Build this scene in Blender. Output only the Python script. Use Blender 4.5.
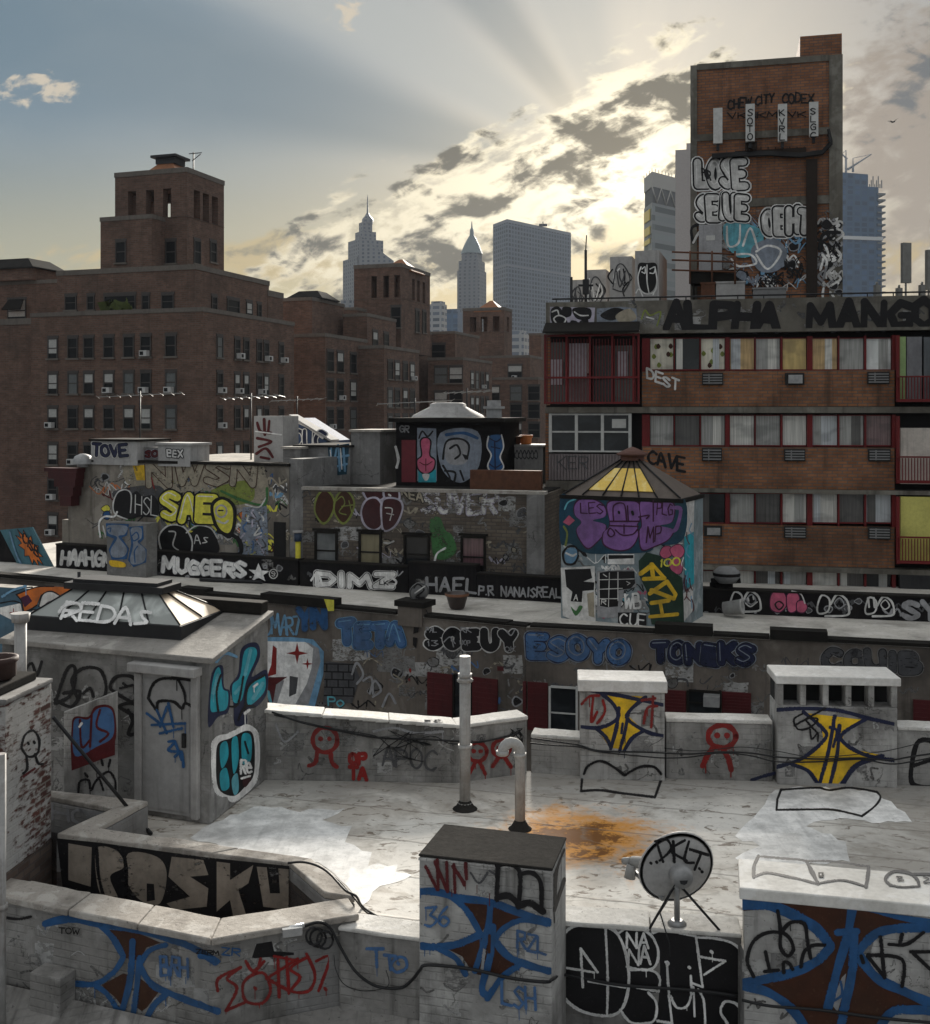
import bpy, bmesh, math, random
from mathutils import Vector, Matrix
from mathutils.geometry import tessellate_polygon
R = math.radians
rnd = random.Random(7)
for o in list(bpy.data.objects): bpy.data.objects.remove(o)
SC = bpy.context.scene
COL = SC.collection

# ------------------------------------------------------------------ camera
F, CX, HY, H = 1100.0, 465.0, 413.0, 5.4       # focal length in pixels, principal column, horizon row, eye height
cam = bpy.data.cameras.new('camera'); camo = bpy.data.objects.new('camera', cam); COL.objects.link(camo)
camo.location = (0, 0, H); camo.rotation_euler = (R(90), 0, 0)
cam.sensor_fit = 'VERTICAL'; cam.sensor_height = 36; cam.lens = 36*F/1024
cam.shift_y = -(512-HY)/1024; cam.clip_start = .1; cam.clip_end = 6000
SC.camera = camo
SC.view_settings.view_transform = 'Standard'; SC.view_settings.look = 'None'
SC.view_settings.gamma = 1; SC.view_settings.exposure = 1.18
SC.view_settings.use_curve_mapping = False
SC.cycles.max_bounces = 6; SC.cycles.diffuse_bounces = 3; SC.cycles.glossy_bounces = 2
SC.cycles.transparent_max_bounces = 16; SC.cycles.volume_bounces = 0
SC.cycles.use_denoising = True

# ------------------------------------------------------------------ node expressions
class E:
    """wraps an output socket so node maths can be written as expressions"""
    def __init__(s, nt, sock): s.nt, s.s = nt, sock
    def _m(s, op, *a):
        n = s.nt.nodes.new('ShaderNodeMath'); n.operation = op
        for i, v in enumerate((s,)+a):
            if isinstance(v, E): s.nt.links.new(v.s, n.inputs[i])
            else: n.inputs[i].default_value = v
        return E(s.nt, n.outputs[0])
    def __add__(s, o): return s._m('ADD', o)
    def __radd__(s, o): return s._m('ADD', o)
    def __sub__(s, o): return s._m('SUBTRACT', o)
    def __rsub__(s, o): return (s*-1.0)+o
    def __mul__(s, o): return s._m('MULTIPLY', o)
    def __rmul__(s, o): return s._m('MULTIPLY', o)
    def __truediv__(s, o): return s._m('DIVIDE', o)
    def __pow__(s, o): return s._m('POWER', o)
    def max(s, o): return s._m('MAXIMUM', o)
    def min(s, o): return s._m('MINIMUM', o)
    def exp(s): return s._m('EXPONENT')
    def abs(s): return s._m('ABSOLUTE')
    def sm(s, a, b, lo=0.0, hi=1.0):
        n = s.nt.nodes.new('ShaderNodeMapRange'); n.interpolation_type = 'SMOOTHSTEP'
        s.nt.links.new(s.s, n.inputs[0])
        for i, v in zip((1, 2, 3, 4), (a, b, lo, hi)): n.inputs[i].default_value = v
        return E(s.nt, n.outputs[0])
def comb(nt, x, y, z=0.0):
    n = nt.nodes.new('ShaderNodeCombineXYZ')
    for i, v in enumerate((x, y, z)):
        if isinstance(v, E): nt.links.new(v.s, n.inputs[i])
        else: n.inputs[i].default_value = v
    return n.outputs[0]
def sep(nt, sock):
    n = nt.nodes.new('ShaderNodeSeparateXYZ'); nt.links.new(sock, n.inputs[0])
    return [E(nt, n.outputs[i]) for i in range(3)]
def noise(nt, vec, scale=1.0, detail=4.0, rough=.55, dist=0.0, lac=2.0):
    n = nt.nodes.new('ShaderNodeTexNoise'); n.noise_dimensions = '3D'
    nt.links.new(vec, n.inputs['Vector'])
    n.inputs['Scale'].default_value = scale; n.inputs['Detail'].default_value = detail
    n.inputs['Roughness'].default_value = rough; n.inputs['Distortion'].default_value = dist
    n.inputs['Lacunarity'].default_value = lac
    return E(nt, n.outputs['Fac'])
def c4(c): return (c[0], c[1], c[2], 1.0)
def mixc(nt, f, a, b, mode='MIX'):
    n = nt.nodes.new('ShaderNodeMix'); n.data_type = 'RGBA'; n.blend_type = mode; n.clamp_factor = True
    for i, v in ((0, f), (6, a), (7, b)):
        if isinstance(v, E): nt.links.new(v.s, n.inputs[i])
        elif isinstance(v, (int, float)): n.inputs[i].default_value = v
        elif isinstance(v, (tuple, list)): n.inputs[i].default_value = c4(v)
        else: nt.links.new(v, n.inputs[i])
    return n.outputs[2]

# ------------------------------------------------------------------ sky (world) and sun
HAZE = .00008
SUN_AZ, SUN_EL = R(9), R(18.5)      # low sun ahead of us, behind the cloud bank
def make_world():
    w = bpy.data.worlds.new('World'); SC.world = w; w.use_nodes = True
    nt = w.node_tree; nt.nodes.clear()
    out = nt.nodes.new('ShaderNodeOutputWorld'); bg = nt.nodes.new('ShaderNodeBackground')
    bg.inputs['Strength'].default_value = .1
    nt.links.new(bg.outputs[0], out.inputs[0])
    sky = nt.nodes.new('ShaderNodeTexSky'); sky.sky_type = 'NISHITA'; sky.sun_disc = False
    sky.sun_elevation = SUN_EL; sky.sun_rotation = SUN_AZ
    sky.air_density = 1.0; sky.dust_density = 2.0; sky.ozone_density = 1.0
    tc = nt.nodes.new('ShaderNodeTexCoord')
    x, y, z = sep(nt, tc.outputs['Generated'])
    ys = y.max(.12)
    u = x/ys*F + CX; v = HY - z/ys*F               # direction charted by its tangents (ahead of us)
    S = (632.0, 185.0)
    du, dv = u-S[0], v-S[1]
    r = (du*du + dv*dv*1.5)**.5
    # clear sky: nishita tinted, blue grey aloft, straw yellow near the horizon
    hz = v.sm(90, 300)
    base = mixc(nt, hz, (.36, .68, .94), (1.22, 1.10, .60))
    base = mixc(nt, u.sm(640, 880)*.75, base, (.50, .60, .68))
    base = mixc(nt, .06, base, sky.outputs[0])
    # shafts of light fanning out of the cloud bank
    n = nt.nodes.new('ShaderNodeMath'); n.operation = 'ARCTAN2'
    nt.links.new((dv*-1.0).s, n.inputs[0]); nt.links.new((du*-1.0).s, n.inputs[1])
    th = E(nt, n.outputs[0])                        # 0 = towards the left, pi/2 = up
    tn = noise(nt, comb(nt, th*1.0, r/1500.0, 3.1), 6.0, 3.0, .6)
    wisp = noise(nt, comb(nt, u/260.0, v/150.0, 9.0), 1.0, 4.0, .55, .4)
    band = lambda a, b, c, d: th.sm(a, b)*th.sm(c, d, 1.0, 0.0)
    fade = r.sm(40, 170)*r.sm(300, 800, 1.0, .5)
    ray = ((band(.36, .52, .62, .84)*1.0 + band(.98, 1.14, 1.3, 1.6)*.7 + (tn-.5)*.5 + (wisp-.5)*.7)*fade).max(0.0)
    base = mixc(nt, ray*.75, base, (2.15, 2.2, 2.1))
    dark = (band(.06, .2, .3, .46)*.8 + band(.74, .86, .94, 1.08)*.7)*fade
    base = mixc(nt, dark*.55, base, (.5, .74, .88))
    glow = (r/-62.0).exp()
    base = mixc(nt, glow*.92, base, (7.4, 6.1, 3.8))
    # clouds
    ca, sa = math.cos(R(-24)), math.sin(R(-24))
    p = ((u-575.0)*ca + (v-172.0)*sa)/300.0; q = ((v-172.0)*ca - (u-575.0)*sa)/92.0
    n1 = noise(nt, comb(nt, p*1.9+.4, q*1.45, 1.9), 1.25, 8.0, .58, .45)
    n2 = noise(nt, comb(nt, u/60.0+5.0, v/32.0, 2.3), 1.0, 6.0, .56, .5)
    n3 = noise(nt, comb(nt, p*2.3+1.7, q*2.1+.8, 5.1), 1.0, 7.0, .58, .6)
    n4 = noise(nt, comb(nt, u/26.0+2.0, v/17.0, 7.7), 1.0, 5.0, .6, .6)
    env = 1.0 - p*p - q*q
    field = env*1.15 + (n1-.5)*4.6 + (n2-.5)*2.4 + (n4-.5)*1.0 - .1
    bank = field.sm(-.1, .5)
    lowf = 1.0 - ((v-256.0)/30.0)**2.0 + (n1-.5)*5.0 + (n2-.5)*1.8 + (n4-.5)*.8
    low = lowf.sm(.45, 1.2)
    pf = 1.0 - ((u-40.0)/62.0)**2.0 - ((v-96.0+(u-40.0)*.12)/24.0)**2.0
    pf2 = 1.0 - ((u-345.0)/26.0)**2.0 - ((v-10.0)/22.0)**2.0
    puff = (pf.max(pf2) + (n2-.5)*5.0 + (n4-.5)*4.5).sm(.7, 1.7)
    right = (u.sm(800, 880)*(1.0-((v-170.0)/190.0)**2.0) + (n1-.5)*4.2 + (n2-.5)*2.2 + (n4-.5)*.8 - .1).sm(-.1, .8)*u.sm(780, 850)
    core = (field*.30 + (n3-.5)*3.4 + (n2-.5)*2.6 + (n4-.5)*1.3).sm(-.1, .66)    # lit rims, grey middles
    near = (r/-150.0).exp()
    litc = mixc(nt, near, (3.5, 3.1, 2.25), (8.2, 7.3, 5.4))
    cloudc = mixc(nt, core*.95, litc, mixc(nt, near, (.52, .48, .39), (.8, .68, .48)))
    col = mixc(nt, right*.85, base, mixc(nt, core, (1.5, 1.25, 1.0), (.5, .54, .58)))
    col = mixc(nt, low*.8, col, mixc(nt, core, (2.5, 1.95, 1.0), (.95, .86, .6)))
    col = mixc(nt, puff*.85, col, (3.0, 2.6, 2.0))
    col = mixc(nt, bank*.96, col, cloudc)
    # behind and overhead: plain broken overcast
    nb = noise(nt, tc.outputs['Generated'], 2.2, 6.0, .6, .3)
    back = mixc(nt, nb.sm(.4, .65), (1.4, 1.46, 1.5), (2.35, 2.35, 2.3))
    back = mixc(nt, .1, back, sky.outputs[0])
    over = mixc(nt, nb.sm(.4, .65), (2.4, 2.6, 2.75), (4.6, 4.55, 4.35))
    back = mixc(nt, z.sm(.5, .95), back, over)
    col = mixc(nt, (z/y.max(.05)).sm(.5, 1.0)*.9, col, over)
    col = mixc(nt, y.sm(.12, .42), back, col)
    nt.links.new(col, bg.inputs['Color'])
make_world()
sl = bpy.data.lights.new('sun', 'SUN'); so = bpy.data.objects.new('sun', sl); COL.objects.link(so)
sl.energy = 5.0; sl.angle = R(14); sl.color = (1.0, .93, .82)
sd = Vector((math.sin(SUN_AZ)*math.cos(SUN_EL), math.cos(SUN_AZ)*math.cos(SUN_EL), math.sin(SUN_EL)))
so.rotation_euler = sd.to_track_quat('Z', 'Y').to_euler(); so.location = (10, 60, 60)

# ------------------------------------------------------------------ materials
MATS = {}
def newmat(name):
    m = bpy.data.materials.new(name); m.use_nodes = True
    nt = m.node_tree; b = nt.nodes['Principled BSDF']
    b.inputs['Specular IOR Level'].default_value = .3
    return m, nt, b
def uvp(nt):
    t = nt.nodes.new('ShaderNodeUVMap'); g = nt.nodes.new('ShaderNodeNewGeometry')
    return t.outputs[0], g.outputs['Position']
def bump(nt, b, h, dist=.01, st=.6):
    n = nt.nodes.new('ShaderNodeBump'); n.inputs['Distance'].default_value = dist; n.inputs['Strength'].default_value = st
    nt.links.new(h.s if isinstance(h, E) else h, n.inputs['Height']); nt.links.new(n.outputs[0], b.inputs['Normal'])
def grimy(name, base, dirt=(.03, .028, .025), amt=.6, streak=.5, scale=1.0, rough=.85, light=None, bmp=.01, spec=.3, thr=(.42, .72), spots=0.0, course=0.0):
    """painted or bare masonry / metal with blotches, run marks and grain"""
    if name in MATS: return MATS[name]
    m, nt, b = newmat(name); uv, pos = uvp(nt)
    us, vs, _ = sep(nt, uv)
    big = noise(nt, pos, .7*scale, 6, .62, .3); fine = noise(nt, pos, 9*scale, 5, .65)
    run = noise(nt, comb(nt, us*5.0*scale, vs*.35*scale, 1.0), 1.0, 5, .6)
    col = mixc(nt, fine.sm(.3, .75)*.35, base, tuple(c*.55 for c in base))
    if light: col = mixc(nt, noise(nt, pos, 1.7*scale, 6, .6, .5).sm(.52, .62)*.7, col, light)
    col = mixc(nt, big.sm(*thr)*amt, col, dirt)
    col = mixc(nt, run.sm(.5, .75)*streak, col, dirt)
    if spots: col = mixc(nt, noise(nt, pos, 14*scale, 3, .6, 1.0).sm(.63, .68)*spots, col, dirt)
    nt.links.new(col, b.inputs['Base Color'])
    nt.links.new((fine*.25+(rough-.12)).s, b.inputs['Roughness'])
    b.inputs['Specular IOR Level'].default_value = spec
    hgt = fine*.6+big*.8
    if course:
        t = nt.nodes.new('ShaderNodeTexBrick'); nt.links.new(uv, t.inputs['Vector']); t.inputs['Scale'].default_value = 1; t.inputs['Brick Width'].default_value = .24; t.inputs['Row Height'].default_value = .085; t.inputs['Mortar Size'].default_value = .01; t.inputs['Mortar Smooth'].default_value = .6
        fac = E(nt, t.outputs['Fac'])*noise(nt, pos, 2.5, 3, .6).sm(.42, .6); hgt = hgt-fac*course
        v = nt.nodes.new('ShaderNodeTexVoronoi'); v.feature = 'DISTANCE_TO_EDGE'; v.inputs['Scale'].default_value = 1.1
        wob = nt.nodes.new('ShaderNodeVectorMath'); wob.operation = 'ADD'; nt.links.new(pos, wob.inputs[0]); nt.links.new(comb(nt, fine*.25, big*.8, fine*.3), wob.inputs[1]); nt.links.new(wob.outputs[0], v.inputs['Vector'])
        crack = E(nt, v.outputs['Distance']).sm(.0, .012, 1.0, 0.0)*noise(nt, pos, 1.3, 3, .5).sm(.5, .6)
        col = mixc(nt, fac*.1, col, dirt); col = mixc(nt, crack*.8, col, (.03, .028, .026)); col = mixc(nt, noise(nt, pos, 22, 3, .6, .5).sm(.66, .72)*.6, col, dirt)
        nt.links.new(col, b.inputs['Base Color'])
    if bmp: bump(nt, b, hgt, bmp)
    MATS[name] = m; return m
def brickm(name, c1, c2, mortar, bw=.22, bh=.075, ms=.012, dirt=(.02, .018, .016), amt=.5, paint=None, pthr=(.45, .55), bmp=.006, streak=.35):
    """brickwork laid in the surface's own metres; paint = colour of a flaking coat"""
    if name in MATS: return MATS[name]
    m, nt, b = newmat(name); uv, pos = uvp(nt)
    us, vs, _ = sep(nt, uv)
    t = nt.nodes.new('ShaderNodeTexBrick'); nt.links.new(uv, t.inputs['Vector'])
    t.inputs['Scale'].default_value = 1; t.inputs['Brick Width'].default_value = bw; t.inputs['Row Height'].default_value = bh
    t.inputs['Mortar Size'].default_value = ms; t.inputs['Mortar Smooth'].default_value = .2
    t.inputs['Color1'].default_value = c4(c1); t.inputs['Color2'].default_value = c4(c2); t.inputs['Mortar'].default_value = c4(mortar)
    big = noise(nt, pos, .45, 6, .6, .3); fine = noise(nt, pos, 6, 5, .65)
    run = noise(nt, comb(nt, us*2.5, vs*.22, 1.0), 1.0, 5, .6)
    col = t.outputs['Color']
    col = mixc(nt, noise(nt, comb(nt, us/.9, vs/.5, 4.0), 1.0, 2, .5).sm(.3, .7)*.5, col, mixc(nt, 1.0, col, (.55, .5, .5), 'MULTIPLY'))
    if paint:
        wv = noise(nt, comb(nt, us*6.0, vs*16.0, 2.0), 1.0, 4, .6)
        msk = (noise(nt, pos, .9, 6, .62, .4)*.6 + wv*.4).sm(*pthr)
        col = mixc(nt, msk, paint, col)
    col = mixc(nt, big.sm(.42, .7)*amt, col, dirt)
    col = mixc(nt, run.sm(.5, .72)*streak, col, dirt)
    col = mixc(nt, fine.sm(.35, .75)*.3, col, mixc(nt, 1.0, col, (.5, .5, .5), 'MULTIPLY'))
    nt.links.new(col, b.inputs['Base Color']); b.inputs['Roughness'].default_value = .9
    if bmp: bump(nt, b, (E(nt, t.outputs['Fac'])*-1.0)+fine*.5, bmp)
    MATS[name] = m; return m
def plain(name, col, rough=.6, metal=0.0, var=.35, spec=.4, scale=6.0, emit=None):
    if name in MATS: return MATS[name]
    m, nt, b = newmat(name); uv, pos = uvp(nt)
    f = noise(nt, pos, scale, 5, .6)
    nt.links.new(mixc(nt, f.sm(.35, .75)*var, col, tuple(c*.35 for c in col)), b.inputs['Base Color'])
    b.inputs['Roughness'].default_value = rough; b.inputs['Metallic'].default_value = metal
    b.inputs['Specular IOR Level'].default_value = spec
    MATS[name] = m; return m
def glassm(name, col=(.02, .024, .028), rough=.12, curtain=None, folds=30.0):
    """window pane: dark glass, or glass over a hung curtain with folds"""
    if name in MATS: return MATS[name]
    m, nt, b = newmat(name); uv, pos = uvp(nt); us, vs, _ = sep(nt, uv)
    if curtain:
        w = noise(nt, comb(nt, us*folds, vs*.7, 1.0), 1.0, 3, .5, .3)
        c = mixc(nt, w.sm(.3, .7)*.6, curtain, tuple(q*.4 for q in curtain))
        c = mixc(nt, noise(nt, comb(nt, us*.8, vs*1.4, 3.0), 1.6, 2, .5, .3).sm(.5, .7)*.35, c, col)
    else: c = mixc(nt, noise(nt, pos, 1.3, 4, .6, .5).sm(.45, .65)*.6, col, tuple(q*2.6 for q in col))
    nt.links.new(c, b.inputs['Base Color']); b.inputs['Roughness'].default_value = rough
    b.inputs['Specular IOR Level'].default_value = .45
    MATS[name] = m; return m
PAL = dict(k=(.007, .006, .007), w=(.62, .61, .59), W=(.82, .81, .79), g=(.3, .3, .31), dg=(.07, .07, .075), b=(.02, .085, .22), nb=(.012, .016, .05),
           lb=(.16, .33, .5), sb=(.06, .14, .3), r=(.24, .014, .012), dr=(.09, .01, .012), y=(.75, .47, .02), Y=(.74, .68, .08), br=(.05, .016, .007),
           p=(.24, .11, .34), dp=(.05, .008, .035), pk=(.5, .1, .18), gr=(.05, .16, .05), dgr=(.012, .035, .02), t=(.02, .32, .40), dt=(.01, .05, .09),
           o=(.6, .15, .02), cy=(.12, .4, .48), tan=(.33, .29, .22), bk=(.29, .245, .2), buff=(.36, .355, .345), gh=(.2, .195, .19), ghd=(.13, .125, .12), lp=(.45, .42, .5), mr=(.05, .012, .014), gb=(.22, .25, .3), ol=(.2, .24, .05))
def mistm(key):
    name = 'spray_mist_'+key
    if name in MATS: return MATS[name]
    m, nt, b = newmat(name); uv, pos = uvp(nt); b.inputs['Base Color'].default_value = c4(PAL[key]); b.inputs['Roughness'].default_value = .7
    tr = nt.nodes.new('ShaderNodeBsdfTransparent'); mx = nt.nodes.new('ShaderNodeMixShader')
    nt.links.new((noise(nt, pos, 55, 2, .6)+(noise(nt, pos, 4, 3, .6)-.5)*.5).sm(.44, .62).s, mx.inputs[0]); nt.links.new(b.outputs[0], mx.inputs[1]); nt.links.new(tr.outputs[0], mx.inputs[2]); nt.links.new(mx.outputs[0], nt.nodes['Material Output'].inputs[0])
    MATS[name] = m; return m
def scribbles(surf, parent, x0, x1, y0, y1, n, sz=9, cols=('w', 'k', 'lb', 'W'), wear=.35, base=.002, clip=None, w=(.7, 2.0)):
    """small hand-sprayed tags crowding a wall"""
    g = Graf(surf, wear=wear, base=base, step=.000012, clip=clip or [(x0-3, -9999), (x1+3, -9999), (x1+3, 9999), (x0-3, 9999)])
    for i in range(n):
        x, y, s_ = rnd.uniform(x0, x1-sz*.6), rnd.uniform(y0+sz*.4, y1-sz*.2), sz*rnd.uniform(.5, 1.2); c = rnd.choice(cols); wd = rnd.uniform(*w)
        if rnd.random() < .35:                       # closed blob with an outline
            q = [(x+s_*(.5+rnd.uniform(.3, .55)*math.cos(t)), y+s_*rnd.uniform(.25, .5)*math.sin(t)) for t in [k*1.05 for k in range(6)]]
            g.fill(q, c, True); g.line(q+[q[0]], 'k' if c not in ('k', 'dg') else 'g', wd*.8)
        else:                                        # wandering loops, nothing readable
            q, a = [(x, y)], rnd.uniform(-.4, .4)
            for k in range(rnd.randint(5, 10)): q.append((x+s_*.28*k+s_*.25*math.sin(k*2.1+a*5), y+s_*(.38 if k % 2 else -.38)*rnd.uniform(.4, 1.1)+a*k))
            g.line(q, c, wd)
    return g.done(parent, None, 'old_paint')
def ghosts(surf, parent, x0, x1, y0, y1, n, sz=14, cols=('gh', 'ghd', 'buff'), wear=.5, base=.0015, slant=0.0, w=(.8, 2.2), clip=None):
    """half washed-off old tags and roller patches under the fresh paint"""
    g = Graf(surf, wear=wear+.1, base=base, step=.000012, clip=clip or [(x0-4, -9999), (x1+4, -9999), (x1+4, 9999), (x0-4, 9999)])
    for i in range(max(1, n//4)):
        x, y = rnd.uniform(x0, x1), rnd.uniform(y0, y1); a, b = rnd.uniform(.5, 1.6)*sz, rnd.uniform(.4, .9)*sz; yo = slant*(x-x0)
        g.fill([(x-a, y-b+yo), (x+a, y-b+yo+slant*a), (x+a*rnd.uniform(.8, 1.1), y+b+yo), (x-a, y+b+yo)], rnd.choice(('gh', 'buff')), rough=.8)
    for i in range(n):
        x, y = rnd.uniform(x0, x1), rnd.uniform(y0, y1)+slant*0; c = rnd.choice(cols); yo = slant*(x-x0)
        q = [(x, y+yo)]
        for k in range(rnd.randint(2, 6)): q.append((q[-1][0]+rnd.uniform(-.5, .7)*sz, min(max(q[-1][1]+rnd.uniform(-.6, .6)*sz, y0+yo-sz*.4), y1+yo+sz*.4)))
        g.line(q, c, rnd.uniform(*w))
    o = g.done(parent, None, 'old_paint'); return o
def paint(key, wear=.0):
    if wear < 0: return mistm(key)
    name = 'spray_paint_%s_%02d' % (key, round(wear*100))
    if name in MATS: return MATS[name]
    col = PAL[key]
    m, nt, b = newmat(name); uv, pos = uvp(nt); us, vs, _ = sep(nt, uv)
    f = noise(nt, pos, 5, 5, .65); big = noise(nt, pos, .8, 5, .6, .3)
    c = mixc(nt, f.sm(.3, .7)*.6, tuple(min(1, q*1.15) for q in col), tuple(q*.5 for q in col))
    c = mixc(nt, noise(nt, comb(nt, us*7.0, vs*.8, 3.0), 1.0, 4, .6).sm(.5, .72)*.4, c, tuple(q*.45 for q in col))
    c = mixc(nt, big.sm(.42, .7)*.4, c, tuple(min(g_, q*1.5+.008) for g_, q in zip((.05, .047, .042), col))); c = mixc(nt, noise(nt, pos, 30, 2, .6).sm(.62, .7)*.3, c, tuple(min(.12, q*3+.02) for q in col))
    nt.links.new(c, b.inputs['Base Color']); b.inputs['Roughness'].default_value = .62
    if wear > 0:
        tr = nt.nodes.new('ShaderNodeBsdfTransparent'); mx = nt.nodes.new('ShaderNodeMixShader')
        wn = noise(nt, pos, 3.2, 8, .72, .3)*.6 + noise(nt, comb(nt, us*9.0, vs*20.0, 5.0), 1.0, 4, .6)*.4
        k = .64-.26*wear
        nt.links.new((wn.sm(k, k+.10)*min(1, .55+wear)).s, mx.inputs[0])
        nt.links.new(b.outputs[0], mx.inputs[1]); nt.links.new(tr.outputs[0], mx.inputs[2])
        nt.links.new(mx.outputs[0], nt.nodes['Material Output'].inputs[0])
    MATS[name] = m; return m

# ------------------------------------------------------------------ geometry helpers
def P(x, y, Y): return Vector(((x-CX)*Y/F, Y, H-(y-HY)*Y/F))      # picture column/row at a known depth in metres
def G(x, y, z=0.0):                                                # ... or on a known level
    Y = (H-z)*F/(y-HY); return Vector(((x-CX)*Y/F, Y, z))
def V2(p): return Vector((p[0], p[1]))
def tag(o, label=None, cat=None, group=None, kind=None):
    if label: o['label'] = label
    if cat: o['category'] = cat
    if group: o['group'] = group
    if kind: o['kind'] = kind
    return o
def thing(name, label, cat, loc=(0, 0, 0), group=None):
    o = bpy.data.objects.new(name, None); COL.objects.link(o); o.location = loc; o.empty_display_size = .3
    return tag(o, label, cat, group)
class MB:
    """collects faces, links them as ONE mesh object with uv in metres"""
    def __init__(s, mat=None): s.v, s.f, s.m, s.sm, s.mats, s.cur = [], [], [], [], [], mat
    def face(s, pts, mat=None, smooth=False):
        mat = mat or s.cur
        if mat not in s.mats: s.mats.append(mat)
        i = len(s.v); s.v += [Vector(p) for p in pts]
        s.f.append(tuple(range(i, i+len(pts)))); s.m.append(s.mats.index(mat)); s.sm.append(smooth)
    def poly(s, pts, mat=None):
        for t in tessellate_polygon([[Vector(p) for p in pts]]):
            s.face([pts[k] for k in t], mat)
    def hexa(s, b, t, mat=None, topmat=None):
        """b, t: matching bottom / top loops"""
        n = len(b)
        for i in range(n):
            j = (i+1) % n; s.face([b[i], b[j], t[j], t[i]], mat)
        (s.face if n == 4 else s.poly)(list(t), topmat or mat); (s.face if n == 4 else s.poly)(list(reversed(b)), mat)
    def prism(s, foot, z0, z1, mat=None, topmat=None):
        n = len(foot); z0s = z0 if isinstance(z0, (list, tuple)) else [z0]*n; z1s = z1 if isinstance(z1, (list, tuple)) else [z1]*n
        s.hexa([Vector((p[0], p[1], z)) for p, z in zip(foot, z0s)], [Vector((p[0], p[1], z)) for p, z in zip(foot, z1s)], mat, topmat)
    def box(s, c, sz, ang=0.0, mat=None, topmat=None):
        ca, sa = math.cos(ang), math.sin(ang); hx, hy = sz[0]/2, sz[1]/2
        f = [(c[0]+dx*ca-dy*sa, c[1]+dx*sa+dy*ca) for dx, dy in ((-hx, -hy), (hx, -hy), (hx, hy), (-hx, hy))]
        s.prism(f, c[2], c[2]+sz[2], mat, topmat)
    def tube(s, pts, r, n=8, mat=None, caps=True):
        pts = [Vector(p) for p in pts]; rings = []
        rs = r if isinstance(r, (list, tuple)) else [r]*len(pts); up = None
        for i, p in enumerate(pts):
            d = (pts[min(i+1, len(pts)-1)]-pts[max(i-1, 0)]).normalized()
            if up is None: up = Vector((0, 0, 1)) if abs(d.z) < .9 else Vector((1, 0, 0))
            a = d.cross(up)
            if a.length < 1e-4: a = d.cross(Vector((0, 1, .3)))
            a.normalize(); b = a.cross(d); up = b
            rings.append([p+(a*math.cos(2*math.pi*k/n)+b*math.sin(2*math.pi*k/n))*rs[i] for k in range(n)])
        for A, B in zip(rings, rings[1:]):
            for k in range(n): s.face([A[k], A[(k+1) % n], B[(k+1) % n], B[k]], mat, True)
        if caps: s.face(rings[0][::-1], mat); s.face(rings[-1], mat)
    def lathe(s, prof, c, n=20, mat=None, M=None):
        rings = [[Vector((r*math.cos(2*math.pi*k/n), r*math.sin(2*math.pi*k/n), z)) for k in range(n)] for r, z in prof]
        if M: rings = [[M @ p for p in q] for q in rings]
        c = Vector(c); rings = [[p+c for p in q] for q in rings]
        for A, B in zip(rings, rings[1:]):
            for k in range(n): s.face([A[k], A[(k+1) % n], B[(k+1) % n], B[k]], mat, True)
    def build(s, name, parent=None, loc=None, weld=False):
        if loc is None:
            if parent is not None:
                loc = Vector((0, 0, 0)); q = parent; off = Vector((0, 0, 0))
                while q is not None: off += Vector(q.location); q = q.parent
            else:
                zs = min(p.z for p in s.v); n = len(s.v); off = Vector((sum(p.x for p in s.v)/n, sum(p.y for p in s.v)/n, zs))
        else: off = Vector((0, 0, 0))
        me = bpy.data.meshes.new(name); me.from_pydata([p-off for p in s.v], [], s.f)
        for m in s.mats: me.materials.append(m)
        me.polygons.foreach_set('material_index', s.m); me.polygons.foreach_set('use_smooth', s.sm)
        uv = me.uv_layers.new(name='UVMap').data
        for pl, idx in zip(me.polygons, s.f):
            a = s.v[idx[0]]; nn = Vector((0, 0, 0))
            for k in range(1, len(idx)-1): nn += (s.v[idx[k]]-a).cross(s.v[idx[k+1]]-a)
            if nn.length > 0: nn.normalize()
            if abs(nn.z) > .75:
                for li, vi in zip(pl.loop_indices, idx): uv[li].uv = (s.v[vi].x, s.v[vi].y)
            else:
                t = Vector((-nn.y, nn.x, 0)); t = t.normalized() if t.length > 0 else Vector((1, 0, 0))
                for li, vi in zip(pl.loop_indices, idx): uv[li].uv = (s.v[vi].dot(t), s.v[vi].z)
        if weld or any(s.sm):
            bm = bmesh.new(); bm.from_mesh(me); bmesh.ops.remove_doubles(bm, verts=bm.verts, dist=1e-5); bm.to_mesh(me); bm.free()
        o = bpy.data.objects.new(name, me); COL.objects.link(o)
        if parent is not None: o.parent = parent; o.location = (0, 0, 0)
        else: o.location = off if loc is None else loc
        return o
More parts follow.
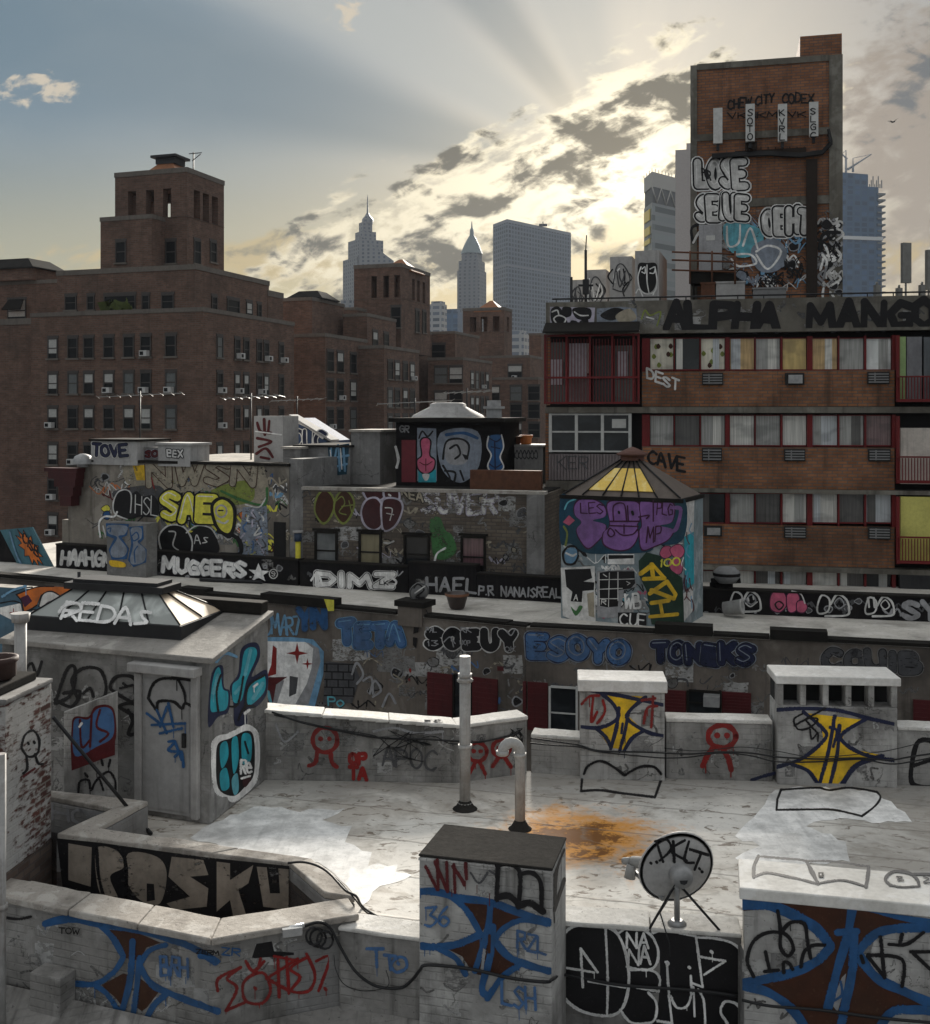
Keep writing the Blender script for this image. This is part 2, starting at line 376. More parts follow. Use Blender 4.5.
class Wall:
    """vertical plane through two ground points; u along it, z up, o out of it towards the eye"""
    def __init__(s, p0, p1):
        s.p0 = V2(p0); s.t = (V2(p1)-s.p0).normalized(); s.len = (V2(p1)-s.p0).length
        s.n = Vector((s.t.y, -s.t.x))
        if s.n.dot(s.p0) > 0: s.n = -s.n
    def hit(s, x, y, o=0.0):
        d = Vector(((x-CX)/F, 1.0)); k = (s.n.dot(s.p0)+o)/s.n.dot(d)
        return Vector((d.x*k, k, H-(y-HY)/F*k))
    def u(s, x): return (V2(s.hit(x, HY))-s.p0).dot(s.t)
    def z(s, x, y): return s.hit(x, y).z
    def at(s, u, z, o=0.0):
        q = s.p0+s.t*u+s.n*o; return Vector((q.x, q.y, z))
    def box(s, mb, u0, u1, z0, z1, o0, o1, mat=None, topmat=None):
        b = [s.at(u0, z0, o1), s.at(u1, z0, o1), s.at(u1, z0, o0), s.at(u0, z0, o0)]
        t = [s.at(u0, z1, o1), s.at(u1, z1, o1), s.at(u1, z1, o0), s.at(u0, z1, o0)]
        mb.hexa(b, t, mat, topmat)
    def pbox(s, mb, x0, x1, y0, y1, o0, o1, mat=None, topmat=None):
        xm = (x0+x1)/2
        s.box(mb, s.u(x0), s.u(x1), s.z(xm, y1), s.z(xm, y0), o0, o1, mat, topmat)
class Level:
    """horizontal plane, for paint on decks and copings"""
    def __init__(s, z): s.zz = z
    def hit(s, x, y, o=0.0): return G(x, y, s.zz+o)
class Plane3:
    def __init__(s, a, b, c):
        s.a = Vector(a); s.n = (Vector(b)-s.a).cross(Vector(c)-s.a).normalized()
        if s.n.dot(s.a-Vector((0, 0, H))) > 0: s.n = -s.n
    def hit(s, x, y, o=0.0):
        d = Vector(((x-CX)/F, 1.0, -(y-HY)/F)); e = Vector((0, 0, H))
        k = (s.n.dot(s.a-e)+o)/s.n.dot(d); return e+d*k

# ------------------------------------------------------------------ spray-can lettering
FONT = dict(A="0,0 .5,1 1,0|.2,.38 .8,.38", B="0,0 0,1|0,1 .75,.98 .8,.6 0,.52|0,.52 1,.45 .95,.05 0,0", C="1,.85 .5,1 0,.6 .1,.15 .6,0 1,.15",
  D="0,0 0,1|0,1 .7,.9 1,.5 .7,.1 0,0", E="1,1 0,1|0,1 0,0|0,0 1,0|0,.5 .75,.5", F="1,1 0,1|0,1 0,0|0,.5 .7,.5", G="1,.85 .5,1 0,.55 .3,.02 1,.1 1,.48|1,.48 .55,.48",
  H="0,0 0,1|1,0 1,1|0,.5 1,.5", I=".5,0 .5,1", J="1,1 1,.3 .5,0 0,.2", K="0,0 0,1|1,1 0,.45|.2,.55 1,0", L="0,1 0,0|0,0 1,0",
  M="0,0 .1,1|.1,1 .5,.3|.5,.3 .9,1|.9,1 1,0", N="0,0 0,1|0,1 1,0|1,0 1,1", O=".5,1 .05,.75 .05,.25 .5,0 .95,.25 .95,.75 .5,1", P="0,0 0,1|0,1 .9,.95 .9,.55 0,.48",
  Q=".5,1 0,.5 .5,0 1,.5 .5,1|.6,.3 1,-.1", R="0,0 0,1|0,1 .9,.95 .9,.58 0,.5|.3,.5 1,0", S="1,.85 .5,1 .05,.78 .5,.52 .95,.25 .5,0 0,.15", T="0,1 1,1|.5,1 .5,0",
  U="0,1 .05,.25 .5,0 .95,.25 1,1", V="0,1 .5,0|.5,0 1,1", W="0,1 .25,0|.25,0 .5,.7|.5,.7 .75,0|.75,0 1,1", X="0,0 1,1|0,1 1,0", Y="0,1 .5,.5|1,1 .5,.5|.5,.5 .5,0",
  Z="0,1 1,1|1,1 0,0|0,0 1,0", a="1,.7 .5,.75 0,.35 .4,0 1,.3|1,.75 1,0", e="0,.4 1,.42|1,.42 .6,.78 .05,.5 .3,.02 1,.12", l=".4,1 .5,0", s=".9,.7 .3,.72 .5,.4 .8,.15 .1,.05",
  r=".1,0 .1,.7|.1,.5 .5,.75 .9,.65", d="1,1 1,0|1,.5 .5,.7 0,.35 .4,0 1,.25", o=".5,.75 0,.4 .5,0 1,.4 .5,.75", h="0,1 0,0|0,.5 .6,.7 .9,.4 .9,0")
FONT.update({'0': FONT['O'], '1': ".2,.8 .5,1|.5,1 .5,0", '2': "0,.8 .5,1 1,.75 0,0|0,0 1,0", '3': "0,1 .9,1|.9,1 .4,.6|.4,.6 1,.3 .5,0 0,.1", '4': ".7,0 .7,1|.7,1 0,.35|0,.35 1,.35", '6': ".9,1 .2,.6 .1,.2 .5,0 .95,.25 .5,.5 .1,.3",
  '7': "0,1 1,1|1,1 .3,0", '.': ".4,0 .6,.02", '*': "0,.65 1,.65|1,.65 .2,0|.2,0 .5,1|.5,1 .8,0|.8,0 0,.65", '!': ".5,1 .5,.35|.5,.05 .5,0", '?': "0,.8 .5,1 .9,.75 .5,.4 .5,.25|.5,.03 .5,0"})
FONT = {k: [[tuple(map(float, q.split(','))) for q in st.split()] for st in v.split('|')] for k, v in FONT.items()}
def catmull(p, n=5):
    if len(p) < 3: return list(p)
    closed = (Vector(p[0])-Vector(p[-1])).length < 1e-6
    q = ([p[-2]]+list(p)+[p[1]]) if closed else ([p[0]]+list(p)+[p[-1]]); out = []
    for i in range(1, len(q)-2):
        a, b, c, d = (Vector(k) for k in q[i-1:i+3])
        for k in range(n):
            t = k/n; out.append(.5*((2*b)+(c-a)*t+(2*a-5*b+4*c-d)*t*t+(3*b-a-3*c+d)*t**3))
    out.append(Vector(q[-2])); return [tuple(k) for k in out]
GRAF_LIFT = 0.0
class Graf:
    """paint on one surface: every stroke lies a hair above the last; coordinates are given in the
    plane of a flat elevation (x0, y0, s) and carried onto the real surface"""
    def __init__(s, surf, ref=(0, 0, 1), wear=.0, step=.0003, base=.003, clip=None):
        s.clip, s.near, s.mist = clip, None, True; s.surf, s.ref, s.wear, s.step, s.o, s.mb = surf, ref, wear, step, base+GRAF_LIFT*(base > .0025), MB()
    def m(s, p): x0, y0, k = s.ref; return (x0+p[0]/k, y0+p[1]/k)
    def _lift(s, pts): return [s.surf.hit(p[0], p[1], s.o) for p in pts]
    def _face(s, pts, col):
        if s.clip:
            pts = [tuple(q[:2]) for q in pts]; n = len(s.clip)
            for i in range(n):                       # keep the paint inside a convex edge
                a, b = s.clip[i], s.clip[(i+1) % n]; out = []
                side = lambda q: (b[0]-a[0])*(q[1]-a[1])-(b[1]-a[1])*(q[0]-a[0])
                for k in range(len(pts)):
                    c, d = pts[k], pts[(k+1) % len(pts)]; sc, sd_ = side(c), side(d)
                    if sc >= 0: out.append(c)
                    if (sc > 0 > sd_) or (sc < 0 < sd_): t = sc/(sc-sd_); out.append((c[0]+(d[0]-c[0])*t, c[1]+(d[1]-c[1])*t))
                pts = out
                if len(pts) < 3: return
        s.mb.face(s._lift(pts), col)
    def fill(s, pts, c, smooth=False, raw=False, rough=0):
        col = paint(c, s.wear); p = pts if raw else [s.m(k) for k in pts]
        if rough:
            q = []
            for a, b in zip(p, p[1:]+p[:1]):
                a, b = Vector(a), Vector(b); n = max(1, int((b-a).length/(3+rough*2))); d = (b-a).normalized(); nn = Vector((-d.y, d.x))
                q.append(tuple(a))
                for i in range(1, n): q.append(tuple(a.lerp(b, i/n)+nn*rnd.uniform(-rough, rough)))
            p = q
        if smooth: p = catmull(p+[p[0]], 5)[:-1]
        s.o += s.step; q = [Vector((a[0], a[1], 0)) for a in p]
        for t in tessellate_polygon([q]): s._face([p[k] for k in t], col)
    def line(s, pts, c, w, smooth=True, raw=False, jit=.12, mist=True):
        if mist and s.mist:
            if s.near is None: s.near = s._lift([pts[0] if raw else s.m(pts[0])])[0].y < 20
            wp = w if raw else w/s.ref[2]
            if s.near and wp > 1.9 and isinstance(s.surf, Wall) and rnd.random() < .35:     # a run of wet paint
                k = rnd.choice(pts if raw else [s.m(q) for q in pts]); wr = s.wear; s.line([k, (k[0]+.2, k[1]+rnd.uniform(4, 13))], c, rnd.uniform(.6, 1.0), False, True, .1, False)
            if s.near and wp > 1.5:                  # overspray: a wider, speckled pass first
                cl = s.wear; s.wear = -1; s.line(pts, c, w*.96+(.7 if raw else .7*s.ref[2]), smooth, raw, jit, False); s.wear = cl
        p = pts if raw else [s.m(k) for k in pts]
        if not raw: w = w/s.ref[2]
        if smooth: p = catmull(p)
        runs, cur = [], [p[0]]
        for i in range(1, len(p)):
            if (Vector(p[i])-Vector(cur[-1])).length < 1e-5: continue
            if len(cur) > 1:
                a = Vector(cur[-1])-Vector(cur[-2]); b = Vector(p[i])-Vector(cur[-1])
                if a.angle(b, 0) > .7: runs.append(cur); cur = [cur[-1]]
            cur.append(p[i])
        runs.append(cur); col = paint(c, s.wear)
        for r in runs:
            if len(r) < 2: continue
            s.o += s.step; L, Rr = [], []; n = len(r); ph = rnd.random()*6
            for i, k in enumerate(r):
                d = Vector(r[min(i+1, n-1)])-Vector(r[max(i-1, 0)]); d.normalize(); nn = Vector((-d.y, d.x))
                h = w/2*(1+jit*math.sin(ph+i*.9)); kk = Vector(k); L.append(kk+nn*h); Rr.append(kk-nn*h)
            for i in range(n-1): s._face([L[i], L[i+1], Rr[i+1], Rr[i]], col)
            for end, sg in ((0, -1), (n-1, 1)):
                d = (Vector(r[min(end+1, n-1)])-Vector(r[max(end-1, 0)])).normalized()*sg; kk = Vector(r[end])
                a, b = (L[end], Rr[end]); h = (a-b).length/2; nn = (a-kk).normalized(); fan = [a]
                for q in range(1, 5): th = math.pi*q/5; fan.append(kk+nn*h*math.cos(th)+d*h*math.sin(th))
                fan.append(b); s._face(fan, col)
    def lay(s, text, x0, y0, x1, y1, h, gap=.22, jit=.11, lean=0.0, space=.6, h2=None, var=.1):
        """baseline from (x0,y0) to (x1,y1); returns strokes per letter in picture coordinates"""
        a, b = Vector(s.m((x0, y0))), Vector(s.m((x1, y1))); h = h/s.ref[2]; h2 = h if h2 is None else h2/s.ref[2]; t = (b-a); n = len(text)
        wid = [(.35 if c in 'I1l.!' else space if c == ' ' else 1.25 if c in 'MW' else 1.0) for c in text]; tot = sum(wid)+gap*(n-1); pos = 0; out = []
        for c, w in zip(text, wid):
            rot = rnd.uniform(-jit, jit); dy = rnd.uniform(-jit, jit)*.5; st = []
            hh = (h+(h2-h)*(pos/tot))*rnd.uniform(1-var*.6, 1+var); sk_ = rnd.uniform(-var, var)
            for stroke in FONT.get(c, []):
                q = []
                for (x, y) in stroke:
                    x2 = x-.5; y2 = y-.5; X = x2*math.cos(rot)-y2*math.sin(rot)*.6+.5; Yv = x2*math.sin(rot)*.6+y2*math.cos(rot)+.5+dy
                    k = a+t*((pos+w*X)/tot); q.append((k.x+(lean+sk_)*Yv*hh, k.y-Yv*hh))
                st.append(q)
            out.append(st); pos += w+gap
        return out
    def tagline(s, text, x0, y0, x1, y1, h, c, w, smooth=True, **k):
        for st in s.lay(text, x0, y0, x1, y1, h, **k):
            for q in st: s.line(q, c, w/s.ref[2], smooth, True)
    def bubble(s, text, x0, y0, x1, y1, h, fill, edge, w, ew, halo=None, hw=0, smooth=True, detail=None, **k):
        """throw-up letters: halo, outline, fill; letters overlap in order"""
        L = s.lay(text, x0, y0, x1, y1, h, **k); w, ew, hw = w/s.ref[2], ew/s.ref[2], hw/s.ref[2]
        if halo:
            for st in L:
                for q in st: s.line(q, halo, w+2*ew+2*hw, smooth, True, .05)
        for i, st in enumerate(L):
            if halo and i:
                for q in st: s.line(q, halo, w+2*ew+hw*1.2, smooth, True, .05)
            for q in st: s.line(q, edge, w+2*ew, smooth, True, .05)
            for q in st: s.line(q, fill, w, smooth, True, .05)
            if detail:
                for q in st[:1]: s.line([(k[0]-w*.18, k[1]-w*.2) for k in q], detail, max(w*.13, .4), smooth, True)
    def drips(s, pts, c, w, ln):
        for p in pts: s.line([p, (p[0]+.3, p[1]+ln*rnd.uniform(.4, 1))], c, w, False)
    def done(s, parent, label=None, name='graffiti'):
        o = s.mb.build(name, parent)
        if label: o['label'] = label
        return o

# ------------------------------------------------------------------ shared surfaces
WHITEWASH = grimy('worn_grey_white_paint', (.245, .235, .222), (.02, .018, .016), .7, .7, 1.1, .88, (.33, .32, .305), course=1.2)
WHITEWASH2 = grimy('worn_white_block_paint', (.40, .39, .375), (.03, .027, .024), .65, .62, 1.2, .82, (.5, .49, .47), course=1.5)
FARWASH = grimy('far_parapet_white_paint', (.33, .32, .305), (.03, .027, .024), .68, .65, 1.1, .85, (.43, .42, .4), course=1.0)
GREYWALL = grimy('grey_cement_render', (.21, .205, .2), (.06, .056, .052), .6, .5, .9, .88, (.28, .275, .27), course=.8)
COPING = grimy('flaking_silver_coping', (.36, .33, .295), (.075, .063, .053), .55, .1, 2.2, .85, (.48, .455, .42), .02, .25, (.47, .68), .7)
PALECOPING = grimy('white_painted_coping', (.6, .58, .545), (.14, .125, .11), .45, .1, 2.2, .8, (.7, .685, .66), .02, .3, (.5, .7), .6)
TAR = grimy('black_roof_tar', (.032, .030, .028), (.012, .012, .012), .5, .2, 2, .98, None, .02, .05)
DARKEDGE = grimy('soot_black_coping', (.022, .020, .018), (.008, .008, .008), .5, .2, 2, .95, None, .01, .1)
GALV = plain('galvanised_pipe', (.36, .36, .36), .5, .4, .5)
DARKMETAL = plain('dark_metal', (.03, .03, .032), .55, .5, .4)
RUST = plain('rusty_iron', (.13, .055, .03), .85, .1, .6)
CABLE = plain('black_cable', (.012, .012, .013), .6, 0, .2)
CREAM = plain('sky_glow_wired_glass', (.62, .5, .37), .6, 0, .25, .15)  # cream stands for the sky glowing on and through these panes
GREYGLASS = glassm('grey_wired_glass', (.30, .315, .30), .6)
BLACKGLASS = glassm('black_window_glass', (.012, .014, .016), .15)
WHITEBRICK = brickm('flaking_white_brick', (.12, .045, .035), (.07, .03, .025), (.2, .18, .16), .24, .085, .012, paint=(.40, .39, .375), pthr=(.46, .53), amt=.4)
SHAFTBRICK = brickm('sooty_shaft_brick', (.2, .15, .12), (.09, .06, .05), (.12, .1, .09), .24, .085, .012, amt=.55)
def deck_material():
    m, nt, b = newmat('worn_silver_roof_coating'); uv, pos = uvp(nt); x, y, z = sep(nt, pos)
    big = noise(nt, pos, .42, 6, .62, .6); mid = noise(nt, pos, 1.5, 6, .65, .5); fine = noise(nt, pos, 8, 5, .7)
    lanes = noise(nt, comb(nt, x*.35+y*.1, y*1.6, 2.0), 1.0, 5, .6)
    col = mixc(nt, big.sm(.42, .56), (.68, .65, .60), (.46, .425, .38))
    col = mixc(nt, lanes.sm(.5, .60)*.55, col, (.68, .66, .62))
    col = mixc(nt, mid.sm(.56, .7)*.6, col, (.27, .225, .175))
    col = mixc(nt, noise(nt, comb(nt, x*4.0, y*7.0, 1.0), 1.0, 4, .65, .8).sm(.575, .64)*.8, col, (.12, .085, .055))
    col = mixc(nt, fine.sm(.5, .75)*.35, col, (.16, .14, .12))
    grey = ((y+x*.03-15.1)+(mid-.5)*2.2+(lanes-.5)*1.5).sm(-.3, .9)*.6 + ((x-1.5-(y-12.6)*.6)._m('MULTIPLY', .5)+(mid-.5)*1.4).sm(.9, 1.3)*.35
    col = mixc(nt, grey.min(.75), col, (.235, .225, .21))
    c = G(588, 838); dx = (x-c.x+.1)/1.25; dy = (y-c.y)/1.0
    rr = (dx*dx+dy*dy)**.5 + (mid-.5)*2.2 + (fine-.5)*.9
    col = mixc(nt, rr.sm(.45, 1.25, .95, 0.0), col, (.62, .27, .04))
    col = mixc(nt, (rr+(lanes-.5)*2.2+(fine-.5)*1.2).sm(.2, .6, .85, 0.0), col, (.11, .04, .012))
    sm_ = ((y+x*.27+(mid-.5)*.12)/1.05)._m('FRACT'); seam = sm_.sm(.0, .02)*sm_.sm(.03, .06, 1.0, 0.0)
    col = mixc(nt, seam*.5, col, (.16, .14, .12))
    pud = (noise(nt, comb(nt, x*.5, y*.9, 8.0), 1.0, 4, .5, .5)-.5).abs()
    col = mixc(nt, pud.sm(.0, .02, .35, 0.0), col, (.22, .2, .17))
    nt.links.new(col, b.inputs['Base Color']); nt.links.new((.6+fine*.3).s, b.inputs['Roughness'])
    b.inputs['Specular IOR Level'].default_value = .22; bump(nt, b, fine*.7+mid*1.2+seam*.8, .012)
    return m
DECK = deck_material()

W3 = lambda p, z=0.0: Vector((p[0], p[1], z))
# ------------------------------------------------------------------ ground
g = MB(plain('asphalt_ground', (.05, .05, .052), .9)); g.face([(-1600, -180, -16), (1600, -180, -16), (1600, 2150, -16), (-1600, 2150, -16)])
tag(g.build('ground'), kind='structure')

def stones(mc, c0, c1, d0, d1, z0, z1, ch, L=1.05):
    """a run of coping stones, none quite like its neighbour"""
    c0, c1, d0, d1 = V2(c0), V2(c1), V2(d0), V2(d1); n = max(1, round((c1-c0).length/L)); sub = 5; j = lambda s: rnd.uniform(-s, s)
    for k in range(n):
        a, b = (k+(.004 if k else 0))/n, (k+1-(.006 if k < n-1 else 0))/n; dz = j(.006)
        ts = [a+(b-a)*q/sub for q in range(sub+1)]
        fr = [c0.lerp(c1, t)+Vector((j(.006), j(.006))) for t in ts]; bk = [d0.lerp(d1, t)+Vector((j(.006), j(.006))) for t in ts]; zt = [z0+(z1-z0)*t+dz+j(.005) for t in ts]
        for q in range(sub):
            b4 = [fr[q], fr[q+1], bk[q+1], bk[q]]; zz = [zt[q], zt[q+1], zt[q+1], zt[q]]
            T = [W3(p_, z_) for p_, z_ in zip(b4, zz)]; Bm = [W3(p_, (z0+(z1-z0)*ts[q])-ch+.002) for p_ in b4]
            mc.face(T); mc.face(Bm[::-1]); mc.face([Bm[0], Bm[1], T[1], T[0]]); mc.face([Bm[2], Bm[3], T[3], T[2]])
            if q == 0: mc.face([Bm[3], Bm[0], T[0], T[3]])
            if q == sub-1: mc.face([Bm[1], Bm[2], T[2], T[1]])
def coped_wall(name, label, cat, pts, z, th, zb, wm, cm, ch=.08, ov=.03, group=None, back=1):
    """free-standing parapet along pts (front line), with a coping; z per point"""
    zs = z if isinstance(z, (list, tuple)) else [z]*len(pts); pts = [V2(p) for p in pts]
    root = thing(name, label, cat, (pts[0].x, pts[0].y, zb), group); root['kind'] = 'thing'
    def offs(d):
        out = []
        for i, p in enumerate(pts):
            a = (pts[i]-pts[i-1]).normalized() if i > 0 else None; b = (pts[i+1]-pts[i]).normalized() if i < len(pts)-1 else None
            a = a or b; b = b or a; na, nb = Vector((-a.y, a.x))*back, Vector((-b.y, b.x))*back
            nn = (na+nb).normalized(); out.append(p+nn*d/max(.5, nn.dot(na)))
        return out
    mb, mc = MB(wm), MB(cm); A, B = offs(0), offs(th); C, D = offs(-ov), offs(th+ov)
    for i in range(len(pts)-1):
        mb.prism([A[i], A[i+1], B[i+1], B[i]], zb, [zs[i]-ch, zs[i+1]-ch, zs[i+1]-ch, zs[i]-ch])
        stones(mc, C[i], C[i+1], D[i], D[i+1], zs[i], zs[i+1], ch)
    mb.build('wall', root); mc.build('coping', root); return root

# ------------------------------------------------------------------ the near roof
F0, F1, F2, F3, F4 = (G(266, 781), G(456, 783), G(527, 773), G(582, 776), G(930, 786))
F5 = F4+(F4-F3)*.35
wa, wb, wc, wd, we, wf, wg = [(-5.1, 12.2), (-2.55, 11.30), (-1.52, 11.92), (-2.02, 12.71), (-4.81, 12.96), (-4.41, 13.78), (-5.36, 14.2)]
near = thing('tenement_building', 'tenement with patchy silver and white coated flat roof, rust stain and light well', 'building', (0, 14, -16))
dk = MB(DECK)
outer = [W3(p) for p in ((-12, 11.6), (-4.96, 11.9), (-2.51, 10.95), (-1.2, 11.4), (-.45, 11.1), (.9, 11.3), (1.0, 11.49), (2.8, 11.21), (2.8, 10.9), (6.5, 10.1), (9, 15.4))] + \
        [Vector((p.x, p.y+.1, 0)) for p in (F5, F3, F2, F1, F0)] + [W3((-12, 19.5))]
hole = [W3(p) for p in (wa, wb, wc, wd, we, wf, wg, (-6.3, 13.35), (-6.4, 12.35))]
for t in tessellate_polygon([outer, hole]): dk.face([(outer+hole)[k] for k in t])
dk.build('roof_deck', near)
fm = MB(GREYWALL)
for a, b in zip(outer, outer[1:]+outer[:1]):
    fm.face([(a.x, a.y, -16), (b.x, b.y, -16), (b.x, b.y, -.004), (a.x, a.y, -.004)])
fm.build('facade', near)
sh = MB(SHAFTBRICK)
for a, b in zip(hole, hole[1:]+hole[:1]): sh.face([(a.x, a.y, -9), (b.x, b.y, -9), (b.x, b.y, -.004), (a.x, a.y, -.004)])
sh.face([(p.x, p.y, -9) for p in hole]); sh.build('shaft_wall', near)
# bare white recoating patches and sprayed outlines on the deck
gr = Graf(Level(0), wear=.1)
gr.fill([(190, 838), (215, 822), (262, 806), (300, 812), (345, 808), (322, 820), (352, 826), (345, 842), (372, 852), (368, 866), (398, 864), (396, 872), (412, 875), (380, 886), (362, 906), (352, 892), (335, 874), (318, 862), (290, 858), (250, 854)], 'W', rough=2.4)
gr.done(near, 'pure white jagged recoating patch', 'coating_patch')
gr = Graf(Level(0), wear=.25)
gr.fill([(775, 790), (800, 786), (868, 790), (905, 812), (912, 822), (880, 823), (840, 818), (806, 826), (846, 842), (850, 862), (748, 866), (735, 858), (760, 846), (735, 836)], 'W', rough=2.4); gr.done(near, 'white recoating patch by the dish', 'coating_patch')
gr = Graf(Level(0), (540, 640, 2.385))
gr.line([(575, 357), (566, 380), (564, 405)], 'k', 5, False); gr.line([(564, 405), (640, 404), (700, 405), (768, 420)], 'k', 4); gr.line([(768, 420), (800, 395), (812, 375), (803, 362)], 'k', 4)
gr.line([(803, 362), (740, 352), (690, 358), (660, 352), (575, 357)], 'k', 4)
gr.ref = (0, 0, 1)
gr.line([(582, 779), (581, 791)], 'k', 2, False); gr.line([(581, 791), (600, 790), (622, 793), (655, 797)], 'k', 2); gr.line([(661, 780), (655, 797)], 'k', 2, False)
gr.done(near, 'thin black outlines sprayed on the deck')

# lower roof in front
low = thing('low_roof_extension', 'dirty grey low roof along the foot of the graffiti walls', 'roof', (0, 6, -16)); low['kind'] = 'thing'
lm = MB(grimy('grey_patched_membrane', (.3, .295, .285), (.08, .075, .07), .6, .1, 1.3, .8, (.42, .41, .4), .02))
lm.prism([(-12, 6.0), (9, 6.0), (9, 10.2), (4.4, 10.60), (2.7, 10.98), (.9, 11.3), (-.4, 11.15), (-1.2, 11.38), (-2.5, 10.98), (-5, 11.9), (-12, 12.2)], -3, -.95); lm.build('roof_deck', low)
cf = MB(WHITEWASH)
for a, b in (((-7, 12.55), (-2.53, 10.9)), ((-2.53, 10.9), (-1.2, 11.4)), ((-1.25, 11.36), (-.45, 11.08))):
    a, b = V2(a), V2(b); d = (b-a).normalized(); n = Vector((d.y, -d.x))
    cf.face([W3(a+n*.42, -.945), W3(b+n*.42, -.945), W3(b, -.72), W3(a, -.72)])
cf.build('cant_strip', low)

# parapet round the light well, street side (blue figure, red letters)
L0, L1, L2 = Vector((-4.96, 11.87)), Vector((-2.51, 10.92)), Vector((-1.115, 11.46))
L00 = L0+(L0-L1)*.8
pf = coped_wall('parapet_wall', 'low grey bent parapet before the dark light well, blue star figure and red TOKE tag', 'wall', [L00, L0, L1, L2], .2, .33, -1.0, WHITEWASH, COPING, .07, .05)
w1, w2 = Wall(L0, L1), Wall(L1, L2)
gr = Graf(w1, (0, 880, 4.227), .15)
gr.fill([(440, 210), (560, 215), (680, 265), (620, 285), (590, 340), (530, 330), (505, 270)], 'br'); gr.fill([(520, 395), (430, 445), (490, 500), (520, 540), (540, 400)], 'br'); gr.fill([(585, 410), (670, 475), (620, 540), (600, 555), (580, 540)], 'br')
gr.line([(190, 185), (290, 165), (420, 185), (640, 225), (800, 280), (910, 345)], 'b', 30); gr.line([(430, 195), (480, 250), (520, 320)], 'b', 26); gr.line([(520, 330), (480, 390), (400, 440), (280, 440), (190, 495)], 'b', 22)
gr.line([(700, 275), (630, 300), (590, 360)], 'b', 20); gr.line([(590, 365), (640, 440), (720, 480), (820, 520), (920, 555)], 'b', 26); gr.line([(560, 260), (550, 420), (515, 555)], 'b', 26)
gr.line([(590, 330), (575, 480), (560, 585)], 'b', 22); gr.line([(400, 445), (450, 480), (500, 555)], 'b', 20); gr.line([(700, 485), (650, 530), (610, 605)], 'b', 24)
gr.tagline('BRH', 680, 405, 795, 405, 80, 'sb', 10, False); gr.drips([(700, 405), (715, 405), (785, 410)], 'sb', 3, 30)
gr.line([(25, 160), (80, 165), (130, 155)], 'k', 10); gr.tagline('TOW', 250, 225, 335, 230, 25, 'k', 5); gr.tagline('ZERM', 830, 310, 925, 318, 16, 'k', 5)
gr.done(pf, 'blue and rust star figure with BRH')
gr = Graf(w2, (200, 840, 4.043))
gr.fill([(210, 475), (228, 420), (290, 410), (300, 450), (380, 455), (380, 465), (220, 478)], 'k')
for q in ([(72, 610), (75, 560), (165, 515)], [(165, 515), (110, 560), (150, 600), (105, 690)], [(105, 690), (185, 655)], [(225, 540), (175, 580), (185, 650), (250, 660), (285, 610), (265, 545), (225, 540)], [(222, 597), (226, 603)],
          [(185, 490), (215, 530), (260, 490)], [(245, 480), (235, 520)], [(315, 485), (320, 635)], [(395, 480), (270, 560)], [(270, 560), (360, 610)], [(300, 470), (400, 490)], [(350, 475), (360, 620)], [(430, 475), (365, 520), (405, 555), (370, 610), (440, 610), (465, 545), (430, 460)],
          [(470, 490), (525, 475), (480, 610)], [(505, 600), (510, 606)]): gr.line(q, 'r', 11)
gr.line([(0, 470), (40, 480), (75, 490)], 'b', 18); gr.line([(0, 660), (40, 685), (75, 690)], 'b', 18); gr.tagline('ZR', 90, 465, 160, 470, 30, 'b', 6)
gr.drips([(105, 690), (240, 660), (400, 615), (510, 610)], 'r', 3, 30); gr.done(pf, 'red TOKE! tag')
st = MB(WHITEWASH); ws = w1
ws.box(st, ws.u(46), ws.u(76), -.96, -.42, .003, .24); st.build('stub_block', pf)

pb = thing('parapet_wall', 'low zigzag parapet with flaking white coping beside the white bulkhead door, dark ROSKU letters below', 'wall', (-3.4, 13, 0)); pb['kind'] = 'thing'
mb, mc = MB(GREYWALL), MB(COPING)
ring = [((-1.52, 11.92), (-1.18, 11.82), .2), ((-2.02, 12.71), (-1.80, 12.86), .2), ((-4.81, 12.96), (-4.37, 13.13), .45), ((-4.41, 13.78), (-4.05, 14.05), .45), ((-5.36, 14.2), (-5.45, 14.44), .45), ((-5.95, 14.33), (-6.0, 14.55), .45)]
for (a, b, z), (c, d, zz) in zip(ring, ring[1:]):
    mb.prism([a, c, d, b], -.5, [z-.07, zz-.07, zz-.07, z-.07]); stones(mc, a, c, b, d, z, zz, .068)
mb.build('wall', pb); mc.build('coping', pb)
wr = Wall((-4.81, 12.96), (-2.02, 12.71))
gr = Graf(wr, (0, 760, 3.0), .42, base=.006)
gr.fill([(170, 235), (300, 248), (600, 290), (868, 318), (868, 480), (600, 478), (400, 450), (190, 400)], 'k')
gr.fill([(205, 250), (275, 262), (272, 380), (205, 360)], 'bk'); gr.fill([(290, 265), (350, 272), (372, 320), (330, 350), (355, 420), (310, 412), (290, 360)], 'bk', True)
gr.fill([(385, 280), (470, 290), (500, 340), (480, 430), (420, 420), (380, 360)], 'bk', True); gr.fill([(440, 370), (462, 372), (465, 420), (440, 425)], 'k')
gr.fill([(515, 290), (610, 300), (625, 345), (570, 350), (625, 385), (620, 440), (520, 450), (500, 430), (570, 410), (505, 350)], 'bk'); gr.fill([(650, 305), (690, 310), (690, 360), (760, 315), (745, 370), (715, 390), (740, 470), (700, 470), (690, 420), (650, 455)], 'bk')
gr.fill([(770, 320), (800, 322), (810, 400), (840, 400), (835, 325), (866, 328), (866, 450), (790, 440)], 'bk')
gr.line([(290, 265), (295, 340), (310, 410)], 'k', 9); gr.line([(372, 280), (380, 350), (375, 430)], 'k', 9); gr.done(pb, 'dark ROSKU bubble letters on sooty brick')
gr = Graf(Wall((-4.41, 13.78), (-5.36, 14.2)), wear=.2); gr.tagline('HOZ', 52, 818, 108, 828, 14, 'g', 3); gr.done(pb)

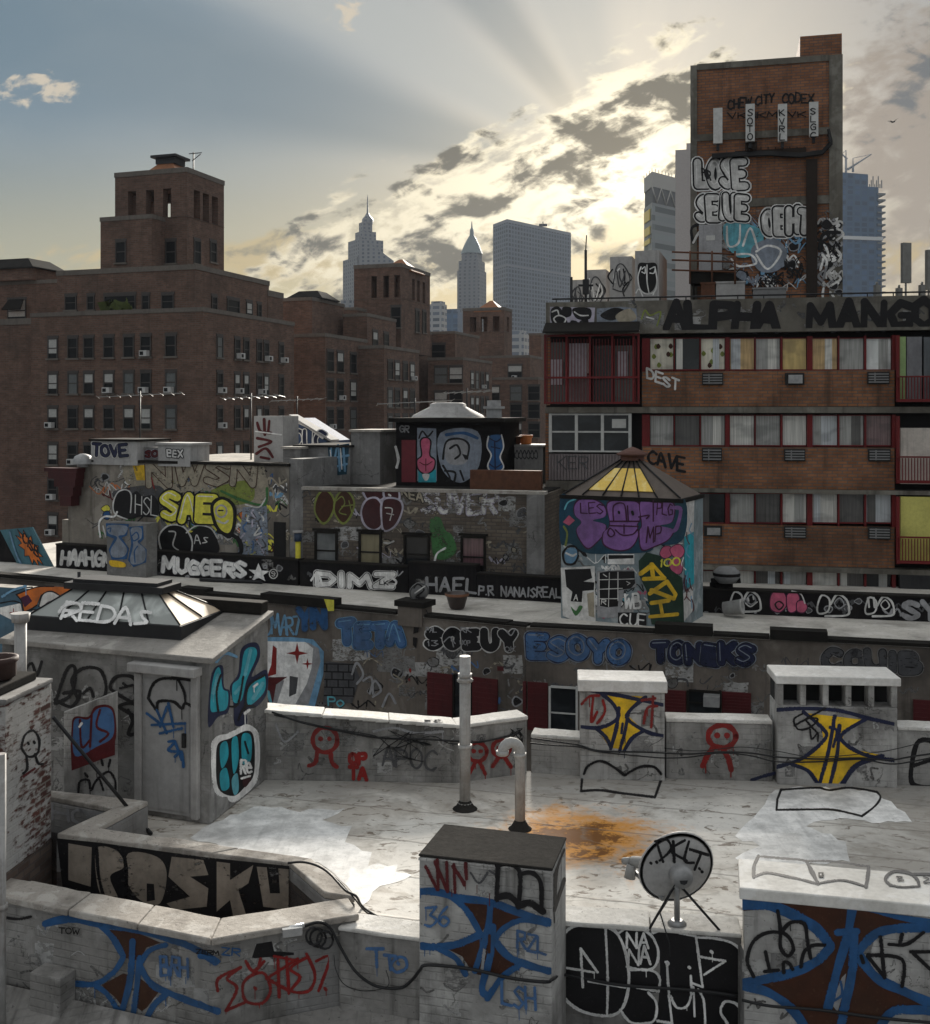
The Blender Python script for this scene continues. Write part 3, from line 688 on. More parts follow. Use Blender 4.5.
# short walls either side of the square block
pl = coped_wall('parapet_wall', 'short grey parapet left of the black-topped square block, blue TTO tag', 'wall', [(-1.3, 11.34), (-.45, 11.10)], .12, .3, -1, WHITEWASH, PALECOPING, .05, .03)
gr = Graf(Wall((-1.3, 11.34), (-.45, 11.10)), (200, 840, 4.043))
for q in ([(675, 440), (740, 440)], [(712, 440), (715, 515)], [(745, 465), (790, 470)], [(765, 470), (770, 525)], [(800, 475), (772, 505), (795, 535), (835, 515), (828, 480), (800, 475)], [(800, 498), (803, 502)]): gr.line(q, 'sb', 11)
gr.done(pl)
pr = coped_wall('parapet_wall', 'low parapet under the satellite dish with black NANA bubble letters', 'wall', [(1.0, 11.46), (2.81, 11.19)], .12, .32, -1, WHITEWASH, PALECOPING, .05, .04)
wv = Wall((1.0, 11.46), (2.81, 11.19)); gr = Graf(wv, (540, 820, 4.43), clip=[(566, 925), (738, 938), (738, 1060), (566, 1060)])
for q in ([(180, 465), (110, 500), (85, 600), (95, 760), (170, 840), (290, 868), (360, 840), (392, 740), (385, 610), (340, 500), (270, 470)], [(350, 500), (400, 475), (480, 500), (522, 570), (515, 640), (470, 665), (385, 650), (378, 600)], [(390, 665), (490, 665), (530, 700), (525, 760), (490, 770), (520, 830), (480, 905), (400, 900), (355, 840), (385, 770), (385, 700)],
          [(500, 500), (560, 490), (690, 515), (710, 620), (730, 760), (735, 960), (520, 960), (500, 900), (525, 800), (530, 600)], [(690, 520), (780, 525), (860, 550), (920, 610), (920, 960), (740, 960), (725, 760), (705, 620)]):
    gr.fill(q, 'k', True)
for q, w in (([(180, 465), (110, 500), (85, 600), (95, 760), (170, 840), (290, 868), (360, 840), (392, 740), (385, 610), (340, 500), (270, 470), (180, 465)], 11), ([(290, 480), (300, 700), (297, 860)], 9), ([(115, 655), (240, 675)], 9), ([(180, 570), (255, 675)], 9), ([(180, 570), (190, 740)], 9), ([(215, 715), (378, 742)], 9),
             ([(350, 500), (400, 475), (480, 500), (522, 570), (515, 640), (470, 665), (385, 650)], 9), ([(390, 665), (490, 665), (530, 700), (525, 760)], 9), ([(525, 760), (430, 742)], 8), ([(480, 765), (515, 810), (510, 880), (475, 900), (400, 895), (355, 840)], 9),
             ([(500, 500), (560, 490), (690, 515)], 9), ([(690, 515), (705, 620), (720, 740)], 9), ([(563, 640), (570, 760), (585, 900)], 9), ([(560, 630), (566, 636)], 14), ([(660, 652), (664, 656)], 12), ([(580, 780), (605, 830), (650, 825), (670, 770), (668, 690)], 9), ([(668, 720), (720, 740)], 8), ([(680, 740), (685, 870)], 8), ([(700, 750), (725, 800), (732, 900)], 9),
             ([(690, 520), (780, 525), (860, 550), (920, 610)], 9), ([(705, 605), (820, 625)], 9), ([(820, 625), (728, 685)], 9), ([(758, 582), (763, 588)], 12), ([(830, 900), (800, 850), (820, 805), (870, 815), (890, 850)], 10), ([(520, 890), (585, 900)], 9)):
    gr.line(q, 'W', w)
gr.tagline('NA', 385, 565, 480, 565, 70, 'W', 8, False); gr.tagline('NA', 392, 640, 490, 640, 72, 'W', 8, False); gr.done(pr, 'black bubble letters edged in white, NANA inside')

# square block with tar top
DFL, DFR, DBR, DBL = (-.46, 11.0), (.842, 10.65), (1.05, 11.44), (-.22, 11.81)
def block(name, label, foot, z0, z1, wm, tm, th=.05, ov=.04, cat='chimney'):
    c = sum((V2(p) for p in foot), Vector((0, 0)))/len(foot); root = thing(name, label, cat, (c.x, c.y, z0)); root['kind'] = 'thing'
    b = MB(wm); b.prism(foot, z0, z1-th); b.build('body', root)
    t = MB(tm); t.prism([c+(V2(p)-c)*(1+ov) for p in foot], z1-th+.002, z1); t.build('cap', root); return root
bd = block('chimney_block', 'square painted masonry block with black tar top, blue and brown star figure', [DFL, DFR, DBR, DBL], -1.0, .99, WHITEWASH2, TAR, .028, .012)
rag = MB(WHITEWASH2)
wD = Wall(DFL, DFR)
for i in range(16):
    u0 = wD.len*i/16; wD.box(rag, u0, u0+wD.len/16-.004, .94-.035*rnd.random(), .96, .001, .012+.01*rnd.random())
rag.build('flashing', bd)
clD = [(420, 856), (551.5, 871), (551.5, 1060), (420, 1060)]; gr = Graf(wD, (410, 810, 4.78), .08, clip=clD)
gr.fill([(150, 390), (230, 415), (375, 440), (570, 505), (660, 545), (560, 525), (450, 565), (405, 620), (380, 540), (335, 590), (290, 500), (210, 420)], 'br'); gr.fill([(330, 600), (290, 630), (180, 665), (250, 700), (300, 780), (340, 790), (370, 780), (430, 785), (520, 735), (440, 690), (400, 620)], 'br')
gr.line([(50, 390), (130, 392), (230, 420), (380, 440), (520, 490), (660, 535)], 'b', 34); gr.line([(180, 400), (270, 480), (335, 590)], 'b', 28); gr.line([(335, 595), (230, 640), (130, 655), (55, 650)], 'b', 34)
gr.line([(660, 545), (540, 525), (450, 565), (405, 620)], 'b', 26); gr.line([(405, 625), (470, 700), (560, 740), (665, 770)], 'b', 34); gr.line([(385, 440), (370, 580), (310, 770)], 'b', 30); gr.line([(395, 560), (385, 690), (345, 840), (355, 880)], 'b', 32)
gr.line([(140, 665), (220, 710), (265, 785)], 'b', 26); gr.line([(520, 745), (440, 800), (370, 900)], 'b', 28); gr.line([(380, 600), (378, 680)], 'br', 12); gr.line([(355, 670), (345, 760)], 'g', 14)
gr.tagline('36', 70, 560, 190, 560, 95, 'sb', 10); gr.tagline('RZL', 512, 660, 650, 690, 75, 'sb', 10, False); gr.tagline('LSH', 440, 930, 600, 960, 100, 'sb', 11, False)
gr.drips([(70, 660), (95, 662), (520, 660)], 'b', 4, 45)
for q in ([(75, 270), (130, 380)], [(130, 240), (135, 380)], [(120, 250), (180, 390)], [(175, 250), (180, 390)], [(210, 260), (215, 395)], [(205, 270), (260, 350)], [(265, 255), (270, 330)], [(230, 300), (260, 360)]): gr.line(q, 'dr', 15)
gr.drips([(200, 380), (265, 340), (320, 360), (380, 400)], 'dr', 4, 60); gr.line([(290, 300), (330, 350), (370, 300)], 'dg', 9); gr.line([(380, 290), (410, 310)], 'dg', 8)
for q, w in (([(420, 265), (415, 430)], 20), ([(415, 265), (480, 260), (525, 300), (522, 430)], 20), ([(522, 310), (580, 300), (625, 350), (628, 480)], 20), ([(415, 420), (470, 410), (520, 450)], 30), ([(520, 460), (570, 445), (635, 485)], 32), ([(520, 430), (520, 470)], 14)): gr.line(q, 'k', w)
gr.done(bd, 'blue and brown star figure with dark red tag')
gr = Graf(Wall(DFR, DBR), (410, 810, 4.78), clip=[(553.5, 874), (566, 843), (566, 1000), (553.5, 1060)]); gr.line([(682, 300), (678, 500)], 'k', 12); gr.line([(735, 190), (700, 290), (695, 450)], 'k', 14); gr.line([(740, 330), (690, 480)], 'k', 16); gr.done(bd)

# wide white-topped block, lower right
CFL = Vector((2.72, 10.88)); CFR = Vector((5.30, 10.29)); cd = (CFR-CFL).normalized(); cn = Vector((-cd.y, cd.x))
bc = block('chimney_block', 'wide block with pale top slab, bold blue and dark brown star figure across its front', [CFL+cd*.04, CFR, CFR+cn*.72, CFL+cd*.04+cn*.72], -1.0, .71, WHITEWASH2, grimy('white_top_slab', (.72, .70, .66), (.25, .23, .2), .35, .1, 2, .7, (.78, .77, .75), .01), .12, .035)
gr = Graf(Level(.71), (730, 840, 4.65))
for q, w in (([(132, 76), (112, 120), (110, 172)], 14), ([(110, 172), (170, 152), (260, 168), (340, 185), (412, 205)], 9), ([(132, 76), (250, 86), (350, 98), (375, 150), (412, 200)], 9), ([(355, 98), (385, 150), (405, 195)], 13), ([(360, 98), (480, 100), (645, 124)], 8), ([(645, 124), (640, 170), (632, 215)], 15), ([(632, 215), (540, 188), (480, 188), (415, 200)], 7),
             ([(745, 208), (722, 180), (760, 146), (830, 152), (868, 180), (880, 212)], 12), ([(880, 214), (800, 218), (745, 208)], 7), ([(850, 158), (900, 158), (960, 165), (985, 200)], 10), ([(775, 170), (800, 172), (780, 185), (808, 186)], 6), ([(900, 170), (925, 180), (900, 195), (930, 198)], 6)): gr.line(q, 'dg', w)
gr.fill([(410, 150), (435, 150), (436, 172), (412, 172)], 'k'); gr.fill([(418, 156), (426, 156), (426, 164), (418, 164)], 'w'); gr.done(bc, 'grey sprayed outlines on the pale top')
clC = [(742.3, 894), (1000, 928), (1000, 1060), (742.3, 1060)]; gr = Graf(Wall(CFL+cd*.04, CFR), (730, 840, 4.65), .07, clip=clC)
gr.fill([(62, 300), (200, 300), (340, 280), (560, 310), (760, 360), (940, 400), (820, 415), (690, 420), (620, 480), (600, 520), (600, 570), (700, 660), (860, 730), (945, 780), (850, 800), (740, 800), (700, 860), (640, 980), (420, 990), (300, 800), (180, 700), (62, 672), (250, 630), (400, 560), (470, 495), (400, 400), (300, 340), (180, 320), (62, 330)], 'br')
gr.fill([(540, 620), (520, 640), (470, 760), (500, 800), (530, 700)], 'g')
for q, w in (([(50, 262), (200, 268), (400, 275), (560, 295), (760, 340), (945, 385)], 44), ([(58, 300), (180, 305), (300, 350), (400, 410), (465, 490)], 46), ([(465, 500), (400, 565), (280, 620), (60, 668)], 42), ([(945, 410), (800, 410), (680, 435), (600, 515)], 40), ([(600, 540), (680, 640), (800, 700), (945, 765)], 44), ([(570, 310), (545, 450), (500, 600), (455, 780)], 40),
             ([(575, 430), (570, 600), (530, 790), (510, 900)], 40), ([(500, 430), (590, 425)], 36), ([(60, 680), (180, 710), (300, 800), (400, 960)], 40), ([(945, 795), (840, 790), (740, 810), (640, 980)], 40), ([(480, 750), (520, 720), (515, 660)], 10)): gr.line(q, 'b', w)
for q in ([(110, 635), (80, 560), (110, 470), (180, 430), (260, 440), (295, 500), (270, 540), (235, 500), (235, 420), (222, 330)], [(240, 430), (280, 385), (345, 390), (360, 470), (375, 550)], [(165, 520), (185, 610)], [(160, 612), (225, 605)], [(250, 615), (250, 570), (275, 575), (290, 600)], [(330, 590), (345, 520), (390, 490), (440, 490)],
          [(610, 540), (620, 570)], [(640, 540), (720, 640)], [(640, 535), (800, 555), (800, 680)], [(700, 450), (718, 640)], [(740, 485), (820, 485), (900, 430)], [(800, 440), (790, 480)], [(840, 520), (945, 520)], [(850, 525), (930, 600)]): gr.line(q, 'k', 16)
gr.done(bc, 'large blue and dark brown star figure')

# far parapet of the near roof, in runs
pp = coped_wall('parapet_wall', 'white low parapet bending in the middle, with red stick-legged circle figures and APOC tag', 'wall', [V2(F0)+Vector((-.15, .06)), F1, F2], [1.05, .86, .87], .3, -.3, FARWASH, PALECOPING, .06, .05)
def circleman(gr, cx, cy, rx, ry, c, w, legs, eyes=True):
    gr.line([(cx+rx*math.cos(a/10*2*math.pi), cy+ry*math.sin(a/10*2*math.pi)) for a in range(11)], c, w)
    if eyes:
        for s in (-.35, .35): gr.line([(cx+rx*s, cy-ry*.1), (cx+rx*s+.4, cy-ry*.1+.4)], c, w*1.1)
    for l in legs: gr.line(l, c, w)
wp1, wp2 = Wall(V2(F0)+Vector((-.15, .06)), F1), Wall(F1, F2)
gr = Graf(wp1, (250, 580, 2.906), .08)
circleman(gr, 218, 465, 36, 36, 'r', 11, [[(195, 500), (190, 530), (172, 540)], [(235, 505), (238, 530), (252, 543)]])
gr.tagline('OP', 290, 535, 335, 535, 28, 'r', 10); gr.tagline('TA', 290, 575, 338, 580, 34, 'r', 10)
gr.tagline('APOC', 385, 540, 540, 555, 55, 'dg', 5); gr.line([(360, 440), (420, 430), (480, 445), (560, 440)], 'g', 6); gr.line([(75, 420), (100, 470), (140, 440)], 'g', 5); gr.done(pp, 'red circle figure, OPTA and thin black APOC')
gr = Graf(wp2, (250, 580, 2.906), .08)
circleman(gr, 660, 500, 28, 27, 'r', 10, [[(655, 530), (638, 562)], [(668, 530), (684, 564)]]); circleman(gr, 730, 490, 25, 25, 'r', 10, [[(722, 515), (705, 542)], [(740, 515), (758, 543)]]); gr.done(pp, 'two red circle figures')
c2 = V2(F3)
p3 = coped_wall('parapet_wall', 'low grey parapet right of the tall vent pipe', 'wall', [V2(F2)+Vector((.06, .02)), c2+Vector((0, 0))], .58, .3, -.3, FARWASH, PALECOPING, .05, .03)
fd = (V2(F4)-V2(F3)).normalized(); fw = Wall(F3, F4); fn = Vector((-fd.y, fd.x))
def along(x): return V2(F3)+fd*(fw.u(x))
p4 = coped_wall('parapet_wall', 'white parapet between the two yellow-starred chimneys, one red circle figure', 'wall', [along(666), along(772)], .9, .3, -.3, FARWASH, PALECOPING, .06, .03)
gr = Graf(fw, (540, 640, 2.385), .08)
circleman(gr, 434, 230, 33, 27, 'r', 12, [[(412, 258), (400, 275), (388, 300)], [(438, 262), (450, 285), (456, 310)]]); gr.drips([(395, 298), (455, 308)], 'r', 3, 20); gr.done(p4)
p5 = coped_wall('parapet_wall', 'white parapet at the frame edge past the vented chimney, black outline', 'wall', [along(897), along(985)], .86, .3, -.3, FARWASH, PALECOPING, .06, .03)
gr = Graf(fw, (540, 640, 2.385)); gr.line([(950, 245), (905, 240), (888, 290), (890, 345), (950, 352)], 'k', 11); gr.line([(890, 300), (950, 280)], 'k', 8); gr.done(p5)

def starchimney(name, label, x0, x1, zcap, capth, depth, vents):
    u0, u1 = fw.u(x0), fw.u(x1); c = fw.at((u0+u1)/2, 0); root = thing(name, label, 'chimney', (c.x, c.y, -.1))
    b = MB(WHITEWASH2)
    zv = zcap-.32 if vents else zcap
    fw.box(b, u0, u1, -.1, zv, -depth, .12); b.build('body', root)
    if vents:
        n = 5; pw = .085; L = u1-u0
        for i in range(n+1):
            pm = MB(WHITEWASH2); a = u0+(L-pw)*i/n; fw.box(pm, a, a+pw, zv+.002, zcap, -.12, .117); pm.build('vent_pier', root)
        dm = MB(plain('flue_dark', (.02, .02, .02), .9)); fw.box(dm, u0+.01, u1-.01, zv+.002, zcap-.001, -depth, -.2); dm.build('vent_shade_block', root)  # dark block standing in for the shade seen through the vents
    cm = MB(COPING if False else grimy('white_cap', (.66, .64, .61), (.22, .2, .18), .35, .15, 2, .7, (.74, .73, .71)))
    fw.box(cm, u0-.035, u1+.035, zcap+.002, zcap+capth, -depth-.05, .18); cm.build('cap', root); return root
cA = starchimney('chimney', 'narrow solid white chimney with slab cap, yellow star figure and red scribble', 580, 664, 1.30, .17, .45, False)
cB = starchimney('chimney', 'wide white chimney with row of square vent openings above yellow star figure', 776, 895, 1.47, .12, .5, True)
fwo = Wall(V2(F3)-fn*.12, V2(F4)-fn*.12)
gr = Graf(fwo, (570, 650, 2.583), .05, clip=[(580.5, 600), (663.5, 600), (663.5, 777), (580.5, 776)])
gr.fill([(88, 114), (192, 120), (160, 150), (152, 172), (190, 207), (160, 230), (140, 258), (102, 252), (70, 204), (118, 182), (128, 165)], 'y')
for q, w in (([(22, 100), (120, 116), (240, 142)], 9), ([(78, 110), (112, 140), (124, 175), (80, 200), (25, 198)], 9), ([(195, 122), (156, 155), (150, 180), (200, 212), (243, 222)], 9), ([(126, 150), (120, 200), (105, 255)], 9), ([(150, 165), (142, 210), (128, 262)], 8), ([(70, 204), (92, 225), (106, 252)], 9), ([(188, 210), (160, 228), (140, 260)], 9), ([(136, 190), (133, 215)], 6)): gr.line(q, 'nb', w)
for q in ([(30, 140), (50, 120), (75, 118)], [(60, 120), (55, 185), (70, 160)], [(85, 130), (90, 160), (70, 190)], [(190, 190), (200, 150), (225, 145)], [(215, 120), (210, 200)], [(185, 130), (220, 125)]): gr.line(q, 'r', 6)
gr.ref = (0, 0, 1); gr.line([(584, 774), (588, 766), (600, 761), (612, 766), (624, 775)], 'k', 2.2); gr.line([(625, 775), (640, 767), (654, 767), (661, 774)], 'k', 2.2); gr.done(cA, 'yellow star figure outlined in dark blue')
gr = Graf(fwo, (570, 650, 2.583), .05, clip=[(776.5, 600), (894.5, 600), (894.5, 785), (776.5, 782)])
gr.fill([(605, 162), (755, 180), (708, 212), (704, 235), (740, 258), (808, 272), (760, 292), (730, 310), (692, 346), (640, 344), (610, 310), (572, 296), (620, 270), (655, 232), (650, 205)], 'y')
for q, w in (([(532, 155), (600, 151), (690, 156), (770, 176), (840, 192)], 9), ([(603, 160), (650, 200), (660, 228), (600, 280), (535, 302)], 9), ([(765, 178), (706, 214), (706, 238), (760, 270), (842, 286)], 9), ([(684, 170), (668, 260), (645, 345)], 9), ([(696, 195), (690, 270), (672, 345)], 9), ([(574, 296), (615, 312), (640, 346)], 9), ([(806, 274), (740, 298), (704, 346)], 12), ([(672, 200), (690, 210), (680, 250)], 7)): gr.line(q, 'nb', w)
for q in ([(600, 165), (578, 180), (590, 205), (620, 200), (640, 178), (610, 180), (640, 215)], [(620, 205), (625, 230), (640, 215), (640, 235)], [(580, 195), (660, 150)]): gr.line(q, 'k', 4)
gr.done(cB, 'yellow star figure outlined in dark blue')
gr = Graf(fw, (570, 650, 2.583)); gr.line([(470, 336), (500, 326), (530, 318)], 'nb', 8); gr.done(p4)

# ------------------------------------------------------------------ stair bulkhead with skylight
BR_, BB = V2(G(210, 825)), V2(G(268, 778)); bu = Vector((-.932, .362)); BL_ = BR_+bu*3.5; BK = BL_+(BB-BR_)
RENDER = grimy('bulkhead_grey_render', (.23, .225, .215), (.03, .027, .024), .65, .65, .9, .88, (.34, .33, .32), course=.4)
bh_marker = None
bh = thing('stair_bulkhead', 'grey rendered stair bulkhead with closed steel door, blue letters on its side', 'bulkhead', (BR_.x, BR_.y, 0))
b = MB(RENDER); b.prism([BR_, BB, BK, BL_], 0.002, [2.12, 2.4, 2.4, 2.12]); b.build('wall', bh)
e1 = (BB-BR_).normalized()
rf = MB(grimy('bulkhead_roof_membrane', (.27, .255, .235), (.05, .045, .04), .6, .1, 1.5, .8, (.4, .38, .35), .02, .35, (.42, .7), .5))
o_ = .07; rf.prism([BR_-bu*o_-e1*o_, BB-bu*o_+e1*o_, BK+e1*o_, BL_-e1*o_], [2.122, 2.402, 2.402, 2.122], [2.2, 2.47, 2.47, 2.2]); rf.build('roof', bh)
kb = MB(DARKEDGE); kb.prism([BB+bu*.02-e1*.2, BB+bu*.02+e1*.05, BB+bu*2.0+e1*.05, BB+bu*2.0-e1*.2], 2.45, 2.62); kb.build('curb', bh)
wF, wS = Wall(BR_, BL_), Wall(BR_, BB)
dm = MB(grimy('door_grey_steel', (.34, .335, .33), (.1, .095, .09), .4, .4, 1.2, .6, None, .003))
wF.pbox(dm, 145, 194, 674, 812, .003, .05); wF.pbox(dm, 147.5, 191.5, 679, 808, .05, .058); d_ = dm.build('door', bh)
hm = MB(DARKMETAL); wF.pbox(hm, 186, 189, 732, 746, .06, .1); hm.build('handle', d_)
fr = MB(grimy('door_frame_render', (.4, .39, .38), (.1, .095, .09), .5, .4, 1.2, .8)); wF.pbox(fr, 138, 144.6, 672, 816, .003, .09); wF.pbox(fr, 194.4, 201, 672, 818, .003, .09); wF.pbox(fr, 136, 203, 663, 672, .003, .2); fr.build('door_frame', bh)
gr = Graf(wF, (0, 560, 3.0), .12, base=.004)
for q, w in (([(75, 330), (95, 310), (110, 345), (125, 305)], 8), ([(165, 430), (200, 330), (225, 325), (215, 400), (170, 430)], 9), ([(190, 400), (240, 395), (215, 440), (165, 420)], 9), ([(235, 420), (215, 360), (250, 325), (300, 330), (318, 380), (310, 425)], 9), ([(250, 400), (270, 385), (280, 410)], 8), ([(330, 380), (350, 350), (395, 350), (412, 380), (400, 425), (350, 400), (330, 380)], 9), ([(370, 370), (380, 380)], 7), ([(360, 385), (400, 375)], 6),
             ([(358, 440), (400, 430), (418, 460), (410, 515), (385, 520), (400, 470), (358, 440)], 10), ([(385, 450), (400, 490)], 7), ([(20, 350), (40, 300), (60, 350)], 8)): gr.line(q, 'k', w)
gr.done(bh, 'thin black bubble outlines beside the door')
gr = Graf(Wall(BR_-V2(wF.n)*-.06, BL_-V2(wF.n)*-.06), (0, 560, 3.0), .05)
for q, w in (([(445, 415), (455, 380), (480, 358), (530, 355), (578, 362)], 8), ([(445, 415), (470, 450), (475, 425), (520, 425), (545, 445), (555, 430), (578, 440)], 8), ([(535, 360), (552, 395), (556, 430)], 7)): gr.line(q, 'k', w)
for q in ([(440, 460), (480, 490)], [(470, 450), (500, 520)], [(500, 440), (480, 500)], [(455, 495), (555, 490)], [(505, 430), (520, 500)], [(480, 520), (545, 505)], [(505, 545), (525, 545), (505, 570), (530, 575)], [(525, 545), (545, 600)], [(525, 590), (545, 575), (550, 620)]): gr.line(q, 'b', 7)
gr.done(d_, 'black heart outline and thin blue scribble')
gr = Graf(wS, (0, 560, 3.0), .05)
# upper turquoise letters, nearly abstract
for q in ([(628, 395), (640, 330), (668, 318), (672, 380), (690, 395), (685, 455), (655, 470), (625, 500)], [(690, 380), (715, 340), (725, 265), (770, 248), (780, 290), (755, 350), (800, 330), (800, 400), (770, 440), (740, 450), (740, 490), (705, 495), (700, 430)]):
    gr.fill(q, 'nb', True)
for q in ([(634, 390), (645, 335), (660, 325), (668, 385), (684, 398), (680, 445), (650, 455), (632, 450)], [(698, 375), (720, 350), (733, 275), (762, 262), (770, 288), (740, 360), (725, 420), (700, 425)], [(745, 385), (790, 345), (795, 390), (760, 430), (742, 430)]): gr.fill(q, 't', True)
for q in ([(640, 400), (655, 345)], [(735, 345), (752, 270)], [(705, 400), (722, 380)], [(760, 415), (788, 370)]): gr.line(q, 'cy', 9)
for q in ([(655, 455), (650, 395), (662, 345)], [(690, 440), (715, 430), (730, 350)], [(735, 455), (745, 380), (795, 345)], [(715, 480), (735, 440), (765, 440)]): gr.line(q, 'k', 5)
gr.line([(735, 460), (748, 450)], 'W', 8); gr.line([(762, 380), (772, 372)], 'W', 6); gr.line([(650, 305), (675, 280), (710, 290)], 'lb', 8); gr.done(bh, 'turquoise and black upper lettering')
gr = Graf(wS, (0, 560, 3.0), .03)
gr.line([(655, 690), (645, 600), (650, 545), (690, 530), (710, 520), (740, 505), (765, 530), (765, 640), (740, 685), (700, 715), (690, 700), (655, 690)], 'W', 22); gr.fill([(655, 685), (648, 600), (655, 550), (690, 535), (740, 512), (762, 535), (762, 640), (735, 680), (700, 708)], 'k', True)
for q, c in (([(660, 560), (680, 545), (685, 590), (665, 625)], 't'), ([(660, 640), (680, 625), (688, 680), (665, 690)], 't'), ([(695, 545), (712, 532), (716, 600), (700, 640)], 't'), ([(695, 660), (712, 640), (716, 690), (702, 704)], 'cy'), ([(725, 530), (745, 520), (755, 540), (752, 600), (728, 610)], 't'), ([(728, 660), (750, 640), (752, 660), (735, 682)], 'mr')): gr.fill(q, c, True)
gr.tagline('Re', 722, 640, 755, 640, 40, 'W', 6); gr.line([(725, 655), (750, 648)], 'W', 5); gr.line([(735, 545), (745, 580)], 'k', 5); gr.done(bh, 'small turquoise bubble piece ringed in white')

C1, C2, C3 = Vector((-6.33, 16.0)), Vector((-3.94, 15.2)), Vector((-3.62, 16.42)); C4 = C1+(C3-C2)
sk = thing('roof_skylight', 'hipped grey glass skylight with end panes in sky-glow cream, REDAS in white across it', 'skylight', (*((C1+C3)/2), 2.3))
su_, sv = (C1-C2).normalized(), (C3-C2).normalized(); LU, LV = (C1-C2).length, (C3-C2).length
def sq(u, v, z): p = C2+su_*u+sv*v; return Vector((p.x, p.y, z))
mb = MB(DARKMETAL); mb.prism([sq(-.05, -.05, 0), sq(LU+.05, -.05, 0), sq(LU+.05, LV+.05, 0), sq(-.05, LV+.05, 0)], [2.2, 2.2, 2.38, 2.38], 2.46); mb.build('base_frame', sk)
zb, zt = 2.463, 2.80; uo, ui, vo, vi = 0, LU, 0, LV; T = dict(a=(.62, .45), b=(LU-.45, .45), c=(LU-.45, LV-.45), d=(.62, LV-.45))
A_, B_, Cc, D_ = sq(0, 0, zb), sq(LU, 0, zb), sq(LU, LV, zb), sq(0, LV, zb); a_, b_, c_, d2 = (sq(*T[k], zt) for k in 'abcd')
mb = MB(GREYGLASS); mb.face([A_, B_, b_, a_]); mb.face([B_, Cc, c_, b_]); mb.build('front_panes', sk)
mb = MB(CREAM); mb.face([D_, A_, a_, d2]); mb.face([Cc, D_, d2, c_]); mb.build('end_panes', sk)['label'] = 'panes coloured cream for the sky glow'
mb = MB(DARKMETAL)
def bar(mb, p, q, r=.013): mb.tube([p+Vector((0, 0, .012)), q+Vector((0, 0, .012))], r, 5)
for i in range(6): t = i/5; bar(mb, A_.lerp(B_, t), a_.lerp(b_, t))
bar(mb, D_, d2); bar(mb, Cc, c_); t = .5; bar(mb, D_.lerp(A_, t), d2.lerp(a_, t)); bar(mb, Cc.lerp(B_, t), c_.lerp(b_, t))
mb.build('glazing_bars', sk)
mb = MB(DARKMETAL); mb.prism([sq(.5, .36, 0), sq(LU-.33, .36, 0), sq(LU-.33, LV-.36, 0), sq(.5, LV-.36, 0)], 2.805, 2.9); mb.prism([sq(.62, .42, 0), sq(LU-.45, .42, 0), sq(LU-.45, LV-.42, 0), sq(.62, LV-.42, 0)], 2.9, 2.95); mb.build('ridge_cap', sk)
gr = Graf(Plane3(A_, B_, a_), (0, 500, 4.65), base=.035); gr.tagline('REDAs', 285, 550, 690, 585, 75, 'W', 13, lean=.25, gap=.1); gr.line([(275, 520), (300, 490), (360, 480), (375, 510), (300, 540)], 'W', 12); gr.done(sk, 'white REDAS tag')

ghosts(w1, pf, 12, 205, 925, 1000, 26, 16, slant=.1); ghosts(w2, pf, 222, 335, 945, 990, 16, 12, slant=-.1); ghosts(wv, pr, 565, 735, 945, 1010, 8, 14)
ghosts(wD, bd, 425, 545, 880, 1010, 22, 14, slant=.12, clip=clD); ghosts(wp1, pp, 275, 450, 728, 775, 26, 12); ghosts(wp2, pp, 460, 522, 730, 765, 8, 8); ghosts(fw, p4, 670, 768, 728, 770, 12, 10)
ghosts(fwo, cA, 584, 660, 700, 770, 10, 10); ghosts(fwo, cB, 780, 890, 712, 778, 12, 10); ghosts(wF, bh, 32, 134, 680, 790, 22, 14, slant=.08); ghosts(wS, bh, 212, 262, 690, 780, 14, 10); ghosts(wCC_ if 'wCC_' in globals() else Wall(CFL+cd*.04, CFR), bc, 745, 925, 920, 1015, 16, 16, clip=clC)

GRAF_LIFT = .009
# ------------------------------------------------------------------ middle row of tenements across the alley
OLDWALL = grimy('stained_brown_render', (.155, .132, .113), (.03, .026, .023), .7, .65, .7, .9, (.215, .19, .165))
PALEROOF = grimy('pale_weathered_roof', (.56, .53, .48), (.13, .115, .1), .55, .05, .8, .7, (.64, .61, .57), .02, .35, (.45, .66), .5)
BLACKPAINT = grimy('black_painted_masonry', (.012, .011, .012), (.035, .031, .028), .3, .3, 1.5, .9, None, .01, .12)
SHUTTER = grimy('maroon_shutter', (.085, .012, .014), (.03, .008, .008), .4, .4, 2, .7)
MA, MBp = Vector((-5.5, 31.3)), Vector((1.52, 27.8)); md = (MBp-MA).normalized(); ML = MA-md*17.0
MC = MBp+(Vector((10.6, 25.4))-MBp).normalized()*12.5
wM, wN = Wall(MA, MBp), Wall(MBp, MC); mn = Vector((-md.y, md.x)); nn_ = Vector((-wN.t.y, wN.t.x))
ma = thing('tenement_building', 'alley tenement with maroon shutters, white letter piece and flat roof holding the pot', 'building', (*MA, -16))
b = MB(OLDWALL); q = [ML, MBp, MBp+mn*11, ML+mn*11]; b.prism(q, -16, -.02); b.build('wall', ma)
b = MB(PALEROOF); b.prism(q, -.018, 0); b.build('roof', ma)
mc_ = thing('tenement_building', 'alley tenement below the purple bulkhead, dark blue bubble letters along its top', 'building', (*MC, -16))
b = MB(OLDWALL); q2 = [MBp+md*.01, MC, MC+nn_*11, MBp+md*.01+mn*11]; b.prism(q2, -16, -.02); b.build('wall', mc_)
b = MB(PALEROOF); b.prism(q2, -.018, 0); b.build('roof', mc_)
def curbs(w, root, items):
    b = MB(DARKEDGE)
    for x0, x1, zz, o in items: w.box(b, w.u(x0), w.u(x1)-.01, .002, zz, -.35, o)
    b.build('coping', root)
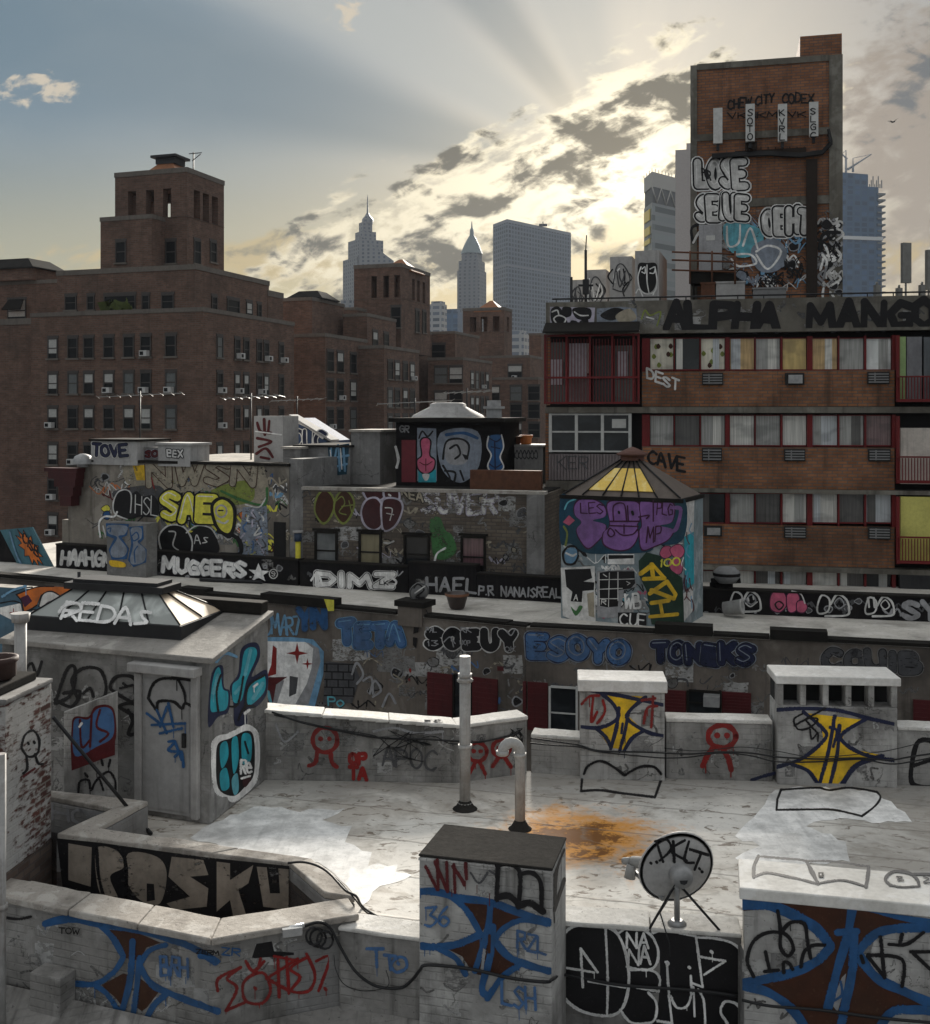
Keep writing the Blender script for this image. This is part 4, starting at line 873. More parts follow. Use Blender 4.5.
curbs(wM, ma, [(-90, 180, .12, .06), (180, 206, .22, .05), (206, 262, .12, .06), (262, 335, .26, .08), (335, 397, .08, .05), (425, 508, .08, .05), (508, 527, .05, .05)])
curbs(wN, mc_, [(530, 655, .06, .04), (655, 713, .24, .07), (713, 770, .07, .05), (770, 828, .24, .08), (828, 990, .08, .05)])
b = MB(OLDWALL); wM.pbox(b, 399, 423, 607, 626, -.5, .07); b.build('pier', ma); b = MB(DARKEDGE); wM.pbox(b, 396, 426, 601, 606.7, -.55, .1); b.build('pier_cap', ma)
gr = Graf(wM, base=.085); gr.fill([(324, 599), (334, 600), (334, 611), (328, 611)], 'Y'); gr.done(ma)
def shutter(w, root, x0, x1, y0, y1):
    b = MB(SHUTTER); w.pbox(b, x0, x1, y0, y1, .004, .05)
    for i in range(1, 8): y = y0+(y1-y0)*i/8; w.pbox(b, x0+1, x1-1, y-.7, y+.7, .05, .06)
    b.build('shutter', root)
shutter(wM, ma, 428, 453, 673, 716); shutter(wM, ma, 473, 498, 678, 718); shutter(wM, ma, 523.5, 526.6, 681, 728)
shutter(wN, mc_, 528, 548, 682, 730); shutter(wN, mc_, 663, 686, 690, 716); shutter(wN, mc_, 722, 751, 692, 716); shutter(wN, mc_, 913, 940, 700, 735)
def windowp(w, root, x0, x1, y0, y1, pane, frame, fwid=2.0, o=.0, rails=1):
    b = MB(pane); w.pbox(b, x0+fwid*.5, x1-fwid*.5, y0+fwid*.5, y1-fwid*.5, o+.002, o+.012); wn = b.build('window', root)
    f = MB(frame); w.pbox(f, x0, x0+fwid, y0, y1, o+.001, o+.06); w.pbox(f, x1-fwid, x1, y0, y1, o+.001, o+.06)
    w.pbox(f, x0+fwid+.01, x1-fwid-.01, y0, y0+fwid, o+.001, o+.058); w.pbox(f, x0+fwid+.01, x1-fwid-.01, y1-fwid, y1, o+.001, o+.075)
    for i in range(rails): y = y0+(y1-y0)*(i+1)/(rails+1); w.pbox(f, x0+fwid+.01, x1-fwid-.01, y-fwid*.35, y+fwid*.35, o+.013, o+.04)
    f.build('frame', wn); return wn
windowp(wM, ma, 453.5, 472.5, 674, 718, BLACKGLASS, DARKEDGE, 1.5)
WHITEFRAME = plain('white_window_frame', (.5, .5, .48), .6)
windowp(wN, mc_, 549, 578, 686, 740, BLACKGLASS, WHITEFRAME, 2); windowp(wN, mc_, 687, 721, 690, 716, BLACKGLASS, DARKEDGE, 2)
b = MB(GALV); wN.pbox(b, 704, 720, 693, 703, .06, .4); b.build('air_conditioner', mc_)
# paint along the alley wall
gr = Graf(wM, (260, 600, 3.1), .35)
gr.tagline('OMAR7', 15, 105, 125, 108, 55, 'lb', 7, gap=.1); gr.bubble('YN', 120, 85, 200, 88, 60, 'b', 'dg', 20, 3); gr.done(ma, 'pale blue tag')
gr = Graf(wM, (260, 600, 3.1), .12); gr.fill([(-120, 115), (100, 115), (165, 122), (198, 160), (196, 230), (170, 330), (-120, 330)], 'lb'); gr.fill([(-120, 128), (150, 132), (182, 150), (188, 190), (150, 325), (-120, 330)], 'g'); gr.fill([(-120, 125), (140, 130), (165, 150), (160, 210), (145, 260), (110, 322), (50, 328), (75, 250), (22, 235), (-120, 240)], 'W')
gr.fill([(92, 235), (118, 240), (112, 290), (90, 300)], 'dg')
for cx, cy, s in ((115, 165, 34), (147, 198, 18)): gr.fill([(cx, cy-s), (cx+s*.18, cy-s*.18), (cx+s, cy), (cx+s*.18, cy+s*.18), (cx, cy+s), (cx-s*.18, cy+s*.18), (cx-s, cy), (cx-s*.18, cy-s*.18)], 'r')
gr.fill([(40, 140), (52, 150), (50, 230), (22, 238), (35, 200)], 'r'); gr.fill([(22, 240), (85, 238), (50, 262), (40, 320), (20, 320)], 'dr'); gr.line([(25, 285), (35, 325)], 'cy', 9); gr.done(ma, 'white letter with red stars, ringed in blue')
gr = Graf(wM, (260, 600, 3.1), .2); gr.fill([(205, 190), (290, 198), (310, 240), (285, 320), (195, 320)], 'dg')
for y in (198, 222, 246, 270, 296): gr.line([(200, y), (290, y+2)], 'k', 4, False)
for i, y in enumerate((198, 222, 246, 270)):
    for x in (215, 250, 283): gr.line([(x+(i % 2)*16-8, y+2), (x+(i % 2)*16-8, y+23)], 'k', 4, False)
for q in ([(285, 230), (300, 195), (320, 230), (300, 260)], [(340, 290), (355, 250), (375, 280), (350, 300)], [(320, 250), (345, 240), (350, 290)], [(380, 330), (400, 290), (420, 320)]): gr.line(q, 'g', 7)
gr.tagline('Pou', 212, 328, 285, 330, 24, 'cy', 5); gr.done(ma, 'painted brickwork')
gr = Graf(wM, (260, 600, 3.1), .38); gr.bubble('TETA', 250, 135, 440, 137, 56, 'sb', 'b', 25, 3, 'lb', 1.6, gap=.4, detail='lb', jit=.18); gr.done(ma, 'blue TETA bubble letters')
gr = Graf(wM, (260, 600, 3.1), .08); gr.bubble('SOEUY', 520, 142, 790, 148, 46, 'k', 'k', 24, 1, 'w', 3.5, gap=.6)
gr.fill([(478, 70), (495, 75), (490, 100), (475, 105)], 'k'); gr.fill([(474, 115), (488, 118), (484, 150), (474, 140)], 'k')
for t, x, y in (('PAL', 515, 100), ('13', 520, 142), ('UOP', 620, 140), ('RK', 622, 100), ('OK', 760, 160)): gr.tagline(t, x, y, x+32, y, 15, 'g', 3, False)
for q in ([(570, 130), (590, 115), (600, 145)], [(590, 115), (605, 135)], [(765, 95), (778, 110), (790, 92)]): gr.line(q, 'g', 4)
gr.done(ma, 'black SOEUY bubble letters edged in grey')
gr = Graf(wM, (260, 600, 3.1), .3); gr.line([(465, 215), (466, 222)], 'r', 7); gr.line([(462, 245), (463, 250)], 'r', 6); gr.fill([(735, 205), (755, 206), (755, 220), (736, 219)], 'dr'); gr.done(ma)
gr = Graf(wN, (540, 440, 2.385), .38); gr.bubble('ESOYO', -22, 518, 205, 524, 42, 'sb', 'nb', 20, 2.5, 'gb', 1.8, gap=.3, detail='gb', jit=.2, smooth=True); gr.done(mc_, 'blue ESOYO bubble letters')
gr = Graf(wN, (540, 440, 2.385), .4); gr.bubble('TONEKS', 272, 526, 504, 530, 40, 'nb', 'k', 18, 2, 'gb', 2, gap=.3, detail='gb', jit=.2); gr.done(mc_, 'navy TONEKS bubble letters')
gr = Graf(wN, (540, 440, 2.385), .4); gr.bubble('COUIB', 680, 540, 900, 556, 40, 'dg', 'k', 17, 2, 'gh', 2, gap=.4, jit=.2); gr.done(mc_, 'faded dark letters COUIB')

# low black parapet walls at the back of the roofs
K0, K1, K2 = V2(G(20, 565)), V2(G(300, 586)), V2(G(562, 603))
wK1, wK2 = Wall(K0, K1), Wall(K1, K2)
def blackwall(w, x0, x1, h, label, th=.35, z0=.003):
    a, c = w.at(w.u(x0), 0), w.at(w.u(x1), 0)
    root = thing('parapet_wall', label, 'wall', (a.x, a.y, z0)); root['kind'] = 'thing'
    b = MB(BLACKPAINT); w.box(b, w.u(x0), w.u(x1), z0, h-.05, -th, 0); b.build('wall', root)
    b = MB(DARKEDGE); w.box(b, w.u(x0), w.u(x1), h-.048, h, -th-.03, .03); b.build('coping', root); return root
k1 = blackwall(wK1, 56, 148, .85, 'low black wall left of the blue-lettered box, white scrawled letters')
gr = Graf(wK1, (0, 500, 4.65), .15); gr.bubble('HAAHGM', 285, 300, 520, 310, 60, 'w', 'g', 14, 2, gap=.2); gr.done(k1, 'white HAAHGM letters')
k2 = blackwall(wK1, 148.5, 298, .82, 'low black wall with chunky white MUGGERS letters and a star')
gr = Graf(wK1, (60, 440, 3.72), .08); gr.bubble('MUGGERS', 382, 490, 690, 508, 48, 'W', 'g', 15, 1.5, gap=.18, smooth=False)
gr.fill([(738, 458), (750, 485), (778, 488), (756, 503), (764, 525), (738, 512), (715, 525), (724, 500), (702, 482), (728, 484)], 'W'); circleman(gr, 794, 498, 15, 17, 'w', 4, []); gr.tagline('S', 788, 506, 800, 507, 16, 'w', 3); gr.done(k2, 'white MUGGERS letters with star')
k3 = blackwall(wK2, 300, 408, .8, 'low black wall under the brick facade, white DIMZ letters')
gr = Graf(wK2, (300, 470, 3.58), .05); gr.bubble('DIMZ', 60, 412, 330, 420, 40, 'W', 'k', 17, 2, 'w', 3, gap=.25, smooth=False)
gr.line([(40, 395), (60, 370), (75, 400), (55, 410)], 'W', 8); gr.line([(320, 380), (345, 400), (330, 420)], 'W', 8); gr.tagline('LK', 285, 410, 315, 412, 16, 'k', 3); gr.done(k3, 'white DIMZ letters')
k4 = blackwall(wK2, 408.5, 476, .95, 'low black wall with plain grey HAEL capitals')
gr = Graf(wK2, (300, 470, 3.58), .12); gr.tagline('HAEL', 455, 430, 630, 440, 44, 'g', 10, False, gap=.4); gr.done(k4, 'grey HAEL capitals')
b = MB(BLACKPAINT); wK2.pbox(b, 420, 478, 566, 576, -.5, -.36); sg = b.build('sign_board', k4)
gr = Graf(Wall(V2(wK2.at(0, 0, -.36)), V2(wK2.at(5, 0, -.36))), (300, 470, 3.58), .1); gr.tagline('STYME', 430, 372, 615, 378, 14, 'W', 6, False); gr.done(sg)
k5 = blackwall(wK2, 476.5, 566, .72, 'low black wall with small grey NANAISREAL capitals')
gr = Graf(wK2, (300, 470, 3.58), .1); gr.tagline('P.R:NANAISREAL', 640, 447, 935, 458, 32, 'g', 6, False, gap=.3); gr.done(k5, 'grey P.R. NANAISREAL capitals')
# box with two blue-grey letters
tb = thing('roof_box', 'grey box with two blue edged silver letters at the end of the black wall', 'box', (*V2(wK1.at(wK1.u(128), 0)), 0))
b = MB(GREYWALL); wT = Wall(V2(wK1.at(0, 0, .6)), V2(wK1.at(5, 0, .6))); wT.box(b, wT.u(107), wT.u(146), .003, wT.z(126, 523), -.55, 0); b.build('body', tb)
gr = Graf(wT, (0, 500, 4.65), .05, base=.004)
gr.fill([(492, 108), (600, 112), (590, 165), (565, 175), (600, 225), (590, 275), (520, 278), (505, 230), (530, 180), (495, 165)], 'b'); gr.fill([(502, 118), (590, 122), (580, 160), (550, 170), (590, 225), (575, 262), (525, 265), (515, 230), (545, 175), (505, 155)], 'gb', True)
gr.fill([(600, 125), (665, 120), (668, 180), (650, 200), (682, 230), (680, 290), (620, 312), (595, 280), (610, 200)], 'b'); gr.fill([(608, 135), (655, 130), (658, 175), (640, 195), (675, 230), (670, 285), (620, 300), (605, 275), (620, 205)], 'gb', True)
gr.line([(615, 165), (635, 150), (645, 175), (622, 190), (612, 170)], 'b', 6); gr.line([(640, 215), (625, 240), (628, 290)], 'b', 6); gr.line([(500, 135), (515, 130), (512, 148)], 'b', 5); gr.fill([(512, 280), (575, 290), (580, 312), (518, 308)], 'y', True); gr.done(tb, 'blue and silver letters')

# left graffiti building
STUCCO = grimy('pale_grey_stucco', (.26, .23, .195), (.045, .04, .034), .7, .7, .6, .9, (.33, .3, .26))
offk = Wall(V2(wK1.at(0, 0, -.7)), V2(wK1.at(5, 0, -.7))); wL = offk
gl = thing('rear_building', 'pale stuccoed wall covered with yellow, black and earth toned lettering', 'building', (*V2(wL.at(wL.u(180), 0)), -.5))
b = MB(STUCCO); uL, uR = wL.u(80), wL.u(289)
zt_ = wL.z(180, 461)
wL.box(b, uL, uR, -.5, zt_-.1, -9, 0); b.build('wall', gl)
b = MB(STUCCO); wL.box(b, wL.u(62), uL-.005, -.5, wL.z(70, 520), -3, -.01); wL.box(b, wL.u(68), uL-.005, wL.z(70, 520)+.002, wL.z(72, 490), -3, -.012); b.build('buttress', gl)
b = MB(DARKEDGE); wL.box(b, wL.u(128), uR+.05, zt_-.098, zt_, -.5, .08); wL.box(b, uL-.05, wL.u(127.8), zt_-.098, zt_-.03, -.5, .05); b.build('coping', gl)
b = MB(GREYWALL); wL.box(b, uR+.004, wL.u(303), -.5, zt_+.15, -6, -.02); b.build('party_wall', gl)
b = MB(plain('doorway_dark', (.012, .011, .011), .9)); wL.pbox(b, 274, 286, 522, 562, .003, .02); b.build('door', gl)
gr = Graf(wL, (60, 440, 3.72), .45, clip=[(82, 464), (288, 464), (288, 600), (82, 600)]); gr.fill([(262, 85), (700, 80), (765, 130), (768, 240), (640, 250), (560, 190), (300, 200)], 'tan', True); gr.fill([(270, 95), (330, 92), (320, 150), (285, 150)], 'y'); gr.fill([(560, 190), (700, 150), (720, 220), (640, 240)], 'ol', True); gr.done(gl, 'worn earth toned wash')
gr = Graf(wL, (60, 440, 3.72), .4, base=.012, clip=[(82, 464), (288, 464), (288, 600), (82, 600)]); gr.bubble('NWSN', 330, 165, 720, 160, 80, 'tan', 'br', 22, 3, gap=.3, smooth=False); gr.line([(600, 190), (680, 225), (760, 240), (770, 180)], 'gr', 10); gr.line([(690, 240), (740, 250), (765, 215)], 'w', 5); gr.line([(350, 180), (340, 140)], 'r', 5); gr.done(gl, 'faded tan NWSN letters')
gr = Graf(wL, (60, 440, 3.72), .5, base=.01); gr.fill([(680, 250), (770, 245), (775, 430), (660, 430)], 'gb'); gr.fill([(200, 190), (370, 170), (380, 250), (240, 240)], 'dg', True)
for i in range(16): x = rnd.uniform(680, 760); y = rnd.uniform(260, 400); gr.line([(x, y), (x+rnd.uniform(-20, 20), y+rnd.uniform(8, 30)), (x+rnd.uniform(-5, 15), y+rnd.uniform(15, 45))], rnd.choice(['w', 'sb', 'dg', 'lp']), 6)
gr.done(gl, 'worn blue grey scribbles')
gr = Graf(wL, (60, 440, 3.72), .05, base=.02)
gr.fill([(200, 230), (215, 195), (245, 185), (265, 200), (285, 190), (310, 210), (345, 205), (368, 240), (360, 285), (300, 285), (250, 295), (205, 275)], 'k', True)
gr.line([(250, 295), (205, 275), (198, 235), (215, 195), (245, 185), (265, 205), (262, 270)], 'w', 5); gr.tagline('HSL', 280, 275, 362, 280, 65, 'w', 4); gr.line([(150, 360), (145, 310), (165, 285), (200, 285), (212, 268)], 'W', 7); gr.line([(160, 320), (170, 360)], 'w', 5); gr.done(gl, 'black cloud lettering edged in white')
gr = Graf(wL, (60, 440, 3.72), .05, base=.022)
gr.bubble('SAE', 388, 290, 568, 300, 82, 'Y', 'k', 30, 7, gap=.16, detail='W')
gr.fill([(560, 240), (600, 210), (650, 240), (655, 310), (635, 365), (600, 350), (570, 310)], 'k', True); gr.fill([(572, 245), (605, 222), (640, 250), (642, 310), (628, 345), (600, 335), (580, 300)], 'Y', True)
circleman(gr, 600, 265, 20, 22, 'lp', 6, []); gr.line([(585, 300), (610, 310), (625, 300)], 'w', 7); gr.line([(590, 262), (606, 262)], 'k', 5); gr.done(gl, 'bright yellow SAE bubble letters')
gr = Graf(wL, (60, 440, 3.72), .05, base=.016)
gr.fill([(370, 350), (400, 318), (450, 320), (485, 345), (520, 318), (565, 330), (585, 370), (575, 425), (380, 425)], 'k', True)
gr.line([(380, 422), (368, 360), (400, 320), (450, 318), (478, 345), (492, 380), (488, 424)], 'w', 6); gr.line([(470, 345), (510, 318), (560, 328), (585, 365)], 'w', 5); gr.line([(405, 340), (430, 345), (420, 390), (440, 410)], 'w', 5); gr.tagline('As', 500, 385, 550, 385, 30, 'w', 4); gr.line([(590, 340), (660, 365), (670, 424), (600, 424)], 'k', 16); gr.done(gl, 'black heart shaped throw-up edged in white')
# cornice bracket
cb = MB(grimy('maroon_tin_cornice', (.06, .012, .013), (.02, .008, .008), .4, .3, 2, .6)); wC = Wall(V2(wL.at(0, 0, .4)), V2(wL.at(5, 0, .4)))
for y0, y1, x0, x1 in ((468, 472, 45, 78), (472, 479, 49, 77), (479, 487, 55, 76), (487, 496, 60, 74), (496, 506, 61, 72)): wC.pbox(cb, x0, x1, y0, y1-.1, -.35, .05)
tag(cb.build('cornice_bracket'), 'maroon stepped tin cornice bracket sticking out left of the graffiti wall', 'cornice')
# sloped painted board
a, b_, c, d = P(0, 530, 40), P(32, 527, 39.2), P(54, 569, 38.6), P(22, 573, 39.4)
bd2 = thing('painted_board', 'sloping turquoise board with orange starburst at the frame edge', 'board', tuple((a+c)/2))
m_ = MB(grimy('turquoise_paint', (.06, .16, .2), (.02, .03, .04), .4, .3, 1.5, .7)); n_ = (b_-a).cross(c-a).normalized()*.06
if n_.y > 0: n_ = -n_
m_.hexa([a-n_, b_-n_, c-n_, d-n_], [a, b_, c, d]); m_.build('board', bd2)
m_ = MB(BLACKPAINT); m_.hexa([P(-20, 575, 40), P(20, 573.5, 39.6), P(50, 570, 38.8), P(50, 570, 40.5)], [P(-20, 533, 40.2), P(-1, 531, 40.2), P(30, 530, 39.4), P(30, 530, 40.8)]); m_.build('side_wall', bd2)
gr = Graf(Plane3(a, b_, c), (0, 500, 4.65), .05, base=.006)
st = []
for i in range(22):
    an = i/22*2*math.pi; r_ = 1.0 if i % 2 == 0 else .6; st.append((138+math.cos(an)*62*r_+math.sin(an)*22*r_, 225+math.sin(an)*82*r_+math.cos(an)*40*r_))
gr.fill(st, 'o'); gr.line(st+[st[0]], 'k', 3, False); gr.tagline('CISB', 105, 190, 175, 265, 40, 'k', 7); gr.line([(45, 150), (100, 300), (200, 320)], 'lb', 8); gr.done(bd2, 'orange starburst')
# low painted wall behind the skylight
ob = thing('parapet_wall', 'low wall with orange and white cartoonish lettering behind the skylight', 'wall', tuple(P(35, 612, 19.5))); ob['kind'] = 'thing'
wO = Wall(V2(P(-60, 413, 19.4)), V2(P(80, 413, 18.4))); b = MB(grimy('blue_painted_wall', (.07, .14, .2), (.03, .03, .035), .4, .3, 1.5, .7)); wO.pbox(b, -50, 79, 588, 690, -.3, 0, None, COPING); b.build('wall', ob)
gr = Graf(wO, (0, 500, 4.65), .05)
gr.fill([(0, 500), (95, 480), (110, 550), (60, 560), (0, 530)], 'W'); gr.fill([(75, 440), (170, 405), (250, 402), (350, 410), (355, 440), (280, 450), (230, 430), (190, 440), (170, 490), (110, 520), (100, 470)], 'o'); gr.fill([(95, 455), (130, 440), (150, 470), (115, 500)], 'dp'); gr.fill([(180, 490), (200, 440), (240, 425), (285, 450), (290, 480), (230, 500)], 'W', True); gr.fill([(205, 495), (230, 470), (270, 475), (270, 495)], 'mr', True); gr.fill([(105, 545), (160, 510), (210, 520), (200, 545)], 'W')
for q in ([(75, 440), (170, 405), (250, 402)], [(75, 440), (100, 470), (115, 520), (170, 490)], [(180, 495), (198, 440), (240, 425), (285, 450)], [(0, 480), (60, 470), (95, 480)], [(50, 430), (110, 410), (150, 405)], [(105, 550), (130, 515), (200, 510)]): gr.line(q, 'k', 6)
gr.line([(45, 525), (80, 520)], 'r', 4); gr.line([(62, 505), (64, 540)], 'r', 4); gr.line([(10, 450), (60, 420), (120, 400)], 'lb', 9); gr.done(ob, 'orange and white lettering')

# brick rear building with windows
OLDBRICK = brickm('old_tan_brick', (.19, .16, .125), (.12, .098, .078), (.105, .09, .078), .32, .11, .018, paint=None, amt=.55, dirt=(.06, .052, .046))
KB0, KB1 = Vector((-5.05, 35.0)), Vector((2.55, 32.85)); wB = Wall(KB0, KB1)
rb = thing('rear_building', 'soot stained tan brick building with four low windows, black and purple bubble letters high up', 'building', (-1.5, 36, -.5))
zb_ = wB.z(420, 487); uB0, uB1 = wB.u(303), wB.u(545)
b = MB(OLDBRICK); wB.box(b, uB0, uB1, -.5, zb_-.16, -11, 0); b.build('wall', rb)
b = MB(TAR); wB.box(b, uB0+.1, uB1-.1, zb_-.158, zb_-.12, -10.9, -.3); b.build('roof', rb)
b = MB(COPING); wB.box(b, uB0-.03, uB1+.03, zb_-.158, zb_-.06, -.28, .05); b.build('coping', rb)
b = MB(GREYWALL); wB.box(b, wB.u(527), uB1-.01, -.5, zb_-.165, .003, .05); b.build('render_patch', rb)
for x0, x1, y0, y1, p in ((315, 338, 531, 570, glassm('pane_grey_blind', curtain=(.2, .21, .21), folds=3)), (359, 382, 532, 572, glassm('pane_tan_blind', curtain=(.25, .22, .14), folds=3)), (404, 430, 535, 574, BLACKGLASS), (461, 486, 536, 578, glassm('pane_pink_cloth', curtain=(.16, .09, .1), folds=14))):
    windowp(wB, rb, x0, x1, y0, y1, p, DARKEDGE, 2.2, .003, 1)
    l_ = MB(DARKEDGE); wB.pbox(l_, x0-2, x1+2, y0-2.6, y0-.2, .003, .06); l_.build('lintel', rb)
rf_ = (300, 470, 3.58)
gr = Graf(wB, rf_, .12, base=.006, clip=[(304, 492), (526, 492), (526, 600), (304, 600)])
for cx in (90, 160):
    gr.fill([(cx-40, 150), (cx-35, 100), (cx-10, 70), (cx+20, 80), (cx+38, 120), (cx+20, 175), (cx-10, 195)], 'ol', True); gr.fill([(cx-34, 150), (cx-29, 105), (cx-8, 77), (cx+16, 86), (cx+31, 122), (cx+15, 168), (cx-8, 187)], 'br', True)
for q in ([(130, 110), (150, 95), (160, 120), (140, 150), (165, 160)], [(175, 110), (185, 150)], [(150, 130), (190, 125)]): gr.line(q, 'ol', 4)
gr.done(rb, 'dark brown bubble letters edged in olive')
gr = Graf(wB, rf_, .05, base=.008, clip=[(304, 492), (526, 492), (526, 600), (304, 600)])
for q in ([(232, 60), (300, 62), (302, 90), (285, 105), (250, 105), (234, 90)], [(222, 150), (240, 110), (275, 105), (298, 150), (290, 195), (265, 212), (235, 195)], [(305, 62), (345, 65), (350, 105), (310, 105)], [(300, 110), (350, 108), (364, 140), (340, 195), (305, 215), (295, 180)]):
    gr.line(q+[q[0]], 'lp', 14); gr.fill(q, 'mr', True)
gr.line([(305, 135), (330, 140), (322, 180)], 'w', 4); gr.line([(310, 155), (335, 160)], 'w', 4); gr.line([(318, 88), (324, 92)], 'w', 6); gr.line([(300, 260), (318, 262), (335, 255)], 'w', 6); gr.done(rb, 'maroon bubble letters haloed in white')
gr = Graf(wB, rf_, .75, base=.006, clip=[(304, 492), (526, 492), (526, 600), (304, 600)]); gr.bubble('SUVER', 440, 150, 700, 155, 75, 'w', 'lp', 12, 4, gap=.25); gr.done(rb, 'worn whitish lettering')
gr = Graf(wB, rf_, .45, base=.01); gr.fill([(465, 180), (500, 170), (520, 215), (545, 235), (560, 290), (520, 320), (480, 310), (470, 250)], 'gr', True); gr.line([(480, 340), (490, 300), (520, 280)], 'W', 7); gr.done(rb, 'green paint cloud')
gr = Graf(wB, rf_, .3, base=.006, clip=[(304, 492), (526, 492), (526, 600), (304, 600)]); gr.bubble('KEA', 365, 90, 440, 115, 28, 'tan', 'k', 7, 3); gr.done(rb)

# purple lettered bulkhead
U0, U1 = V2(G(561, 618)), V2(G(682, 629)); ud = (U1-U0).normalized(); un = Vector((-ud.y, ud.x)); Ls = (U1-U0).length
wU = Wall(U0, U1); ub = thing('stair_bulkhead', 'painted bulkhead with big purple letters and golden pyramid skylight on top', 'bulkhead', (*U0, 0))
MURAL = grimy('grey_teal_mural_ground', (.22, .27, .29), (.04, .04, .04), .45, .45, 1.2, .8, (.4, .43, .44))
UD = 2.0; ftp = [U0, U1, U1+un*UD, U0+un*UD]; zu = wU.z(622, 497)
b = MB(MURAL); b.prism(ftp, .002, zu-.1); b.build('wall', ub)
b = MB(DARKEDGE); cu = (U0+U1+un*UD)/2; b.prism([cu+(p-cu)*1.025 for p in ftp], zu-.098, zu); b.build('eaves', ub)
GOLD = grimy('glow_gold_fibreglass', (.85, .58, .10), (.45, .25, .03), .45, .1, 1.6, .35, (.9, .72, .28), .03, .5)  # yellow fibreglass with the glow of the panes put into its colour
zp = wU.z(622, 461); apx = lambda u, v, z: Vector((*(U0+ud*u+un*v), z))
r0 = [apx(.05, .05, zu+.002), apx(Ls-.05, .05, zu+.002), apx(Ls-.05, UD-.05, zu+.002), apx(.05, UD-.05, zu+.002)]; r1 = [apx(1.4, .85, zp), apx(Ls-1.4, .85, zp), apx(Ls-1.4, 1.15, zp), apx(1.4, 1.15, zp)]
gs = MB(plain('tarry_skylight_slope', (.12, .095, .08), .6)); 
for i in range(4): j = (i+1) % 4; gs.face([r0[i], r0[j], r1[j], r1[i]])
gs.build('skylight_slope', ub)
nf = ((r0[1]-r0[0]).cross(r1[0]-r0[0])).normalized()
if nf.y > 0: nf = -nf
def slope(t, s_): return r0[0].lerp(r0[1], t).lerp(r1[0].lerp(r1[1], t), s_)
for t0, t1 in ((.16, .335), (.358, .497), (.516, .648), (.666, .82)):
    m_ = MB(GOLD); q = [slope(t0, .14), slope(t1, .14), slope(t1, .74), slope(t0, .74)]; m_.hexa([p+nf*.01 for p in q], [p+nf*.035 for p in q]); m_.build('skylight_pane', ub)
m_ = MB(DARKMETAL)
for t in (0, .17, .347, .507, .657, .81, 1): m_.tube([slope(t, 0)+nf*.03, slope(t, 1)+nf*.03], .022, 5)
m_.build('glazing_bars', ub)
fc = apx(Ls/2, 1.0, zp); m_ = MB(grimy('brown_tin_cap', (.13, .06, .045), (.04, .02, .018), .5, .2, 2, .6))
m_.lathe([(.32, -.02), (.32, .1), (.42, .12), (.42, .16), (.12, .3), (.0, .34)], fc, 14); m_.build('finial_cap', ub)
rz = (550, 480, 5.8125); gr = Graf(wU, rz, .06)
gr.fill([(60, 100), (120, 95), (200, 100), (700, 110), (790, 130), (790, 300), (740, 370), (620, 380), (560, 420), (300, 430), (200, 420), (120, 370), (60, 360)], 'dt', True)
for q in ([(140, 140), (180, 105), (260, 110), (320, 150), (325, 210), (250, 235), (325, 260), (320, 310), (280, 360), (220, 405), (170, 350), (150, 290), (180, 245), (140, 200)],
          [(330, 130), (430, 115), (520, 130), (525, 230), (510, 260), (515, 330), (470, 400), (390, 415), (310, 380), (305, 310), (345, 260)], [(520, 120), (610, 125), (720, 130), (715, 240), (640, 265), (720, 290), (690, 350), (610, 390), (530, 410), (515, 300), (530, 260)]):
    gr.fill(q, 'dp', True); c_0 = (sum(p[0] for p in q)/len(q), sum(p[1] for p in q)/len(q)); gr.fill([(c_0[0]+(p[0]-c_0[0])*.94, c_0[1]+(p[1]-c_0[1])*.94) for p in q], 'p', True)
gr.line([(725, 160), (760, 175), (735, 280), (700, 300)], 'p', 22)
gr.tagline('LES', 180, 195, 310, 195, 60, 'dp', 7, False); gr.tagline('PLG', 620, 200, 710, 210, 70, 'dp', 7, False); gr.tagline('MP', 560, 360, 640, 360, 90, 'dp', 8)
for q in ([(370, 240), (370, 150), (430, 140), (445, 235)], [(450, 150), (455, 235)], [(350, 240), (520, 240)], [(345, 265), (515, 270)], [(515, 215), (575, 205), (560, 225)], [(380, 290), (420, 320), (480, 315), (510, 285)], [(600, 120), (600, 240)], [(430, 260), (430, 310)], [(350, 280), (375, 310), (355, 330), (335, 310), (350, 280)]): gr.line(q, 'dp', 8)
gr.line([(400, 185), (402, 192)], 'k', 12); gr.line([(478, 185), (482, 200)], 'k', 16); gr.done(ub, 'big purple LES letters')
gr = Graf(wU, rz, .08, base=.008)
gr.fill([(75, 245), (110, 205), (145, 235), (110, 265)], 'pk'); gr.line([(85, 170), (105, 130), (150, 110)], 'cy', 9); gr.line([(90, 380), (100, 310), (80, 270)], 'ol', 12)
gr.line([(160, 430), (150, 390), (105, 388), (75, 430), (90, 485), (140, 485), (163, 440)], 'k', 12); gr.fill([(85, 430), (110, 395), (150, 400), (158, 440), (135, 480), (95, 478)], 'lb', True); gr.line([(95, 425), (130, 440), (150, 430)], 'W', 12)
gr.fill([(335, 430), (490, 430), (490, 490), (335, 490)], 'W'); gr.fill([(340, 436), (485, 436), (485, 455), (340, 460)], 'k')
gr.fill([(62, 510), (260, 500), (265, 820), (160, 825), (75, 790)], 'w'); gr.fill([(85, 520), (235, 515), (245, 570), (195, 590), (258, 595), (255, 640), (190, 645), (185, 710), (120, 705), (130, 650), (95, 620)], 'k'); gr.line([(100, 720), (115, 780), (165, 800), (210, 760), (205, 660)], 'w', 7); gr.tagline('A', 138, 700, 160, 700, 32, 'w', 5, False); gr.fill([(120, 735), (150, 790), (190, 740), (170, 730), (150, 760)], 'gr', True); gr.fill([(215, 660), (255, 650), (258, 800), (225, 790)], 'tan')
